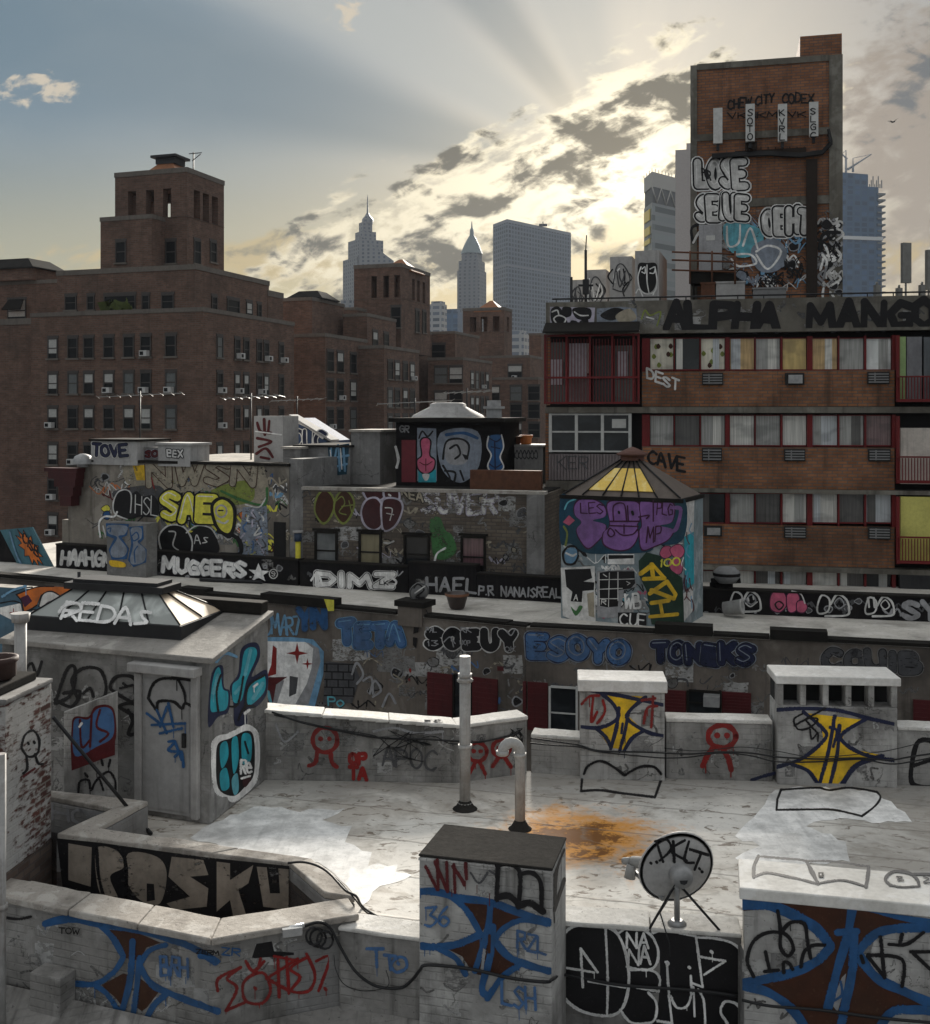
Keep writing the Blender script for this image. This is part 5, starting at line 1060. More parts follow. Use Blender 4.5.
gr.fill([(272, 530), (480, 520), (505, 620), (430, 640), (420, 700), (400, 800), (275, 800)], 'g'); gr.fill([(285, 540), (340, 530), (490, 530), (495, 600), (470, 630), (400, 640), (395, 735), (330, 740), (285, 730)], 'k')
for q in ([(345, 540), (340, 735)], [(395, 535), (395, 700)], [(285, 580), (490, 575)], [(285, 635), (420, 630)], [(285, 690), (395, 690)], [(285, 540), (287, 730)], [(310, 548), (330, 562)], [(445, 590), (465, 600), (450, 610)]): gr.line(q, 'w', 5, False)
gr.tagline('R', 298, 722, 325, 722, 25, 'w', 5, False); gr.tagline('WB', 432, 740, 525, 745, 80, 'W', 13); gr.fill([(395, 770), (560, 770), (560, 845), (430, 850), (395, 830)], 'k'); gr.tagline('CUE', 410, 840, 555, 850, 65, 'W', 9)
gr.done(ub, 'silver and black lower letters')
gr = Graf(wU, rz, .05, base=.012)
for q in ([(640, 430), (660, 390), (700, 390), (710, 430), (670, 455)], [(700, 400), (750, 375), (780, 410), (760, 450), (720, 445)], [(690, 480), (740, 455), (770, 490), (760, 540), (720, 540)]): gr.line(q+[q[0]], 'dp', 9); gr.fill(q, 'pk', True)
gr.fill([(515, 470), (560, 420), (640, 440), (700, 520), (770, 570), (780, 840), (590, 840), (560, 640), (520, 560)], 'dgr')
for q in ([(525, 545), (595, 490)], [(595, 490), (665, 570)], [(665, 570), (545, 575)], [(590, 490), (600, 570)], [(580, 510), (530, 545)], [(580, 660), (680, 590)], [(680, 590), (730, 665), (720, 690)], [(720, 690), (590, 640)], [(590, 715), (690, 700)], [(640, 710), (655, 790)], [(580, 795), (740, 780)]): gr.line(q, 'y', 22, False)
gr.tagline('100', 640, 505, 755, 495, 42, 'Y', 9); gr.done(ub, 'yellow AZH letters on dark green')
wU2 = Wall(U1, U1+un*UD); gr = Graf(wU2, rz, .2)
gr.fill([(775, 110), (840, 100), (835, 300), (780, 330)], 'w'); gr.fill([(780, 330), (835, 300), (838, 600), (785, 640)], 't'); gr.fill([(775, 660), (830, 620), (830, 760), (780, 820)], 'w')
for i in range(14): x = rnd.uniform(775, 825); y = rnd.uniform(130, 740); gr.line([(x, y), (x+rnd.uniform(-12, 14), y+40), (x+rnd.uniform(-10, 18), y+70)], rnd.choice(['dp', 'lb', 'W', 'dt', 'dr']), 6)
gr.done(ub, 'smeared white and teal paint')

# right-hand low black wall with ghost faces
Q0, Q1 = V2(G(690, 612)), V2(G(930, 622)); wQ = Wall(Q0, Q1)
kq = blackwall(wQ, 697, 985, .66, 'long low black wall with pink and white round bubble faces at its foot')
rq = (690, 540, 3.875)
gr = Graf(wQ, rq, .08)
def ghost(cx, cy, s, c1, c2):
    gr.line([(cx-62*s, cy+10), (cx-45*s, cy-35*s), (cx-15*s, cy-20*s), (cx-20*s, cy+25*s), (cx-55*s, cy+35*s), (cx-62*s, cy+10)], c1, 7); gr.line([(cx-10*s, cy), (cx+15*s, cy-38*s), (cx+50*s, cy-20*s), (cx+62*s, cy+20*s), (cx+50*s, cy+42*s), (cx-30*s, cy+45*s)], c1, 8); gr.line([(cx+5*s, cy-5*s), (cx+25*s, cy-25*s), (cx+42*s, cy), (cx+22*s, cy+15*s), (cx+5*s, cy-5*s)], c2, 5)
ghost(215, 235, .95, 'w', 'g'); gr.line([(225, 225), (227, 235)], 'w', 6); gr.line([(245, 220), (247, 230)], 'w', 6); gr.line([(215, 245), (235, 258), (260, 240)], 'w', 5)
for q in ([(310, 230), (325, 200), (365, 205), (375, 250), (350, 280), (315, 270)], [(375, 215), (405, 198), (425, 225), (410, 275), (380, 275)], [(415, 240), (440, 235), (455, 260), (440, 282), (415, 275)]): gr.fill(q, 'pk', True); gr.line(q+[q[0]], 'dp', 4)
gr.line([(330, 250), (345, 238), (362, 252), (345, 270), (330, 250)], 'k', 6); gr.line([(395, 198), (430, 210), (445, 245)], 'w', 5)
ghost(555, 250, 1.0, 'w', 'g'); ghost(735, 255, .9, 'w', 'w')
for x in (690, 712): gr.line([(x, 225), (x+4, 260)], 'w', 8)
gr.tagline('SY', 830, 300, 960, 305, 62, 'g', 20, gap=.3); gr.done(kq, 'pink and white bubble faces')

ghosts(wM, ma, 270, 522, 640, 715, 46, 14, ('gh', 'ghd', 'dg', 'tan')); ghosts(wN, mc_, 535, 760, 660, 712, 26, 12, ('gh', 'ghd', 'dg')); ghosts(wL, gl, 84, 290, 470, 560, 60, 12, ('tan', 'gh', 'ghd', 'w', 'dg'), .55)
ghosts(wB, rb, 306, 540, 494, 575, 50, 10, ('tan', 'gh', 'ghd', 'dg'), .55); ghosts(wU, ub, 566, 680, 505, 615, 40, 9, ('gb', 'ghd', 'dt', 'w'), .4, .002); ghosts(wK1, k2, 155, 292, 562, 578, 10, 5, ('ghd', 'dg')); ghosts(wK2, k4, 412, 474, 575, 590, 6, 5, ('ghd', 'dg'))

clG = [(84, 465), (287, 465), (287, 560), (84, 560)]
scribbles(wL, gl, 92, 285, 466, 555, 150, 13, ('w', 'k', 'tan', 'o', 'lb', 'Y', 'dg', 'W', 'gr', 'dr', 'k', 'Y', 'b'), .22, .0012, clG)
scribbles(wB, rb, 306, 524, 494, 575, 44, 11, ('gh', 'k', 'dg', 'tan', 'lp', 'k'), .5, .002, [(304, 492), (526, 492), (526, 590), (304, 590)])
scribbles(wM, ma, 270, 520, 640, 712, 26, 13, ('k', 'dg', 'ghd', 'k', 'gh', 'sb'), .5, .002)
scribbles(wN, mc_, 532, 925, 655, 712, 24, 12, ('k', 'dg', 'ghd', 'gh', 'sb'), .5, .002)
scribbles(wU, ub, 564, 680, 502, 622, 80, 10, ('w', 'W', 'k', 'lb', 'cy', 'pk', 'k', 'W'), .15, .0012)
scribbles(wK1, k2, 150, 290, 562, 582, 12, 6, ('g', 'w', 'dg'), .3, .002); scribbles(wK2, k3, 302, 405, 570, 590, 10, 6, ('g', 'w', 'dg'), .3, .002); scribbles(wQ, kq, 700, 930, 597, 616, 26, 8, ('g', 'dg', 'dg'), .4, .002)

# ------------------------------------------------------------------ long brick housing block with ALPHA MANGO parapet
CONC = grimy('stained_concrete_band', (.165, .152, .128), (.03, .026, .022), .6, .65, .6, .9, (.24, .23, .2))
AB = brickm('orange_brown_brick', (.38, .165, .075), (.26, .112, .053), (.17, .13, .105), .30, .10, .018, amt=.55, dirt=(.035, .025, .02), streak=.55)
REDP = grimy('maroon_red_steel', (.15, .012, .013), (.03, .01, .01), .4, .3, 2, .6)
A0 = Vector((2.62, 36.0)); wA = Wall(A0, A0+Vector((.982, -.188))); U = wA.u
al = thing('apartment_building', 'long brick housing block with maroon window bands and ALPHA MANGO parapet', 'building', (8, 36, -16))
dk_ = MB(plain('room_dark', (.012, .011, .011), .9)); uE = U(1040); ztop = wA.z(740, 299); zpb = wA.z(740, 330)
dk_.prism([wA.at(0, 0, -.35), wA.at(uE, 0, -.35), wA.at(uE, 0, -10), wA.at(0, 0, -10)], -16, zpb-.1); dk_.build('room_shade_core', al)  # near-black body colour stands in for the dark inside the rooms
b = MB(CONC); wA.box(b, U(546), uE, zpb, ztop, -.3, .06); b.build('parapet', al)
b = MB(CONC)
for y0, y1 in ((329.5, 332.5), (407, 413), (488.5, 492.5), (565, 570)): wA.box(b, U(545.5), uE, wA.z(740, y1), wA.z(740, y0), -.36, .12 if y0 > 340 else .1)
b.build('floor_slab', al)
b = MB(TAR); b.prism([wA.at(0, 0, -.3), wA.at(uE, 0, -.3), wA.at(uE, 0, -10), wA.at(0, 0, -10)], zpb-.09, zpb+.1); b.build('roof', al)
b = MB(AB)
for y0, y1 in ((371, 406.8), (447, 488.3), (524.5, 564.8), (592, 700)): wA.box(b, U(642), U(894.5), wA.z(740, y1)+.003, wA.z(740, y0), -.34, 0)
wA.box(b, U(545.5), U(548.5), wA.z(740, 487)+.003, wA.z(740, 413)-.003, -.34, .02); wA.box(b, U(545.5), U(549), wA.z(740, 405)+.003, wA.z(740, 333)-.003, -2, -.34)
b.build('brick_band', al)
rows = ((337, 371), (414.5, 447), (492.8, 524.5), (570.2, 592))
cols = [(650, 673.5), (675, 699.5), (701, 725), (730, 754.5), (756, 780.5), (783, 807), (813, 838), (840, 864.5), (867, 892)]
for y0, y1 in rows:
    z0, z1 = wA.z(740, y1)+.003, wA.z(740, y0)-.003
    for x0, x1 in ((642, 649.7), (725.3, 729.7), (807.3, 812.7), (892.3, 896)): b = MB(REDP); wA.box(b, U(x0), U(x1), z0, z1, -.3, -.02); b.build('mullion', al)
    for i, (x0, x1) in enumerate(cols):
        if i in (0, 1, 3, 4, 6, 7): b = MB(REDP); wA.box(b, U(x1+.2), U(cols[i+1][0]-.2), z0, z1, -.3, -.06); b.build('mullion', al)
cur = dict(w=glassm('net_curtain', curtain=(.66, .65, .6)), g=glassm('grey_curtain', curtain=(.38, .38, .36)), d=glassm('dim_curtain', curtain=(.11, .105, .1)), f=glassm('floral_blind', curtain=(.7, .66, .54), folds=6), t=glassm('tan_blind', curtain=(.62, .42, .19), folds=12), y=glassm('ochre_blind', curtain=(.66, .48, .18), folds=4), l=glassm('pale_blue_curtain', curtain=(.55, .58, .6)), b=glassm('white_sheet', curtain=(.8, .82, .8), folds=2), k=BLACKGLASS, p=glassm('plaid_cloth', curtain=(.2, .13, .13), folds=25))
pat = ['fkftgytgb', 'gdgwgwlgp', 'kkkgdwwdl', 'wdgwdgwdk']
for (y0, y1), pt in zip(rows, pat):
    for (x0, x1), ch in zip(cols, pt):
        m_ = MB(cur[ch]); wA.pbox(m_, x0+.3, x1-.3, y0+.4, y1-.4, -.2, -.17); wn = m_.build('window', al)
        f_ = MB(REDP); wA.pbox(f_, x0+.2, x1-.2, y1-1.8, y1-.5, -.168, -.09); wA.pbox(f_, x0+.2, x1-.2, y0+.5, y0+1.3, -.168, -.1); f_.build('frame', wn)
        if rnd.random() < .45:
            e = MB(cur[rnd.choice('wgdl')]); xa = x0+(x1-x0)*rnd.choice((.05, .5)); wA.pbox(e, xa, xa+(x1-x0)*rnd.uniform(.25, .42), y0+1.5, y1-2, -.166, -.15); e.build('curtain', wn)
m_ = MB(plain('brown_stain_print', (.2, .1, .03), .8))
fl = Graf(Wall(V2(wA.at(0, 0, -.165)), V2(wA.at(5, 0, -.165))), base=.002)
for x0, x1 in ((652, 671), (703, 723)):
    for i in range(7): x, y = rnd.uniform(x0, x1), rnd.uniform(345, 366); fl.fill([(x-2, y), (x, y-3), (x+2.5, y), (x, y+2.5)], 'br' if i % 2 else 'ol', True)
fl.done(al, 'floral print on two blinds', 'blind_print')
ACM = plain('air_conditioner_grey', (.2, .2, .2), .6); ACD = plain('air_conditioner_slot', (.02, .02, .02), .8)
for x0, x1, y0, y1 in ((702, 723, 373, 385), (785, 804, 373, 385), (867, 889, 372, 384), (702, 722, 448, 461), (784, 805, 449, 461), (868, 890, 449, 461), (704, 722, 525.5, 536), (784, 806, 526, 538), (868, 890, 527, 539)):
    lite = (x0, y0) in ((785, 373), (704, 525.5))
    m_ = MB(ACD); wA.pbox(m_, x0, x1, y0, y1, .003, .1); ac = m_.build('air_conditioner', al)
    m_ = MB(GALV if lite else ACM)
    if lite: wA.pbox(m_, x0+3, x1-2, y0+2, y1-1.5, .1, .16)
    else:
        for k in range(4): y = y0+1.5+(y1-y0-3)*k/3.4; wA.pbox(m_, x0+1, x1-1, y, y+1.3, .1, .13)
        wA.pbox(m_, x0+(x1-x0)*.3, x0+(x1-x0)*.36, y0+1, y1-1, .131, .14)
    m_.build('grille', ac)
# parapet lettering
gr = Graf(Wall(V2(wA.at(0, 0, .06)), V2(wA.at(5, 0, .06))), (530, 290, 2.325), .18)
gr.tagline('ALPHA', 318, 92, 575, 92, 58, 'k', 19, False, gap=.14); gr.tagline('MANGO', 648, 90, 940, 86, 58, 'k', 18, False, gap=.3); gr.done(al, 'black ALPHA MANGO capitals')
gr = Graf(Wall(V2(wA.at(0, 0, .06)), V2(wA.at(5, 0, .06))), (540, 250, 5.81), .1)
gr.fill([(58, 330), (320, 335), (310, 480), (60, 480)], 'lp')
for q in ([(65, 345), (110, 330), (150, 400), (100, 450), (65, 410)], [(130, 335), (180, 335), (180, 380), (140, 390)], [(190, 340), (290, 340), (290, 400), (215, 400)], [(120, 420), (150, 400), (170, 470), (110, 475)], [(180, 410), (220, 420), (210, 470), (175, 450)], [(230, 415), (280, 405), (270, 465), (235, 470)]): gr.fill(q, 'k', True)
for q in ([(70, 360), (100, 350), (110, 380)], [(100, 430), (80, 400), (110, 380), (150, 400), (130, 440)], [(200, 360), (235, 380), (280, 380)]): gr.line(q, 'w', 8)
gr.done(al, 'black and silver lettering at the parapet end')
gr = Graf(Wall(V2(wA.at(0, 0, .06)), V2(wA.at(5, 0, .06))), (540, 250, 5.81), .35, base=.005)
gr.fill([(330, 340), (470, 330), (560, 340), (570, 480), (330, 480)], 'gb'); gr.fill([(350, 380), (430, 335), (500, 360), (420, 410)], 'k', True); gr.fill([(440, 380), (520, 340), (560, 400), (470, 420)], 'tan', True); gr.fill([(345, 480), (400, 430), (470, 440), (460, 480)], 'k', True); gr.line([(440, 430), (520, 440), (590, 480)], 'w', 9); gr.line([(590, 400), (610, 350), (640, 380), (700, 360), (680, 440)], 'ol', 9); gr.line([(620, 390), (660, 400)], 'w', 8); gr.done(al, 'faded painted eyes and lettering')
gr = Graf(wA, (530, 290, 2.325), .1); gr.tagline('DEST', 272, 205, 345, 235, 22, 'w', 5); gr.tagline('CAVE', 275, 400, 360, 425, 30, 'k', 6); gr.done(al, 'small white tag and black tag')
# balconies
ba = MB(REDP); zf, zh = wA.z(590, 404), wA.z(590, 335)
for x in (546, 567, 590, 612, 633, 638): wA.box(ba, U(x), U(x+2.2), zf, zh, .5, .56)
for y in (335.5, 377, 402): wA.pbox(ba, 546, 640, y, y+2, .56, .6)
for x in range(549, 640, 3): wA.pbox(ba, x, x+.7, 340, 404, .52, .545)
bal = ba.build('balcony_cage', al)
dm_ = MB(DARKEDGE); a = [wA.at(U(546), zh, 1.0), wA.at(U(640), zh, 1.0), wA.at(U(640), zh+.35, 0.12), wA.at(U(546), zh+.35, .12)]; dm_.hexa(a, [p+Vector((0, 0, .06)) for p in a]); dm_.build('awning', bal)
for x0, x1, y0, y1, mm in ((568, 589, 343, 373, cur['w']), (592, 612, 345, 402, BLACKGLASS), (614, 632, 345, 402, cur['d']), (550, 566, 342, 402, cur['d'])):
    m_ = MB(mm); wA.pbox(m_, x0, x1, y0, y1, -.3, -.26); m_.build('window', al)
m_ = MB(grimy('corrugated_pinkish', (.2, .17, .17), (.07, .06, .06), .4, .5, 2, .7)); wA.pbox(m_, 568, 589, 375, 402, -.2, -.1); m_.build('balcony_panel', al); m_ = MB(MATS['corrugated_pinkish'])
for x0, x1, y0, y1 in ((549, 634, 454, 480),):
    n = 28
    for i in range(n): xa = x0+(x1-x0)*i/n; wA.pbox(m_, xa, xa+(x1-x0)/n*.6, y0, y1, .02, .06)
    wA.pbox(m_, x0, x1, y0, y1, -.2, .019)
m_.build('balcony_panel', al)
gr = Graf(Wall(V2(wA.at(0, 0, .062)), V2(wA.at(5, 0, .062))), (540, 320, 5.69), .3); gr.tagline('KER', 100, 850, 270, 850, 70, 'dg', 6); gr.done(al)
for x0, x1, y0, y1 in ((570, 588, 344, 378), (552, 563, 360, 385), (618, 628, 352, 378)): m_ = MB(plain('hung_washing', (.42, .4, .43), .9)); wA.pbox(m_, x0, x1, y0, y1, .3, .34); m_.build('washing', al)
m_ = MB(BLACKGLASS); wA.pbox(m_, 551, 632, 415, 452, -.1, -.02); w5 = m_.build('window', al)
m_ = MB(WHITEFRAME)
for x in (549, 575, 601, 628.5): wA.pbox(m_, x, x+3, 413.5, 452, -.019, .07)
for y in (413.6, 431, 450.5): wA.pbox(m_, 549, 631, y, y+1.6, -.018, .05)
m_.build('frame', w5); m_ = MB(WHITEFRAME); wA.pbox(m_, 612, 626, 419, 428, -.018, -.01); m_.build('notice', w5)
m_ = MB(CONC)
wA.pbox(m_, 546, 642, 481, 486.6, -.3, .1); m_.build('floor_slab', al)
rb_ = MB(REDP)
for y0, y1 in ((376, 402), (456, 483), (536, 563)):
    wA.pbox(rb_, 895, 990, y0, y0+1.6, .3, .36); wA.pbox(rb_, 895, 990, y1-3, y1, .3, .36)
    for x in range(897, 990, 3): wA.pbox(rb_, x, x+.9, y0+1.7, y1-3.1, .31, .34)
    wA.pbox(rb_, 894.5, 898, y0-40, y1, .2, .29)
rb_.build('balcony_railing', al)
for x0, x1, y0, y1, col in ((897, 905, 337, 402, (.3, .42, .18)), (906, 921, 337, 402, (.2, .2, .21)), (923, 990, 337, 402, (.12, .13, .14)), (900, 990, 428, 484, (.62, .56, .5)), (900, 990, 497, 563, (.6, .56, .16)), (899, 990, 575, 600, (.03, .03, .032))):
    m_ = MB(grimy('balcony_sheet_%d_%d' % (x0, y0), col, tuple(c*.3 for c in col), .4, .4, 1.5, .7)); wA.pbox(m_, x0, x1, y0, y1, -.1, .12)
    m_.build('balcony_panel', al)
m_ = MB(plain('blue_tarp', (.03, .06, .09), .6)); wA.pbox(m_, 549, 561, 494, 560, -.2, -.1); m_.build('tarp', al)
m_ = MB(GALV)
for x in range(549, 566, 3): wA.pbox(m_, x, x+1, 532, 558, .1, .13)
wA.pbox(m_, 548, 567, 556, 558, .08, .14); m_.build('balcony_railing', al)

# roof railing and aerials
rl = MB(DARKMETAL); rl.tube([wA.at(U(552), ztop+.12, -.1), wA.at(uE, ztop+.12, -.1)], .03, 6)
for x in range(556, 1000, 26): rl.tube([wA.at(U(x), ztop-.02, -.1), wA.at(U(x), ztop+.12, -.1)], .02, 5)
tag(rl.build('roof_railing'), 'thin dark pipe railing along the top of the ALPHA MANGO parapet', 'railing')
def roofpt(x, back): return wA.at(U(x), 0, -back)
for x, yt, lab in ((582, 250, 'tall thin aerial mast at the left end of the brick block roof'), (567, 277, 'short dark post left of the aerial mast')):
    q = roofpt(x, 1.5); m_ = MB(DARKMETAL); z1 = H+(HY-yt)*q.y/F; m_.tube([(q.x, q.y, zpb+.1), (q.x, q.y, z1)], .05, 6)
    if yt < 260: m_.tube([(q.x-.25, q.y, z1-1.2), (q.x+.25, q.y, z1-1.2)], .04, 5); m_.tube([(q.x, q.y, z1), (q.x+.03, q.y, z1+.5)], .02, 5); m_.box((q.x, q.y, z1-1.5), (.2, .2, .5))
    tag(m_.build('aerial_mast'), lab, 'mast')
UNIT = grimy('pale_roof_unit', (.42, .41, .40), (.12, .115, .11), .4, .4, 1, .8)
ca_, sa_ = math.cos(R(-16)), math.sin(R(-16))
def unit(x0, x1, xs, ytop, Y, lab, seed):
    a = P(x0, ytop, Y); wdt = (x1-x0)*Y/F; w = Wall((a.x, a.y), (a.x+ca_, a.y+sa_)); u1 = w.u(x1)
    root = thing('rooftop_unit', lab, 'roof unit', (a.x, a.y, zpb+.1)); m_ = MB(UNIT); w.box(m_, 0, u1, zpb+.1, a.z, -max(1.0, (xs-x1)*.13+1.0), 0); m_.build('casing', root)
    g_ = Graf(w, (x0, ytop, 1), .15); r2 = random.Random(seed); W_, Hh = x1-x0, 52
    if seed == 1:
        g_.fill([(3, 14), (12, 12), (22, 14), (20, 36), (12, 42), (5, 36)], 'k', True)
        for q in ([(6, 16), (3, 26), (5, 38), (12, 43), (20, 40), (22, 30), (20, 16)], [(12, 14), (12, 30), (14, 42)], [(7, 18), (10, 16), (10, 22), (7, 21)], [(15, 18), (20, 16), (19, 22), (15, 22)], [(1, 42), (4, 38), (8, 46)], [(18, 44), (22, 34)]): g_.line(q, 'W', 1.2)
    else:
        for k in range(7):
            x, y = r2.uniform(2, W_-3), r2.uniform(6, 26); g_.line([(x, y), (x+r2.uniform(-6, 6), y+7), (x+r2.uniform(-5, 5), y+14)], r2.choice(['dg', 'k', 'dg', 'W']), r2.uniform(.8, 1.6))
        g_.line([(3, 30), (W_*.3, 10), (W_*.6, 8), (W_-2, 22), (W_*.6, 34), (3, 32)], 'dg', 1.3); g_.line([(W_*.3, 14), (W_*.45, 30), (W_*.7, 14)], 'W' if seed == 3 else 'dg', 1.3)
    g_.done(root); return root
unit(635, 659, 673, 251, 39.5, 'pale roof unit with white masklike face on black, nearest the railing', 1)
unit(610, 632, 636, 257, 42, 'pale roof unit with grey loops, second from the tall brick tower', 2)
unit(586, 606, 610, 270, 44.5, 'pale roof unit with long grey scribbles, third from the tall brick tower', 3)
unit(572, 584, 586, 280, 46.5, 'small plain roof unit farthest from the tall brick tower', 4)

# tall brick lift tower
T0 = P(691, 413, 40); wT_ = Wall((T0.x, T0.y), (T0.x+.972, T0.y-.235)); Ut = wT_.u
tw = thing('lift_tower', 'tall brown brick tower with concrete frame bands, four panel antennas and silver letters', 'tower', (T0.x+3, T0.y+1, zpb))
TB = brickm('tower_brick', (.36, .16, .078), (.25, .112, .058), (.15, .11, .095), .30, .10, .016, amt=.5, dirt=(.05, .036, .03), streak=.55)
za, zbk = wT_.z(745, 62), wT_.z(820, 35); uw = Ut(842)
b = MB(TB); wT_.box(b, .0, uw, zpb, za-.02, -5.2, 0); wT_.box(b, Ut(800), uw-.003, za-.018, zbk, -2.6, -.003); b.build('wall', tw)
b = MB(CONC); wT_.box(b, -.02, Ut(697), zpb, za, .003, .05); wT_.box(b, Ut(829), uw+.02, zpb, za+.02, .003, .05)
for y0, y1 in ((61, 67), (132, 139), (199, 207)): wT_.box(b, Ut(697)+.003, Ut(829)-.003, wT_.z(745, y1), wT_.z(745, y0), .003, .045)
b.build('concrete_frame', tw)
b = MB(TB); wT_.box(b, Ut(814), Ut(826), zbk+.002, zbk+.12, -1.5, -.5); b.build('flue', tw)
b = MB(plain('soot_streak', (.03, .022, .018), .95)); wT_.pbox(b, 806, 817, 160, 297, .052, .16); wT_.pbox(b, 735, 806, 150, 155, .052, .13); wT_.pbox(b, 745, 757, 143, 151, .131, .2)
for i in range(9): wT_.pbox(b, 746+i*7.2, 747+i*7.2, 147.5, 150, .052, .11)
b.build('cable_duct', tw)
b = MB(CABLE)
for k in range(3): b.tube([wT_.at(Ut(x), wT_.z(x, y+k*1.5), .12+k*.03) for x, y in ((712, 156), (735, 154), (770, 153), (800, 155), (822, 152), (831, 142), (828, 130+k*4))], .05, 5)
b.build('cable_bundle', tw)
PANEL = plain('antenna_white', (.55, .55, .53), .5)
for x, y0, y1, t in ((718, 111, 146, ''), (750, 107, 144, 'SOTO'), (782, 107, 144, 'KVRL'), (813, 105, 139, 'SLGC')):
    m_ = MB(PANEL); wT_.pbox(m_, x-4.5, x+4.5, y0, y1, .25, .42); an = m_.build('panel_antenna', tw)
    m_ = MB(DARKMETAL); wT_.pbox(m_, x-1.5, x+1.5, y1+.3, y1+6, .2, .34); wT_.pbox(m_, x-1, x+1, y0+8, y0+11, .05, .249); m_.build('bracket', an)
    if t:
        g_ = Graf(Wall(V2(wT_.at(0, 0, .42)), V2(wT_.at(5, 0, .42))), step=.001)
        for i, ch in enumerate(t): g_.tagline(ch, x-2.4, y0+9+i*8, x+2.4, y0+9+i*8, 6, 'k', 1.1)
        g_.done(an)
gr = Graf(wT_, (680, 20, 3.412), .15, base=.055)
def cloudy(q, halo='k', fill='w', grow=1.06):
    cx = sum(p[0] for p in q)/len(q); cy = sum(p[1] for p in q)/len(q); gr.fill([(cx+(p[0]-cx)*grow*1.04, cy+(p[1]-cy)*grow*1.1) for p in q], 'W', True); gr.fill([(cx+(p[0]-cx)*grow, cy+(p[1]-cy)*grow) for p in q], halo, True); gr.fill(q, fill, True)
gr.bubble('LOSE', 62, 566, 222, 566, 78, 'w', 'k', 24, 6, 'W', 4, gap=.3, detail='W'); gr.tagline('POR', 75, 530, 105, 545, 28, 'k', 5)
gr.bubble('SEIUE', 62, 676, 226, 676, 70, 'w', 'k', 20, 6, 'W', 4, gap=.35, detail='W')
gr.done(tw, 'two rows of silver bubble letters edged in black')
gr = Graf(wT_, (680, 20, 3.412), .15, base=.06)
gr.bubble('OEHT', 292, 724, 440, 724, 72, 'w', 'k', 22, 6, 'W', 4, gap=.3, detail='W', jit=.15)
gr.done(tw, 'silver bubble letters by the cable duct')
gr = Graf(wT_, (680, 20, 3.412), .3, base=.058)
gr.fill([(150, 700), (200, 690), (280, 720), (270, 790), (200, 810), (155, 760)], 'cy', True); gr.fill([(250, 770), (320, 745), (365, 790), (340, 850), (280, 860), (245, 820)], 'gb', True)
for q in ([(160, 705), (165, 770), (200, 760), (205, 700)], [(215, 770), (240, 710), (265, 780)], [(190, 800), (240, 800), (260, 830), (200, 840), (175, 815)], [(260, 790), (300, 770), (345, 790), (300, 850), (260, 800)]): gr.line(q, 'W', 7)
gr.line([(45, 760), (40, 710), (80, 695), (130, 700), (140, 730)], 'k', 10); gr.line([(45, 760), (70, 720), (110, 710)], 'w', 8); gr.tagline('NSLA', 360, 850, 420, 855, 26, 'k', 6); gr.tagline('SNV', 365, 880, 420, 880, 24, 'k', 5); gr.tagline('HERO', 275, 900, 350, 900, 20, 'k', 4); gr.done(tw, 'worn turquoise and grey lettering')
gr = Graf(wT_, (680, 20, 3.412), .4, base=.006)
gr.tagline('CHEW CITY', 165, 305, 320, 280, 30, 'k', 6); gr.tagline('CODEX', 350, 285, 455, 280, 30, 'k', 6); gr.tagline('VKNKMKVK', 165, 335, 430, 330, 18, 'k', 4); gr.done(tw, 'faint black tags above the antennas')
gr = Graf(wT_, (680, 20, 3.412), .3, base=.055)
for k in range(22): x, y = rnd.uniform(475, 540), rnd.uniform(700, 930); gr.line([(x, y), (x+rnd.uniform(-25, 25), y+20), (x+rnd.uniform(-20, 20), y+40)], rnd.choice(['w', 'W', 'k', 'g']), 8)
gr.line([(475, 780), (490, 730), (545, 725)], 'k', 12); gr.fill([(480, 700), (500, 680), (520, 700), (500, 715)], 'k', True); gr.done(tw, 'white and black scribbles by the corner')
m_ = MB(grimy('roof_door_grey', (.36, .36, .37), (.12, .12, .12), .4, .4, 1.5, .6)); wT_.pbox(m_, 699, 722, 225, 272, .052, .12); d3 = m_.build('door', tw); m_ = MB(WHITEFRAME); wT_.pbox(m_, 706, 715, 236, 241, .121, .13); m_.build('notice', d3)
# clutter at the tower foot
for x0, x1, y0, y1, lab, mat, Y in ((716, 745, 283, 299, 'white cabinet at the foot of the brick tower', UNIT, 38.5), (701, 715, 284, 299, 'rusty orange cabinet at the foot of the brick tower', RUST, 38.6), (691, 735, 272, 283, 'dark landing platform under the grey tower door', DARKEDGE, 38.9), (753, 786, 289, 299, 'low grey duct beside the white cabinet', ACM, 38.3)):
    w = Wall((P(x0, 413, Y).x, Y), (P(x0, 413, Y).x+.972, Y-.235)); m_ = MB(mat); zz0 = zpb+.1 if y1 > 290 else w.z((x0+x1)/2, y1); w.box(m_, 0, w.u(x1), zz0, w.z((x0+x1)/2, y0), -.9, 0); w.box(m_, -.03, w.u(x1)+.03, w.z((x0+x1)/2, y0)+.002, w.z((x0+x1)/2, y0)+.06, -.93, .03)
    if y1 < 290:
        for u_ in (.05, w.u(x1)-.1): w.box(m_, u_, u_+.06, zpb+.1, zz0-.002, -.8, -.74); w.box(m_, u_, u_+.06, zpb+.1, zz0-.002, -.08, -.02)
    else: w.box(m_, w.u(x1)*.48, w.u(x1)*.52, zz0+.1, w.z((x0+x1)/2, y0)-.1, .001, .015)
    tag(m_.build('roof_cabinet' if y1 > 290 else 'landing_platform'), lab, 'cabinet' if y1 > 290 else 'platform')
rl = MB(RUST)
for y in (254, 262, 272): rl.tube([P(672, y-2, 39.2), P(735, y, 38.2)], .035, 6)
for x, Y in ((690, 38.9), (712, 38.55), (735, 38.2)): rl.tube([P(x, 251, Y), P(x, 284, Y)], .035, 6)
tag(rl.build('guard_rail'), 'rusty red three-bar guard rail before the grey tower door', 'railing')
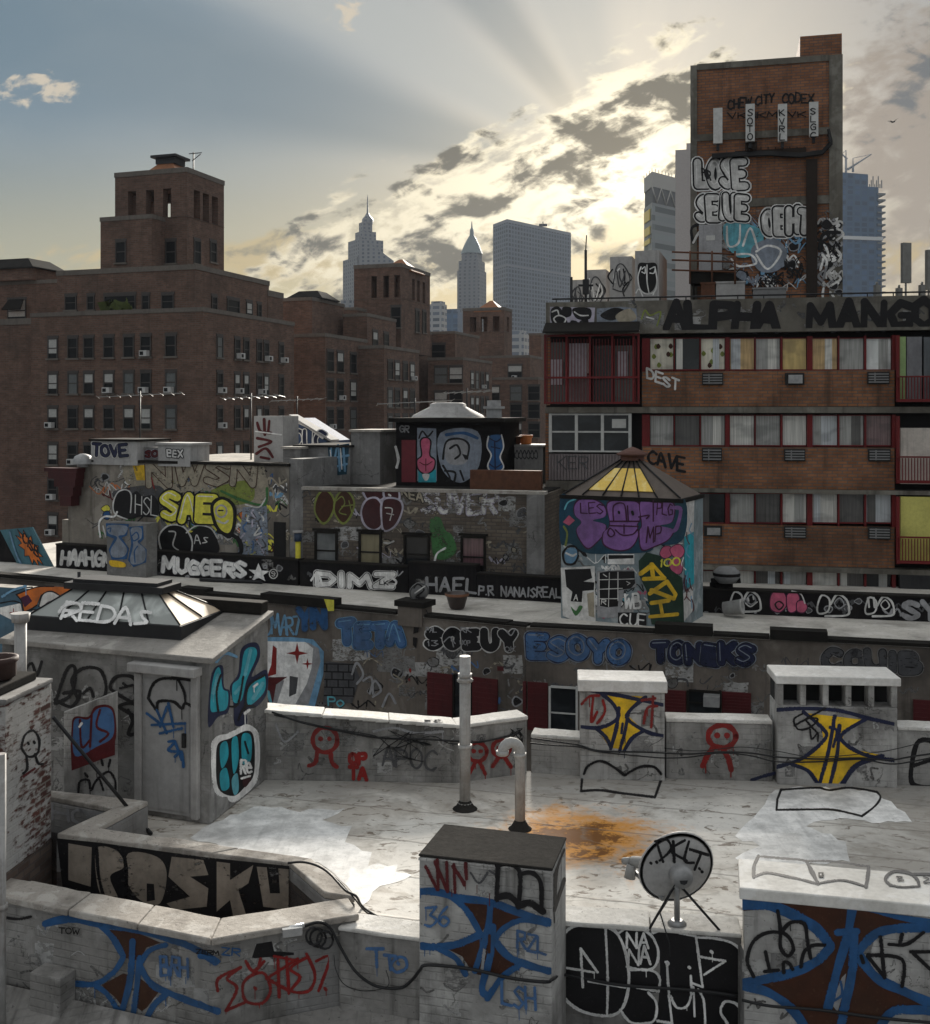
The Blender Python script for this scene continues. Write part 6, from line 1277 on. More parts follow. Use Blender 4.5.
# cell panels at far right
for x, yt, yb, wpx, lab in ((906, 243, 283, 9, 'tall grey cell panel on a pole at the right end of the roof'), (929, 250, 290, 6, 'grey cell panel cut by the frame edge'), (877, 285, 299, 5, 'short capped vent stub nearest the brick tower'), (899, 288, 299, 5, 'short vent stub beside the tall cell panel pole'), (922, 285, 299, 5, 'short capped vent stub near the frame edge')):
    Y = 36.5; c = P(x, yb, Y); h_ = (yb-yt)*Y/F; m_ = MB(plain('cell_panel_grey', (.2, .2, .19), .7)); m_.box((c.x, c.y, c.z), (wpx*Y/F, .16, h_), .2)
    if yb < 295: m_.tube([(c.x+.05, c.y+.15, zpb+.1), (c.x+.05, c.y+.15, c.z+h_*.6)], .035, 6)
    else: m_.tube([(c.x, c.y, c.z+h_), (c.x, c.y, c.z+h_+.1)], .04, 6); m_.prism([(c.x-.1, c.y-.1), (c.x+.1, c.y-.1), (c.x+.1, c.y+.1), (c.x-.1, c.y+.1)], zpb+.1, c.z-.002)
    tag(m_.build('cell_panel' if yb < 295 else 'vent_stub'), lab, 'antenna' if yb < 295 else 'vent')

ghosts(Wall(V2(wA.at(0, 0, .06)), V2(wA.at(5, 0, .06))), al, 600, 925, 304, 326, 30, 8, ('gh', 'ghd', 'dg')); ghosts(wT_, tw, 700, 828, 215, 290, 30, 9, ('gh', 'ghd', 'dg', 'w'), .5, .055)

scribbles(wT_, tw, 724, 806, 215, 292, 60, 13, ('w', 'W', 'k', 'gb', 'lb', 'W'), .2, .053); scribbles(wT_, tw, 819, 840, 215, 294, 40, 9, ('w', 'W', 'k', 'g'), .2, .054); scribbles(wT_, tw, 699, 828, 212, 296, 20, 12, ('w', 'k', 'W', 'lb', 'dg', 'k', 'gb'), .25, .052)

# ------------------------------------------------------------------ dark brick apartment complex on its own street grid
GA = R(-18.7); ga, gb = Vector((math.cos(GA), math.sin(GA))), Vector((-math.sin(GA), math.cos(GA)))
BROWN = brickm('dark_brown_brick', (.185, .105, .075), (.125, .072, .052), (.145, .11, .09), .45, .15, .025, amt=.4, dirt=(.045, .033, .027), bmp=0, streak=.3)
BRCAP = grimy('weathered_parapet_stone', (.15, .132, .115), (.06, .05, .045), .4, .4, .5, .9)
def corner(x, Y): return Vector(((x-CX)*Y/F, Y))
def span(C, d, x):
    """distance from C along d to picture column x"""
    k = (x-CX)/F; return (k*C.y-C.x)/(d.x-k*d.y)
class Block:
    def __init__(s, xl, xc, xr, Y, ytop, zb=-16, depth=None, name='wall', parent=None, cap=.32, mat=None):
        s.C = corner(xc, Y); s.la = span(s.C, -ga, xl); s.lb = span(s.C, gb, xr); s.z1 = H+(HY-ytop)*Y/F; s.zb = zb; s.parent = parent
        f = [s.C-ga*s.la, s.C, s.C+gb*s.lb, s.C-ga*s.la+gb*s.lb]; s.foot = f
        m = MB(mat or BROWN); m.prism(f, zb, s.z1-cap); s.ob = m.build(name, parent)
        c = sum(f, Vector((0, 0)))/4; m = MB(BRCAP); e = .05
        ff = [f[0]-ga*e-gb*e, f[1]+ga*e-gb*e, f[2]+ga*e+gb*e, f[3]-ga*e+gb*e]; m.prism(ff, s.z1-cap+.003, s.z1); m.build('parapet_cap', parent)
        s.wf, s.ws = Wall(f[0], f[1]), Wall(f[1], f[2])
WIN = {}
FARGLASS = plain('far_dark_glass', (.010, .011, .012), .4, 0, .3, .12); FARBLIND = plain('far_blind', (.42, .42, .40), .7); FARFRAME = plain('far_window_frame', (.055, .048, .044), .7); ACW = plain('white_air_conditioner', (.5, .5, .49), .6)
FARLITE = plain('far_pale_pane', (.11, .12, .12), .4)
def winmesh(kind, wd, ht):
    k = (kind, round(wd, 1), round(ht, 1))
    if k in WIN: return WIN[k]
    m = MB(FARFRAME); h = wd/2
    def bx(x0, x1, z0, z1, y0, y1, mat): m.prism([(x0, -y1), (x1, -y1), (x1, -y0), (x0, -y0)], z0, z1, mat)
    bx(-h, h, 0, ht, .004, .03, FARGLASS if kind != 'p' else FARLITE)
    bx(-h, -h+.09, 0, ht, .0305, .09, FARFRAME); bx(h-.09, h, 0, ht, .0305, .09, FARFRAME); bx(-h+.095, h-.095, ht-.09, ht, .0305, .085, FARFRAME); bx(-h+.095, h-.095, ht*.48, ht*.53, .0305, .07, FARFRAME)
    bx(-h-.1, h+.1, -.14, -.004, .004, .16, BRCAP); bx(-h-.05, h+.05, ht+.004, ht+.2, .004, .045, FARFRAME)
    if kind == 'b': bx(-h+.1, h-.1, ht*.54, ht-.1, .0306, .04, FARBLIND)
    if kind == 'c': bx(-h+.1, h-.1, ht*.25, ht-.1, .0306, .04, FARBLIND)
    o = m.build('window', None, (0, 0, 0)); me = o.data; bpy.data.objects.remove(o)
    WIN[k] = me; return me
acm = None
def acmesh():
    global acm
    if acm is None:
        m = MB(ACW); m.prism([(-.32, -.5), (.32, -.5), (.32, -.1), (-.32, -.1)], 0, .42); m.prism([(-.25, -.52), (.05, -.52), (.05, -.505), (-.25, -.505)], .08, .34, FARGLASS); o = m.build('air_conditioner', None, (0, 0, 0)); acm = o.data; bpy.data.objects.remove(o)
    return acm
def put_window(w, x, yc, parent, kind, wd=.95, ht=1.55, ac=False):
    u, z = w.u(x), w.z(x, yc)-ht/2; p = w.at(u, z, 0); ang = math.atan2(w.n.y, w.n.x)+math.pi/2
    o = bpy.data.objects.new('window', winmesh(kind, wd, ht)); COL.objects.link(o); o.parent = parent; o.location = p-Vector(parent.location); o.rotation_euler = (0, 0, ang)
    if ac:
        a = bpy.data.objects.new('air_conditioner', acmesh()); COL.objects.link(a); a.parent = o; a.location = (rnd.uniform(-.1, .1), 0, .02)
rw = random.Random(11)
def grid_windows(w, xs, ys, parent, slope=0.0, wd=.95, ht=1.55, pac=.22, kinds='dddbdpc', skip=()):
    for i, y in enumerate(ys):
        for j, x in enumerate(xs):
            if (i, j) in skip: continue
            k = rw.choice(kinds); yy = HY+(y-HY)*(1+slope*(x-xs[0])) if slope else y
            put_window(w, x, yy, parent, k, wd, ht, rw.random() < pac)
def bthing(label, x, Y): return thing('apartment_building', label, 'building', (*corner(x, Y), -16))
b1 = bthing('big dark brick apartment house with square arcaded penthouse tower and planted terrace', 203, 80)
m1 = Block(31, 203, 294, 80, 307, parent=b1)
ysr = (347, 383, 418, 455, 491, 527)
def onwall(w, xs, ys, xref, **k):
    for x in xs:
        zs = [w.z(xref, y) for y in ys]
        for y, z in zip(ys, zs):
            yy = HY+(H-z)*F/w.hit(x, HY).y
            put_window(w, x, yy, b1 if 'par' not in k else k['par'], rw.choice(k.get('kinds', 'dddbbdpc')), k.get('wd', .95), k.get('ht', 1.55), rw.random() < k.get('pac', .3))
onwall(m1.wf, (53, 73, 89, 109, 129, 146, 171), ysr, 110); onwall(m1.ws, (219.5, 237, 246, 259, 266, 281), ysr, 220, wd=.85)
t1 = Block(57, 195, 269, 82.5, 264, m1.z1-.4, name='terrace_storey', parent=b1, cap=.4)
for x, ww in ((71, 1.1), (91, .7), (120, 2.9), (146, .7), (168, 1.1)): put_window(t1.wf, x, 303-(x-57)*.012, b1, 'd', ww, 1.1)
for x, ww in ((214, .8), (233, 1.9), (249, 1.0), (259, .7)): put_window(t1.ws, x, 304+(x-214)*.16, b1, 'c' if x == 249 else 'd', ww, 1.2)
t1b = Block(240, 268, 283, 93, 290, m1.z1-.4, name='rear_storey', parent=b1, cap=.5)
lo = Block(100.5, 152, 180, 87, 214, t1.z1-.3, name='stair_tower', parent=b1, cap=.35)
put_window(lo.wf, 121, 252, b1, 'd', 1.0, 1.7)
# arcaded tower: four walls with open slots
tw1 = Block(115, 187, 224, 88, 216, t1.z1-.3, name='tower_base', parent=b1, cap=.02)
for x, ww, h_ in ((171, 1.0, 1.8), (197, 1.0, 1.9), (213, 1.0, 1.7)): put_window(tw1.wf if x < 187 else tw1.ws, x, 252, b1, 'd', ww, h_)
def arcade(bl, ytop, Y, xsf, xss, ys, parent, wpx):
    z0, z3 = bl.z1+.003, H+(HY-ytop)*Y/F; m = MB(BROWN); th = .7
    zo0, zo1 = H+(HY-ys[1])*Y/F, H+(HY-ys[0])*Y/F
    f = bl.foot
    walls = [(bl.wf, [bl.wf.u(x) for x in xsf], bl.la), (bl.ws, [bl.ws.u(x) for x in xss], bl.lb)]
    walls += [(Wall(f[3], f[2]), walls[0][1], bl.la), (Wall(f[0], f[3]), walls[1][1], bl.lb)]
    hw = wpx*Y/F/2
    for k, (w, us, L) in enumerate(walls):
        s_ = -1 if k < 2 else 1
        o0, o1 = (-th, 0) if k < 2 else (0, th)
        a0, a1 = (0, L) if k % 2 == 0 else (th+.003, L-th-.003)
        w.box(m, a0, a1, z0, zo0, o0, o1); w.box(m, a0, a1, zo1, z3-.4, o0, o1)
        ed = [a0]+[e for u_ in us for e in (u_-hw*(1 if k % 2 == 0 else 1.25), u_+hw*(1 if k % 2 == 0 else 1.25))]+[a1]
        for e0, e1 in zip(ed[::2], ed[1::2]): w.box(m, e0, e1, zo0+.002, zo1-.002, o0, o1)
    m.build('tower_wall', parent); m = MB(BRCAP); e = .05; ff = [f[0]-ga*e-gb*e, f[1]+ga*e-gb*e, f[2]+ga*e+gb*e, f[3]-ga*e+gb*e]; m.prism(ff, z3-.397, z3); m.build('tower_cap', parent)
    return z3
z3 = arcade(tw1, 167, 88, (132, 150, 167), (197, 206, 215), (187, 216), b1, 9.5)
def hiproof(parent, C, w, d, z0, z1, mat, inset=.35, name='hip_roof'):
    m = MB(mat); q = [C-ga*w/2-gb*d/2, C+ga*w/2-gb*d/2, C+ga*w/2+gb*d/2, C-ga*w/2+gb*d/2]; t = [C+(p-C)*inset for p in q]; m.prism(q, z0+.003, z0+.1); m.hexa([W3(p, z0+.103) for p in q], [W3(p, z1) for p in t]); return m.build(name, parent)
COPPER = grimy('rust_orange_tile', (.3, .13, .06), (.08, .04, .03), .4, .2, .8, .7)
cc = sum(tw1.foot, Vector((0, 0)))/4
hiproof(b1, cc, 4.6, 4.6, z3-.9, z3+1.0, COPPER, .3)
m = MB(DARKMETAL); m.prism([cc+ga*a+gb*c for a, c in ((-.9, -.8), (.9, -.8), (.9, .8), (-.9, .8))], z3+.95, z3+1.45); m.prism([cc+ga*a+gb*c for a, c in ((-1.2, -1.1), (1.2, -1.1), (1.2, 1.1), (-1.2, 1.1))], z3+1.452, z3+1.65); m.build('tank', b1)
m = MB(DARKMETAL); q = cc+ga*2.2; m.tube([W3(q, z3-1), W3(q, z3+1.9)], .06, 5); m.tube([W3(q-ga*.1, z3+1.2), W3(q+ga*.7, z3+1.7)], .04, 5); m.tube([W3(q-ga*.4, z3+1.8), W3(q+ga*.8, z3+1.8)], .04, 5); m.build('mast', b1)
pl_ = MB(plain('terrace_greenery', (.07, .09, .02), .9)); r3 = random.Random(5)
for i in range(60):
    u_ = t1.wf.u(r3.uniform(112, 134)); c = t1.wf.at(u_, m1.z1+r3.uniform(-.3, .7), r3.uniform(.2, 1.2)); a = Vector((r3.uniform(-.4, .4), r3.uniform(-.3, .3), r3.uniform(-.3, .3))); e = Vector((r3.uniform(-.3, .3), r3.uniform(-.3, .3), r3.uniform(.1, .5))); pl_.face([c-a, c+e, c+a, c-e])
tag(pl_.build('terrace_shrub'), 'olive green shrub on the planted terrace of the big brick house', 'shrub')
# the rest of the complex: label, main(xl,xc,xr,Y,ytop), uppers, windows
b0 = bthing('dark unlit brick wing at the left frame edge below a hipped rooftop lantern', 10, 88)
k0 = Block(-80, 31, 60, 87, 318, parent=b0, cap=.5); k1_ = Block(-90, 60, 70, 95, 279, k0.z1-.3, name='terrace_storey', parent=b0)
c0 = corner(22, 98); m = MB(BROWN); m.prism([c0-ga*2.8-gb*2, c0+ga*2.8-gb*2, c0+ga*2.8+gb*2, c0-ga*2.8+gb*2], k1_.z1, H+(HY-272)*98/F); m.build('lantern', b0); hiproof(b0, c0, 6.2, 4.6, H+(HY-272)*98/F, H+(HY-261)*98/F, TAR, .6)
put_window(k1_.wf, 17, 311, b0, 'c', 2.0, 2.0); mm_ = MB(DARKEDGE); a_ = [k1_.wf.at(k1_.wf.u(8), H+(HY-308)*94/F, .8), k1_.wf.at(k1_.wf.u(27), H+(HY-308)*94/F, .8), k1_.wf.at(k1_.wf.u(24), H+(HY-297)*94/F, .02), k1_.wf.at(k1_.wf.u(9), H+(HY-297)*94/F, .02)]; mm_.hexa(a_, [p+Vector((0, 0, .1)) for p in a_]); mm_.build('awning', b0)
b2 = bthing('brown brick wing just right of the big apartment house, blank dark left wall', 325, 98)
k2_ = Block(290, 325, 367, 98, 333, parent=b2); u2 = Block(280, 312, 344, 104, 297, k2_.z1-.3, name='terrace_storey', parent=b2); hiproof(b2, sum(u2.foot, Vector((0, 0)))/4, 4, 4, u2.z1, u2.z1+.9, TAR, .5)
onwall(k2_.ws, (330, 340, 353, 362), (361, 390, 419, 448), 330, par=b2, wd=1.4, ht=1.8)
b3 = bthing('brown brick house with square arcaded tower in front of the stepped stone skyscraper', 384, 104)
k3_ = Block(355, 384, 419, 104, 345, parent=b3); u3 = Block(343, 367, 396, 108, 313, k3_.z1-.3, name='terrace_storey', parent=b3); v3 = Block(380, 396, 432, 118, 325, name='rear_storey', parent=b3)
onwall(k3_.ws, (390, 397, 405, 412), (370, 398, 424), 390, par=b3, wd=1.3, ht=1.7); onwall(u3.ws, (375, 386), (340,), 375, par=b3, wd=1.3, ht=1.7)
tb3 = Block(354, 401, 430, 116, 298, k3_.z1, name='tower_base', parent=b3, cap=.02); put_window(tb3.wf, 396, 317, b3, 'd', 1.2, 2.2); put_window(tb3.ws, 417, 321, b3, 'd', 1.2, 2.4); put_window(tb3.ws, 424, 322, b3, 'd', 1.2, 2.4)
z33 = arcade(tb3, 263, 116, (374, 386, 397), (413.5, 418.5, 424), (275, 297), b3, 6); c3_ = sum(tb3.foot, Vector((0, 0)))/4; hiproof(b3, c3_+ga*1, 4, 4, z33-.6, z33+1.0, COPPER, .1)
lx = Block(340, 356, 366, 113, 307, k3_.z1, name='stair_tower', parent=b3, cap=.3)
b4 = bthing('brown brick house between the arcaded tower house and the painted rooftop bulkhead', 463, 122)
k4_ = Block(428, 463, 492, 122, 357, parent=b4); u4 = Block(420, 455, 479, 128, 331, k4_.z1-.3, name='terrace_storey', parent=b4)
onwall(k4_.ws, (472, 477, 482, 487), (380, 405, 428), 472, par=b4, wd=1.2, ht=1.8); onwall(k4_.wf, (441, 456), (375, 400), 441, par=b4, wd=1.6, ht=1.8); onwall(u4.wf, (436,), (352,), 436, par=b4, wd=2.4, ht=1.8)
b5 = bthing('brown brick house with flat square tower before the tall slab skyscraper', 504, 140)
k5_ = Block(485, 538, 560, 140, 377, parent=b5); u5 = Block(480, 530, 542, 146, 355, k5_.z1-.3, name='terrace_storey', parent=b5); onwall(k5_.wf, (494, 516, 534), (393, 411, 430), 516, par=b5, wd=1.6, ht=1.8); onwall(u5.wf, (515,), (372,), 515, par=b5, wd=2, ht=1.8)
tb5 = Block(463, 504, 512, 150, 331, k5_.z1, name='tower_base', parent=b5, cap=.02); z55 = arcade(tb5, 307, 150, (473, 484, 496), (508,), (316, 331), b5, 7); hiproof(b5, sum(tb5.foot, Vector((0, 0)))/4+ga*.6, 4, 4, z55-.6, z55+1.1, COPPER, .1)
b6 = bthing('small dark brick stair head left of the brick block roof', 540, 160)
k6_ = Block(529, 541, 552, 160, 333, parent=b6)

# ------------------------------------------------------------------ rooftop clutter between the near roofs and the complex
zr = 3.0
def slabbox(name, label, cat, x0, x1, y0, y1, Y, d, mat, zb=None, ang=-16, top=None):
    a = P(x0, y1, Y); w = Wall((a.x, a.y), (a.x+math.cos(R(ang)), a.y+math.sin(R(ang)))); m = MB(mat); root = thing(name, label, cat, (a.x, a.y, a.z if zb is None else zb))
    w.box(m, 0, w.u(x1), a.z if zb is None else zb, w.z(x0, y0), -d, 0); m.build('body', root)
    if top: m = MB(top); w.box(m, -.06, w.u(x1)+.06, w.z(x0, y0)+.002, w.z(x0, y0)+.08, -d-.06, .06); m.build('cap', root)
    return root, w
r_, w_ = slabbox('roof_box', 'whitish lettered box on the left end of the graffiti wall roof', 'box', 91, 137, 441, 458, 38.6, 1.6, UNIT, 3.6, -26, DARKEDGE); g_ = Graf(w_, (60, 440, 3.72), .1); g_.bubble('TOVE', 122, 58, 250, 58, 40, 'nb', 'k', 10, 2, 'w', 2, gap=.2); g_.done(r_)
m = MB(GALV); c = P(83, 464, 38.7); m.tube([(c.x, c.y, 3.5), (c.x, c.y, c.z)], .2, 10); m.lathe([(.36, 0), (.36, .12), (.28, .28), (.1, .36), (0, .37)], c, 12); tag(m.build('roof_vent'), 'grey domed vent at the left end of the graffiti wall roof', 'vent')
r_, w_ = slabbox('low_chimney', 'dark low chimney with pinkish scrawl between the lettered boxes', 'chimney', 143, 160, 447, 460, 38, 1, GREYWALL, 3.6, -26); g_ = Graf(w_, (60, 440, 3.72), .1); g_.bubble('SO', 318, 62, 362, 62, 22, 'dr', 'k', 7, 2, 'lp', 1); g_.done(r_)
r_, w_ = slabbox('roof_box', 'flared pale box with black scrawl near the middle of the graffiti wall roof', 'box', 158, 190, 445, 459, 37.4, 1, UNIT, 3.6, -26, UNIT); g_ = Graf(w_, (60, 440, 3.72), .1); g_.bubble('BEX', 400, 62, 455, 62, 24, 'w', 'k', 6, 3); g_.done(r_)
r_, w_ = slabbox('chimney_slab', 'pale chimney slab with dark red letters and an aerial', 'chimney', 254, 283, 416, 462, 39, 1.2, UNIT, 3.0, -18); g_ = Graf(w_, (240, 390, 2.906), .1)
for q in ([(50, 95), (60, 120), (90, 125)], [(70, 85), (72, 130)], [(85, 90), (82, 120)], [(50, 140), (90, 150), (55, 165)], [(48, 185), (75, 170), (95, 195)], [(60, 195), (85, 200)]): g_.line(q, 'dr', 8)
g_.line([(45, 120), (120, 130)], 'W', 4); g_.done(r_)
wr1 = thing('stair_shed', 'white sloping stair roof with blue and black letters on its triangular end', 'roof', tuple(P(315, 440, 41))); wr1['kind'] = 'thing'
m = MB(grimy('blue_letter_wall', (.05, .08, .16), (.03, .03, .04), .3, .3, 1.5, .8)); q0 = [P(291, 452, 41), P(327, 458, 40.4), P(327, 441, 40.4), P(291, 418, 41)]; dd = Vector((.6, 2.2, 0)); m.hexa([p for p in q0], [p+dd for p in q0]); m.build('side_wall', wr1)
m = MB(plain('white_metal_roof', (.36, .35, .34), .95)); e_ = Vector((0, 0, .08)); a, c = P(289, 416.5, 40.9), P(331, 442, 40.2); d3_ = dd*.35; m.hexa([a, c, c+d3_, a+d3_], [a+e_, c+e_, c+e_+d3_, a+e_+d3_]); m.build('roof_sheet', wr1)
g_ = Graf(Plane3(q0[0], q0[1], q0[2]), (240, 390, 2.906), .05, base=.01); g_.bubble('DUC', 155, 168, 250, 172, 50, 'nb', 'W', 10, 3, gap=.1); g_.line([(158, 90), (200, 110), (240, 140)], 'W', 6); g_.done(wr1)
r_, w_ = slabbox('roof_wall', 'dark concrete roof wall with bright blue angular lettering', 'wall', 295, 350, 447, 484, 37.5, 3, GREYWALL, 2.6, -16, TAR); r_['kind'] = 'thing'; g_ = Graf(w_, (240, 390, 2.906), .1); g_.fill([(255, 165), (318, 155), (310, 245), (262, 250)], 'dt')
for q in ([(265, 165), (262, 240)], [(275, 200), (285, 160), (290, 235)], [(300, 165), (305, 235)], [(258, 200), (315, 190)], [(270, 225), (310, 215)]): g_.line(q, 'lb', 6)
for q in ([(262, 175), (270, 240)], [(292, 170), (296, 230)]): g_.line(q, 'W', 3)
g_.done(r_)
r_, w_ = slabbox('roof_wall', 'plain stained concrete stub wall between blue lettering and painted bulkhead', 'wall', 351, 380, 432, 486, 37.2, 2, GREYWALL, 2.6, -16, COPING); r_['kind'] = 'thing'
r_, w_ = slabbox('roof_wall', 'low dark concrete wall joining the left graffiti building', 'wall', 283, 300, 449, 486, 37, 4, GREYWALL, 2.6, -16, COPING); r_['kind'] = 'thing'
# painted flat bulkhead with white skylight
pb_, w_ = slabbox('stair_bulkhead', 'flat roofed dark bulkhead with crimson door and heart, white skylight on top', 'bulkhead', 396, 500, 422, 486, 36.5, 3.2, BLACKPAINT, 2.6, -14); m = MB(DARKEDGE); zt2 = w_.z(396, 422); w_.box(m, -.15, w_.u(500)+.2, zt2+.002, zt2+.14, -3.4, .35); m.build('roof', pb_)
m = MB(UNIT); c = P(448, 421, 37.5); m.lathe([(1.25, .05), (1.2, .12), (.62, .42), (.62, .5), (.5, .55), (0, .56)], (c.x, c.y, zt2+.1), 8); m.build('skylight', pb_)
m = MB(plain('crimson_door', (.13, .012, .02), .6)); w_.pbox(m, 402, 416, 440, 482, .003, .05); m.build('door', pb_)
g_ = Graf(w_, (240, 390, 2.906), .05, base=.004); g_.fill([(515, 110), (570, 112), (572, 265), (515, 265)], 'gb'); g_.fill([(518, 230), (570, 232), (570, 268), (518, 268)], 't'); hq = [(540, 140), (552, 150), (550, 190), (565, 205), (560, 230), (540, 242), (520, 230), (516, 205), (530, 190), (526, 150)]
g_.line(hq+[hq[0]], 'k', 9); g_.fill(hq, 'pk', True); g_.line([(522, 210), (540, 218), (558, 208)], 'dr', 3); g_.line([(540, 200), (540, 235)], 'dr', 3); g_.fill([(530, 245), (550, 245), (545, 262), (536, 262)], 'w', True); g_.line([(520, 140), (530, 120), (545, 135), (560, 120)], 'k', 5)
g_.fill([(582, 125), (690, 120), (695, 220), (640, 270), (585, 225)], 'gb', True); g_.fill([(600, 150), (650, 140), (665, 190), (650, 215), (610, 215), (595, 190)], 'g', True)
for q in ([(590, 200), (600, 150), (640, 142), (665, 160), (660, 200)], [(610, 170), (630, 160), (640, 185), (625, 200)], [(590, 220), (610, 255), (600, 265)], [(640, 235), (650, 262)], [(595, 235), (625, 240), (622, 268)]): g_.line(q, 'k', 6)
g_.line([(600, 130), (650, 125), (690, 140)], 'b', 9); g_.fill([(645, 185), (660, 190), (655, 205)], 'k'); g_.line([(452, 165), (460, 200), (455, 225)], 'w', 8); g_.tagline('GR', 465, 122, 490, 122, 18, 'g', 4); g_.fill([(722, 135), (760, 132), (765, 165), (755, 195), (765, 225), (740, 245), (722, 220), (730, 190), (720, 165)], 'b', True)
for q in ([(725, 140), (745, 150), (760, 138)], [(730, 165), (755, 170)], [(725, 215), (742, 225), (760, 215)], [(740, 150), (742, 240)]): g_.line(q, 'nb', 4)
g_.line([(722, 135), (718, 165), (730, 190), (720, 222), (740, 247), (766, 225), (756, 195), (766, 165), (760, 130)], 'w', 4); g_.done(pb_, 'crimson heart, grey face and blue figure')
m = MB(GALV); c = P(494, 421, 37); m.box((c.x, c.y, zt2+.14), (.5, .5, .3)); m.box((c.x, c.y, zt2+.442), (.7, .7, .08)); m.box((c.x, c.y, zt2+.524), (.45, .45, .2)); tag(m.build('roof_vent'), 'square tin vent at the right end of the painted bulkhead roof', 'vent')
r_, w_ = slabbox('roof_box', 'long low white lettered box beside the orange flue pot', 'box', 508, 543, 447, 462, 38, 1.5, UNIT, 2.6, -14, UNIT); g_ = Graf(w_, (240, 390, 2.906), .1)
for i in range(7): x = 790+i*11; g_.line([(x, 185), (x+4, 175), (x+9, 190), (x+5, 200), (x, 195)], 'dg', 3)
g_.done(r_)
m = MB(plain('orange_clay_pot', (.62, .2, .05), .6)); c = P(526, 447, 38.6); m.lathe([(.16, 0), (.18, .05), (.2, .3), (.24, .34), (.24, .42), (.18, .42), (.16, .3)], c, 14); tag(m.build('flue_pot'), 'orange clay flue pot on the white lettered box', 'flue pot')  # even orange clay colour
m = MB(RUST); c = P(513, 447, 38.4); m.box((c.x, c.y, c.z+.083), (.5, .4, .24)); m.box((c.x, c.y, c.z+.325), (.6, .5, .05)); tag(m.build('chimney_cowl'), 'small pale chimney cowl left of the orange pot', 'cowl'); 
r_, w_ = slabbox('roof_curb', 'rusty brown curb along the brick building roof below the blue figure', 'curb', 470, 541, 470, 484, 34.8, .3, RUST, 2.9, -14); r_['kind'] = 'thing'
# antennas
def yagi(x, y0, y1, Y, ang, label, n=7, boom=2.2):
    m = MB(DARKMETAL); a, c = P(x, y1, Y), P(x, y0, Y); m.tube([a, c], .03, 5); d = Vector((math.cos(ang), math.sin(ang), .05)); e = Vector((-d.y, d.x, 0))
    g = plain('bright_aerial', (.3, .3, .29), .5, .3); p = c-Vector((0, 0, .15)); m.tube([p-d*boom/2, p+d*boom/2], .014, 5, g)
    for i in range(n): q = p+d*(i/(n-1)-.5)*boom; L = .28+.35*i/n; m.tube([q-e*L+Vector((0, 0, .05)), q+e*L-Vector((0, 0, .05))], .008, 4, g)
    tag(m.build('tv_aerial'), label, 'aerial')
yagi(140, 391, 460, 40, .1, 'long tv aerial before the left facade of the big brick house', 9, 3.0); yagi(251, 393, 460, 40.5, -.2, 'tv aerial before the right facade of the big brick house', 8, 2.2); yagi(297, 396, 430, 42, .4, 'tv aerial above the white sloping stair roof', 7, 2.0)
yagi(415, 398, 425, 38, .15, 'tv aerial above the left end of the painted bulkhead', 8, 2.6); yagi(467, 388, 425, 40, .5, 'upper tv aerial above the middle of the painted bulkhead', 7, 2.0)
# post, pot, small dish
c = G(298, 584, 0); m = MB(plain('yellow_post_paint', (.55, .48, .03), .6)); m.tube([(c.x, c.y, .003), (c.x, c.y, 1.35)], .085, 10); m.tube([(c.x, c.y, 1.353), (c.x, c.y, 1.62)], .12, 10, plain('dark_blue_cap', (.03, .05, .09), .6)); m.tube([(c.x, c.y, 1.623), (c.x, c.y, 1.68)], .17, 10, UNIT)
tag(m.build('vent_post'), 'yellow striped vent post with blue collar and white cap by the DIMZ wall', 'post')
c = G(457, 609, 0); m = MB(plain('glazed_dark_pot', (.035, .022, .02), .35, 0, .4, .5)); m.lathe([(.0, 0), (.17, 0), (.21, .05), (.3, .36), (.33, .37), (.33, .44), (.27, .44), (.24, .38), (.0, .36)], (c.x, c.y, .003), 20); m.lathe([(.331, .37), (.335, .4), (.331, .44)], (c.x, c.y, .003), 20, plain('pot_rim_clay', (.2, .09, .05), .6))
o = tag(m.build('flower_pot'), 'dark glazed empty flower pot with clay rim on the pale roof', 'pot')
def dish(root, c, r, normal, mat, depth=.16):
    m = MB(mat); M = Vector(normal).normalized().to_track_quat('Z', 'Y').to_matrix(); pr = [(r*k/7, -depth*(1-(k/7)**2)) for k in range(8)]
    m.lathe(pr, c, 32, None, M); m.lathe([(a, z-.012) for a, z in pr][::-1], c, 32, None, M); m.lathe([(r, -.012), (r+.012, -.006), (r+.012, .004), (r, .0)], c, 32, None, M); m.build('reflector', root); return M
c = P(419, 592, 29.6); sdish = thing('satellite_dish', 'small tagged dish facing away on the far pale roof beside the pot', 'satellite dish', (c.x, c.y, 0)); dish(sdish, c, .26, (-.3, .9, .25), ACM, .06)
m = MB(DARKMETAL); m.tube([(c.x, c.y-.05, .003), (c.x, c.y-.05, c.z-.05)], .025, 6); m.tube([(c.x, c.y-.05, c.z-.1), (c.x+.3, c.y-.5, .004)], .012, 5); m.build('mast', sdish)
g_ = Graf(Wall((c.x-1, c.y-.12), (c.x+1, c.y-.14)), step=.002); g_.line([(414, 588), (418, 584), (424, 590), (416, 597), (424, 598)], 'k', 1.6); g_.line([(415, 593), (425, 586)], 'w', 1.2); g_.done(sdish)
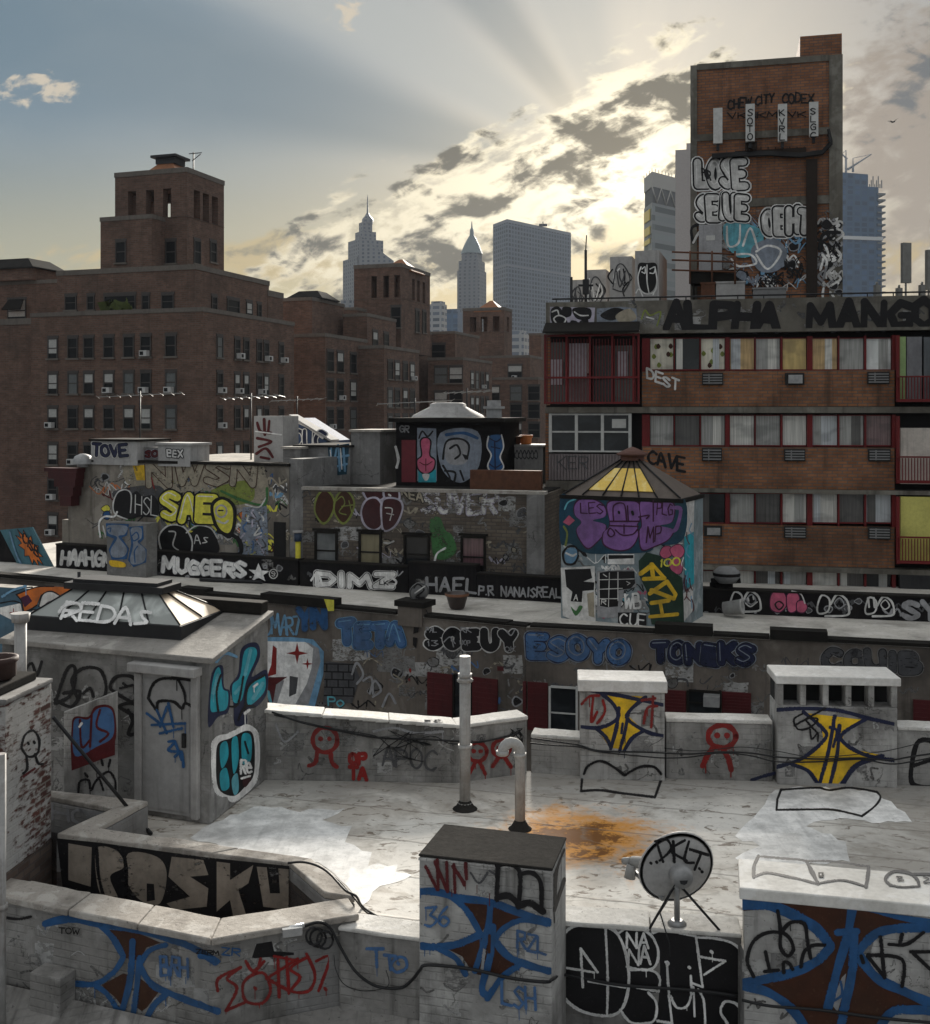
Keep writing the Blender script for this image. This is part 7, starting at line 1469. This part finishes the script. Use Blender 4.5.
# black lamp-like figure and white bucket on the right roof
c = G(723, 612, 0); m = MB(BLACKPAINT); m.box((c.x, c.y+.2, .003), (.5, .4, .75), .2); m.tube([(c.x-.3, c.y+.1, .8), (c.x+.45, c.y-.1, .9)], .1, 8); m.lathe([(.0, .78), (.25, .8), (.36, .95), (.36, 1.1), (.22, 1.22), (0, 1.25)], (c.x+.1, c.y, 0), 14, ACM); m.lathe([(.37, .99), (.375, 1.03), (.37, 1.07)], (c.x+.1, c.y, 0), 14)
tag(m.build('exhaust_fan'), 'black box with grey mushroom exhaust fan by the bubble face wall', 'fan')
c = G(733, 617, 0); m = MB(UNIT); M = Vector((.8, -.4, .15)).to_track_quat('Z', 'Y').to_matrix(); m.lathe([(0, -.25), (.17, -.25), (.2, .22), (.21, .22), (.21, .26), (.15, .26), (.14, .0), (0, -.02)], (c.x, c.y, .25), 16, None, M); tag(m.build('paint_bucket'), 'white bucket lying on its side below the exhaust fan', 'bucket')
m = MB(DARKMETAL); p0, p1 = G(200, 581.5), G(262, 584); m.tube([p0+Vector((0, 0, .06)), p1+Vector((0, 0, .06))], .06, 6); tag(m.build('rusty_pipe'), 'long thin rusty pipe lying before the MUGGERS wall', 'pipe')
for x, y0, y1, lb in ((79, 572, 590, 'taller thin black stub pipe behind the hipped skylight'), (92, 578, 590, 'shorter thin black stub pipe behind the hipped skylight')):
    c = G(x, 594, 0); m = MB(DARKMETAL); Y = c.y; m.tube([(c.x, c.y, .003), (c.x, c.y, H-(y0-HY)*Y/F)], .05, 8); tag(m.build('stub_pipe'), lb, 'pipe')

GRAF_LIFT = 0.0
# ------------------------------------------------------------------ things on the near roof
PIPEM = grimy('weathered_grey_pipe', (.36, .355, .345), (.12, .085, .06), .55, .5, 2.2, .6, (.44, .43, .42), .004)
def tarcollar(c, r):
    m.lathe([(r*2.3, .004), (r*1.8, .03), (r*1.25, .09), (r*1.02, .12)], (c.x, c.y, 0), 14, TAR)
def pipe_collar(m, c, z, r): m.tube([(c.x, c.y, z), (c.x, c.y, z+.05)], r, 12)
c = G(465, 809); m = MB(PIPEM); r_ = .075; Y = c.y; zz = lambda y: H-(y-HY)*Y/F
m.tube([(c.x, c.y, .003), (c.x, c.y, zz(656))], r_, 16); 
for y in (748, 682, 677, 806): pipe_collar(m, c, zz(y), r_+.022)
m.tube([(c.x-.11, c.y-.08, zz(679)), (c.x+.11, c.y-.08, zz(679))], .018, 6); tarcollar(c, r_); tag(m.build('vent_pipe'), 'tall straight grey vent pipe standing on the near roof', 'pipe')
c = G(520, 829); m = MB(PIPEM); Y = c.y; r_ = .068; zt_2 = zz(752) if False else H-(752-HY)*Y/F
pts = [(c.x, c.y, .003), (c.x, c.y, zt_2)]+[(c.x-.115+.115*math.cos(t), c.y-.02*(1-math.cos(t)), zt_2+.13*math.sin(t)) for t in [math.pi*k/8 for k in range(1, 9)]]+[(c.x-.23, c.y-.04, zt_2-.03)]
m.tube(pts, r_, 14); pipe_collar(m, c, zt_2-.06, r_+.015); m.tube([(c.x-.23, c.y-.04, zt_2-.02), (c.x-.23, c.y-.04, zt_2+.03)], r_+.014, 12); tarcollar(c, r_); tag(m.build('gooseneck_pipe'), 'grey gooseneck vent pipe beside the rust stain', 'pipe')
c = P(20.5, 675, 13.9); m = MB(PIPEM); m.tube([(c.x, c.y, 1.2), (c.x, c.y, P(20, 622, 13.9).z)], .075, 14); m.tube([(c.x, c.y, P(20, 622, 13.9).z+.002), (c.x, c.y, P(20, 613, 13.9).z)], [.105, .12], 14); tag(m.build('vent_pipe'), 'short grey vent pipe with flared cap behind the white brick stack', 'pipe')
c = P(1, 900, 11.3); m = MB(PIPEM); m.tube([(c.x, c.y, -.945), (c.x, c.y, 1.9)], .05, 12); m.tube([(c.x, c.y, .3), (c.x, c.y, .36)], .068, 12); tag(m.build('downpipe'), 'thin grey downpipe at the very left frame edge', 'pipe')
# white brick stack
ft = [(-5.1, 12.2), (-4.96, 13.2), (-6.3, 13.4), (-6.44, 12.36)]; st_ = thing('brick_chimney', 'flaking white brick chimney stack with tarred top at the left frame edge', 'chimney', (-5.7, 12.8, -4))
m = MB(SHAFTBRICK); m.prism(ft, -8.9, .28); m.build('base', st_); m = MB(WHITEBRICK); m.prism(ft, .282, 2.16); m.build('body', st_); cs = Vector((-5.7, 12.78)); m = MB(GREYWALL)
m.prism([cs+(V2(p)-cs)*1.02 for p in ft], 2.162, 2.22); m.prism([cs+(V2(p)-cs)*.8 for p in ft], 2.222, 2.32, TAR); m.build('cap', st_)
wK = Wall(ft[0], ft[1]); g_ = Graf(wK, (0, 560, 3.0), .1); q = [(65, 560), (75, 525), (100, 512), (118, 540), (112, 580), (85, 590), (65, 565)]
for k, wv_ in ((q, 6), ([(80, 590), (82, 625), (70, 640)], 6), ([(105, 582), (115, 610), (128, 612)], 6), ([(84, 548), (86, 552)], 7), ([(102, 545), (104, 549)], 7)): g_.line(k, 'k', wv_)
g_.line([(70, 650), (105, 625)], 'dr', 5); g_.line([(112, 380), (118, 375), (140, 372)], 'dr', 6); g_.done(st_, 'black stick face with legs')
c = P(-2, 668, 12.75); m = MB(grimy('rusty_flue_rim', (.05, .028, .024), (.02, .015, .013), .5, .3, 3, .7)); m.lathe([(.16, 0), (.2, .03), (.2, .18), (.225, .2), (.225, .25), (.17, .25), (.16, .1), (0, .05)], (c.x, c.y, 2.325), 20); tag(m.build('flue_pot'), 'round rusty flue rim on top of the white brick stack', 'flue pot')
# leaning white board and rod
pa, pb2 = Vector((-5.27, 14.46)), Vector((-4.58, 14.52)); wb = thing('white_board', 'white board leaning by the bulkhead with red and blue bubble piece', 'board', (-4.9, 14.5, 0)); m = MB(WHITEWASH2)
n2 = Vector((.03, -.06)); m.hexa([W3(pa, .003), W3(pb2, .003), W3(pb2-n2*.6, .003), W3(pa-n2*.6, .003)], [W3(pa, 1.47), W3(pb2, 1.73), W3(pb2-n2*.6, 1.73), W3(pa-n2*.6, 1.47)]); m.build('board', wb)
g_ = Graf(Wall(pa, pb2), (0, 560, 3.0), .1); g_.fill([(212, 560), (345, 520), (345, 585), (300, 600), (215, 632)], 'dr'); g_.fill([(215, 500), (225, 470), (265, 470), (285, 440), (325, 435), (345, 460), (345, 545), (300, 570), (220, 600)], 'dr', True); g_.fill([(220, 500), (230, 475), (265, 478), (290, 448), (322, 442), (340, 465), (338, 530), (290, 560), (225, 588)], 'sb', True)
for q in ([(240, 480), (245, 560), (270, 540)], [(275, 465), (270, 560)], [(300, 450), (290, 500), (325, 520), (300, 545)]): g_.line(q, 'dr', 6)
g_.line([(245, 490), (238, 500)], 'W', 6)
for q in ([(235, 700), (240, 665), (265, 660), (270, 685)], [(275, 690), (290, 660), (325, 635), (345, 660), (346, 690)], [(285, 620), (290, 630)], [(305, 600), (308, 615)], [(330, 600), (326, 620)], [(255, 640), (262, 650)], [(300, 660), (310, 690)]): g_.line(q, 'k', 6)
g_.done(wb, 'red and blue bubble piece')
m = MB(DARKMETAL); m.tube([P(53, 717, 13.25), P(148, 832, 14.05)], .022, 8); m.tube([P(147, 830, 14.04), P(151, 834, 14.08)], .03, 8); tag(m.build('metal_rod'), 'long thin black metal rod leaning from the brick stack to the roof', 'rod')
# satellite dish
Yd = 11.42; base = P(677, 922, 11.38); cen = P(676, 866.5, Yd); sat = thing('satellite_dish', 'large grey dish seen from behind on tripod struts, DKLT tag on its back', 'satellite dish', (base.x, base.y, .12))
nrm = Vector((-.16, .95, .22)).normalized(); M = dish(sat, cen, .395, nrm, grimy('dish_grey', (.45, .44, .43), (.16, .15, .14), .4, .3, 2.5, .5, None, .002), .10)
m = MB(DARKMETAL); bk = cen-nrm*.11; M2 = M; m.lathe([(.0, -.12), (.1, -.12), (.12, -.06), (.12, .02)], bk, 16, GALV, M2); m.tube([bk-nrm*.12, Vector((base.x, base.y, .60))], .045, 8); m.build('back_mount', sat)
m = MB(GALV); m.tube([(base.x, base.y, .16), (base.x, base.y, .7)], .03, 10); m.tube([(base.x, base.y, .122), (base.x, base.y, .16)], [.1, .06], 12); m.build('mast', sat)
for dx, dy in ((-.30, -.08), (.42, -.14), (-.13, .26)):
    m = MB(DARKMETAL); m.tube([(base.x+dx*.1, base.y, .5), (base.x+dx, base.y+dy, .125 if dy > 0 else .10)], .013, 6); m.build('strut', sat)
m = MB(GALV); lnb = P(634, 862, 11.75); foot_ = cen-Vector((.13, 0, .34)); m.tube([foot_, lnb-Vector((.0, 0, .1))], .026, 6); m.build('feed_arm', sat)
m = MB(plain('feed_horn_grey', (.26, .26, .255), .6)); dl = (cen-lnb).normalized(); m.tube([lnb-dl*.02, lnb+dl*.12, lnb+dl*.17], [.06, .065, .085], 12); m.tube([lnb-dl*.03, lnb-dl*.14], [.05, .035], 10); m.tube([lnb+Vector((-.03, -.02, -.02)), lnb+Vector((-.05, -.03, -.16))], [.05, .062], 8); m.build('feed_horn', sat)
g_ = Graf(Plane3(cen-nrm*.10, cen-nrm*.10+M @ Vector((1, 0, 0)), cen-nrm*.10+M @ Vector((0, 1, 0))), (540, 820, 4.43), base=.012, step=.0008)
for q, wq_ in (([(510, 95), (560, 85), (580, 130), (530, 180)], 9), ([(515, 95), (545, 185)], 9), ([(590, 95), (595, 185)], 10), ([(640, 90), (580, 135), (650, 180)], 9), ([(660, 95), (640, 180), (680, 190)], 9), ([(665, 130), (745, 155)], 10), ([(715, 145), (685, 220)], 10), ([(490, 190), (493, 193)], 10), ([(515, 185), (518, 188)], 10), ([(705, 215), (708, 218)], 9), ([(716, 228), (719, 231)], 9)): g_.line(q, "k", wq_*1.15)
g_.done(sat, 'black DKLT tag')
m = MB(CABLE); m.tube([bk-nrm*.1-Vector((.05, 0, 0)), cen-Vector((.14, .2, .25)), Vector((base.x-.2, base.y-.1, .3)), Vector((base.x-.12, base.y-.22, .02)), Vector((base.x-.12, base.y-.26, -.1))], .007, 5); m.build('cable', sat)
# cables
def cable(label, pts, r=.014, name='cable'):
    q = []
    P3 = [Vector(p) for p in pts]
    for i in range(len(P3)-1):
        a, b, c, d = P3[max(i-1, 0)], P3[i], P3[i+1], P3[min(i+2, len(P3)-1)]
        for k in range(5): t = k/5; q.append(.5*((2*b)+(c-a)*t+(2*a-5*b+4*c-d)*t*t+(3*b-a-3*c+d)*t**3))
    q.append(P3[-1]); m = MB(CABLE); m.tube(q, r, 6); return tag(m.build(name), label, 'cable')
def onw(w, pts, o=.05): return [w.hit(x, y, o+.03*math.sin(i*1.7)) for i, (x, y) in enumerate(pts)]
cable('black cable drooping along the bent white parapet from the bulkhead corner', onw(wp1, [(272, 712), (300, 722), (340, 731), (380, 738), (420, 739), (454, 741)])+onw(wp2, [(480, 742), (520, 733)]))
cable('thinner cable looping below the main cable on the bent white parapet', onw(wp1, [(274, 715), (330, 728), (375, 736), (395, 748), (430, 736), (454, 744)])+onw(wp2, [(500, 738), (520, 730)]), .008)
tg = MB(CABLE); rt = random.Random(3)
for k in range(3):
    pts = onw(wp1, [(372+rt.uniform(0, 60), 730+rt.uniform(0, 32)) for i in range(9)], .06); tg.tube(pts, .007, 5)
for k in range(2): tg.tube(onw(wp2, [(505+rt.uniform(0, 20), 728+rt.uniform(0, 14)) for i in range(7)], .06), .008, 5)
tag(tg.build('cable_tangle'), 'snarl of black cables hung on the bent white parapet near the pipe', 'cable')
ln = [(530, 738), (552, 741), (578, 745), (600, 751), (640, 752), (664, 753), (690, 754), (720, 752), (750, 753), (778, 757), (820, 759), (860, 758), (890, 760), (915, 756), (960, 750)]
cable('upper black cable strung across both yellow starred chimneys', onw(fwo, ln, .04), .012); cable('lower black cable strung across both yellow starred chimneys', onw(fwo, [(x, y+3+2*math.sin(x*.05)) for x, y in ln], .05), .010)
cable('thin twisted wire between the chimneys above the red circle figure', onw(fwo, [(664, 748), (700, 751), (740, 747), (776, 751), (815, 757), (870, 753), (900, 748), (950, 735)], .06), .006)
cable('black cable arching over the white coping at the light well corner', [G(288, 863, .24), G(303, 862, .27), G(318, 866, .3), G(330, 874, .3), G(345, 890, .27), G(356, 896, .26), G(362, 906, .02), G(375, 915, .02), G(385, 919, .02)], .014)
cable('thin cable beside the arching one at the light well corner', [G(330, 873, .3), G(342, 884, .28), G(354, 898, .25), G(366, 912, .02), G(382, 918, .02)], .008)
wl_ = Wall((-1.3, 11.34), (-.45, 11.10))
cable('heavy black cable sagging from the red TOKE wall across the square block', [w2.hit(300, 928, .04), w2.hit(318, 922, .06), w2.hit(330, 928, .06)]+onw(wl_, [(342, 950), (356, 972), (376, 986), (400, 988), (412, 980)], .05)+[wD.hit(420, 970, .05), wD.hit(428, 965, .05), wD.hit(470, 969, .05), wD.hit(510, 978, .05), wD.hit(545, 982, .05), wD.hit(553, 979, .05)]+[wv.hit(566, 975, .05), wv.hit(620, 985, .05), wv.hit(690, 990, .05), wv.hit(738, 996, .05)], .016)
wCC = Wall(CFL+cd*.04, CFR)
cable('slack black cable across the lower part of the wide blue star block', onw(wCC, [(742, 1000), (770, 1006), (820, 1010), (880, 1018), (935, 1023), (985, 1028)], .05), .014)
tg = MB(CABLE)
for k in range(3):
    cc_ = ((318, 938), (324, 940), (312, 936))[k]; tg.tube([w2.hit(cc_[0]+8*math.cos(t)+k, cc_[1]+9*math.sin(t), .05+.02*k) for t in [2*math.pi*i/12 for i in range(13)]], .012, 6)
tag(tg.build('cable_coil'), 'coil of black cable hung on the wall above the red TOKE tag', 'cable')
m = MB(plain('shiny_fitting', (.6, .6, .6), .25, .8)); p = w2.hit(292, 930, .06); m.box((p.x, p.y, p.z-.05), (.2, .08, .08), .3); m.tube([p+Vector((-.12, 0, .0)), p+Vector((.12, .05, .02))], .03, 8); tag(m.build('lamp_fitting'), 'small bright metal fitting beside the coil above the TOKE tag', 'fitting')
cable('thin slack wire hanging under the heavy cable by the TTO tag', onw(wl_, [(334, 955), (336, 970), (345, 985), (365, 991), (388, 986), (386, 970)], .03), .004)

# ------------------------------------------------------------------ skyline, a kilometre off
def facade(name, wall, glass, fw, fh, duty=(.5, .5), rough=.5):
    m, nt, b = newmat(name); uv, pos = uvp(nt); us, vs, _ = sep(nt, uv)
    fu = (us/fw)._m('FRACT'); fv = (vs/fh)._m('FRACT')
    msk = fu._m('GREATER_THAN', 1-duty[0])*fv._m('GREATER_THAN', 1-duty[1])
    n = noise(nt, comb(nt, (us/fw)._m('FLOOR'), (vs/fh)._m('FLOOR'), 1.0), 1.7, 0, .5)
    nt.links.new(mixc(nt, msk, wall, mixc(nt, n.sm(.3, .7), glass, tuple(c*2.2 for c in glass))), b.inputs['Base Color']); b.inputs['Roughness'].default_value = rough
    return m
STONE = facade('pale_stone_skyscraper', (.15, .15, .155), (.035, .04, .05), 5.5, 4, (.4, .55)); SLABF = facade('slab_skyscraper_facade', (.14, .155, .18), (.03, .036, .048), 4.6, 4.2, (.62, .62), .35); GLASSY = facade('glassy_tower', (.04, .085, .15), (.02, .045, .09), 6, 4, (.7, .7), .3); WHITISH = facade('white_office', (.3, .3, .3), (.06, .07, .09), 6, 4, (.75, .5), .4)
def stack(root, x, Y, tiers, mat, ang, zb=-16, asp=1.0, name='tier'):
    """tiers: (half width px left, right, y top) bottom to top"""
    z0 = zb
    for hl, y in tiers:
        c = corner(x, Y); w = hl*Y/F; z1 = H+(HY-y)*Y/F; m = MB(mat); m.box((c.x, c.y+30, z0), (2*w/ (abs(math.cos(ang))+abs(math.sin(ang))*asp), 2*w*asp/(abs(math.cos(ang))+abs(math.sin(ang))*asp), z1-z0), ang); m.build(name, root); z0 = z1+.05
    return z0
def sky(label, x, Y): return thing('skyscraper', label, 'skyscraper', (*corner(x, Y), -16))
s1 = sky('stepped stone skyscraper with thin needle spire, far left of the skyline', 365, 1150)
stack(s1, 363, 1150, [(24, 256), (18.5, 237), (11, 228), (7, 218)], STONE, R(30))
c = corner(365, 1150); m = MB(STONE); zz0 = H+(HY-219)*1150/F
m.lathe([(6.0, zz0+.1), (6, zz0+5), (3.4, zz0+8), (1.0, zz0+12), (.5, zz0+28), (.0, zz0+32)], (c.x, c.y+30, 0), 10); m.build('spire', s1)
m = MB(STONE); c = corner(381, 1150); m.hexa([(c.x-22, c.y-10, -16), (c.x+14, c.y-10, -16), (c.x+14, c.y+20, -16), (c.x-22, c.y+20, -16)], [(c.x-22, c.y-10, 190), (c.x+14, c.y-10, 163), (c.x+14, c.y+20, 163), (c.x-22, c.y+20, 190)]); m.build('wing', s1)
s2 = sky('slim stone skyscraper tapering to a pointed pinnacle, beside the slab', 472, 1200)
stack(s2, 472, 1200, [(15, 268), (13.5, 258), (10.5, 250)], STONE, R(-19), name='shaft')
c = corner(472, 1200); zz0 = H+(HY-250)*1200/F; m = MB(grimy('green_grey_roof', (.2, .24, .24), (.08, .1, .1), .4, .3, .05, .6)); m.lathe([(12.5, zz0+.1), (9.0, zz0+9), (5.5, zz0+16), (2.4, zz0+21), (2.2, zz0+27), (1.0, zz0+29), (.4, zz0+36), (0, zz0+37)], (c.x, c.y+30, 0), 8); m.build('pinnacle', s2)
s3 = sky('broad flat-topped slab skyscraper with fine grid facade', 533, 1050)
c0_, c1_, c2_ = P(493, 413, 1080), P(507, 413, 1050), P(571, 413, 1130); f = [V2(c0_), V2(c1_), V2(c2_), V2(c2_)+V2(c0_)-V2(c1_)]; m = MB(SLABF); zs = H+(HY-219)*1050/F
m.prism(f, -16, zs-3); m.build('tower_body', s3); m = MB(plain('slab_crown_louvre', (.24, .25, .27), .6)); m.prism(f, zs-2.98, zs); m.build('crown', s3)
m = MB(plain('slab_plinth', (.2, .21, .23), .6)); c = (f[0]+f[1]+f[2]+f[3])/4; m.prism([c+(p-c)*1.004 for p in f], H+(HY-266)*1050/F, H+(HY-264)*1050/F); m.build('louvre_band', s3)
m = MB(DARKMETAL); c = P(543, 219, 1090); m.box((c.x, c.y, zs+.02), (8, 4, 2)); m.tube([(c.x, c.y, zs+2), (c.x, c.y, zs+4.5)], .5, 5); m.build('roof_plant', s3)
s4 = sky('pale office block with lattice crown half hidden behind the brick tower', 665, 480)
c0_, c1_, c2_ = P(644, 413, 495), P(652, 413, 480), P(697, 413, 505); f = [V2(c0_), V2(c1_), V2(c2_), V2(c2_)+V2(c0_)-V2(c1_)]; zs = H+(HY-168)*480/F
m = MB(facade('pale_glass_office', (.24, .25, .25), (.11, .12, .12), 40, 4, (1.0, .6), .4)); m.prism(f, -16, zs-15); m.build('tower_body', s4); m = MB(plain('crown_fins', (.42, .40, .37), .6)); c = sum(f, Vector((0, 0)))/4
m.prism([c+(p-c)*.97 for p in f], zs-14.98, zs-8, plain('crown_dark', (.12, .12, .12), .6)); m.prism(f, zs-7.98, zs-1.5)
for i in range(10):
    a, b_ = f[1].lerp(f[2], i/10), f[1].lerp(f[2], (i+1)/10); k1, k2 = W3(a, zs-14.9), W3(b_, zs-8.0)
    m.tube([k1, k2] if i % 2 else [W3(a, zs-8.0), W3(b_, zs-14.9)], .35, 4)
for i in range(17): p = f[0].lerp(f[1], i/3) if i < 3 else f[1].lerp(f[2], (i-3)/14); m.box((p.x, p.y, zs-1.48), (.25, .25, 1.4))
m.build('lattice_crown', s4)
m = MB(plain('yellow_panel_face', (.8, .6, .12), .3)); w_s = Wall(f[0], f[1])  # panels in one even yellow
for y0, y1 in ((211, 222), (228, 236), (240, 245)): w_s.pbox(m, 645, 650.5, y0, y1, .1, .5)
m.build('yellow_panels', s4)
s5 = sky('plain pinkish grey slab tower touching the left side of the brick tower', 686, 300)
c0_ = P(680, 413, 300); m = MB(WHITISH); m.box((c0_.x+6, c0_.y+8, -16), (11, 14, H+(HY-148)*300/F+16), R(-12), plain('pinkish_slab', (.44, .40, .38), .8)); m.box((c0_.x+7.5, c0_.y+8, H+(HY-148)*300/F+.01), (8, 12, 2), R(-12), plain('pinkish_slab', (.44, .40, .38), .8)); m.build('tower_body', s5)
s6 = sky('bluish glass tower under construction with cranes, right of the brick tower', 864, 820)
x0, x1, Y = 836, 886, 820; steps = [(0, 1.0, 205), (.0, .93, 185), (.05, .72, 172)]; z0 = -16; wdt = (x1-x0)*Y/F; cxx = (x0-CX)*Y/F
for a0, a1, y in steps:
    m = MB(GLASSY); z1 = H+(HY-y)*Y/F; m.prism([(cxx+a0*wdt, Y), (cxx+a1*wdt, Y+8), (cxx+a1*wdt, Y+45), (cxx+a0*wdt, Y+40)], z0, z1); m.build('tower_body', s6); z0 = z1+.02
m = MB(plain('white_floor_band', (.6, .6, .6), .6)); m.prism([(cxx-.4, Y-.8), (cxx+wdt+.6, Y+7), (cxx+wdt+.6, Y+12), (cxx-.4, Y+5)], H+(HY-239)*Y/F, H+(HY-235.5)*Y/F); m.build('floor_band', s6)
m = MB(plain('bare_floor_slab', (.16, .17, .18), .8))
for i in range(17):
    zz_ = H+(HY-292+i*6.2)*Y/F; m.prism([(cxx+wdt*.9, Y+6.3), (cxx+wdt+2.6, Y+7.4), (cxx+wdt+2.6, Y+20), (cxx+wdt*.9, Y+20)], zz_, zz_+1.2)
for i in range(8): px_ = cxx+wdt*(.75+.035*i); m.box((px_, Y+8, H+(HY-186)*Y/F), (.6, .6, 3+3*(i % 3)))
m.build('bare_floors', s6)
def crane(x, yb, yt, Y, jib, label):
    m = MB(plain('crane_grey', (.3, .3, .31), .6)); a, c = P(x, yb, Y+20), P(x, yt, Y+20); m.tube([a, c], .9, 4); e = c+Vector(jib); m.tube([c-Vector(jib)*.3, e], [.9, .5], 4); m.tube([c, c+Vector((0, 0, 6))], .4, 4); m.tube([c+Vector((0, 0, 6)), e], .2, 4); tag(m.build('tower_crane'), label, 'crane')
crane(853, 172, 166, 820, (14, 0, 9), 'tower crane with raised jib on the unfinished glass tower'); crane(846, 182, 158, 820, (-3, 0, 3), 'upright mast crane at the left side of the unfinished glass tower')
for x, Y, hw, y, mt, lb in ((437, 700, 9, 300, WHITISH, 'small pale office block left of the slim pinnacle skyscraper'), (453, 900, 9, 309, GLASSY, 'low bluish block between the pale office and the pinnacle skyscraper'), (519, 600, 14, 330, WHITISH, 'low white block at the foot of the slab skyscraper'), (345, 900, 10, 300, STONE, 'low stone block at the foot of the needle spire skyscraper')):
    s_ = sky(lb, x, Y); stack(s_, x, Y, [(hw, y), (hw*.8, y-3)], mt, R(-19))
# bird
m = MB(plain('bird_black', (.015, .015, .016), .8)); c = P(893, 122, 105); prof = [(-.32, .015), (-.2, .05), (-.05, .075), (.1, .06), (.2, .045), (.26, .05), (.31, .03), (.36, .004)]
M = Vector((.8, .5, .25)).to_track_quat('Z', 'Y').to_matrix(); m.lathe([(r, z) for z, r in prof], c, 8, None, M)
fw_ = M @ Vector((0, 0, 1)); sdv = fw_.cross(Vector((0, 0, 1))).normalized()
for s_ in (-1, 1):
    a = [c+fw_*.1+sdv*s_*.05, c+fw_*.16+sdv*s_*.3+Vector((0, 0, .16)), c-fw_*.02+sdv*s_*.62+Vector((0, 0, .22)), c-fw_*.06+sdv*s_*.3+Vector((0, 0, .12)), c-fw_*.1+sdv*s_*.05]
    m.hexa(a, [p+Vector((0, 0, .015)) for p in a])
tl = [c-fw_*.28+sdv*.02, c-fw_*.5+sdv*.1, c-fw_*.5-sdv*.1, c-fw_*.28-sdv*.02]; m.hexa(tl, [p+Vector((0, 0, .012)) for p in tl])
tag(m.build('bird'), 'small dark bird flying with raised wings in the right-hand sky', 'bird')

# worn, slightly rounded arrises on the masonry close by
for o in list(COL.objects):
    if o.type == 'MESH' and o.name.split('.')[0] in ('wall', 'body', 'cap', 'coping', 'stub_block', 'door_frame', 'vent_pier', 'board', 'curb', 'roof') and len(o.data.polygons) < 700:
        y = (o.matrix_world @ Vector(o.bound_box[0])).y + sum((Vector(q.location).y for q in (o.parent,) if q), 0) if o.parent else o.location.y
        if y < 20:
            bm = bmesh.new(); bm.from_mesh(o.data); bmesh.ops.remove_doubles(bm, verts=bm.verts, dist=2e-4); bm.to_mesh(o.data); bm.free()
            md_ = o.modifiers.new('worn_edge', 'BEVEL'); md_.width = .014; md_.segments = 2; md_.limit_method = 'ANGLE'; md_.angle_limit = R(40)
# ------------------------------------------------------------------ haze
hm_ = bpy.data.materials.new('haze_air'); hm_.use_nodes = True; nt = hm_.node_tree; nt.nodes.clear()
ho = nt.nodes.new('ShaderNodeOutputMaterial'); hv = nt.nodes.new('ShaderNodeVolumePrincipled'); hv.inputs['Color'].default_value = (.70, .80, .94, 1); hv.inputs['Density'].default_value = HAZE; hv.inputs['Anisotropy'].default_value = 0.0
nt.links.new(hv.outputs[0], ho.inputs['Volume'])
m = MB(hm_); m.prism([(-1000, -220), (1000, -220), (1000, 1400), (-1000, 1400)], -17, 236); tag(m.build('haze'), kind='stuff')
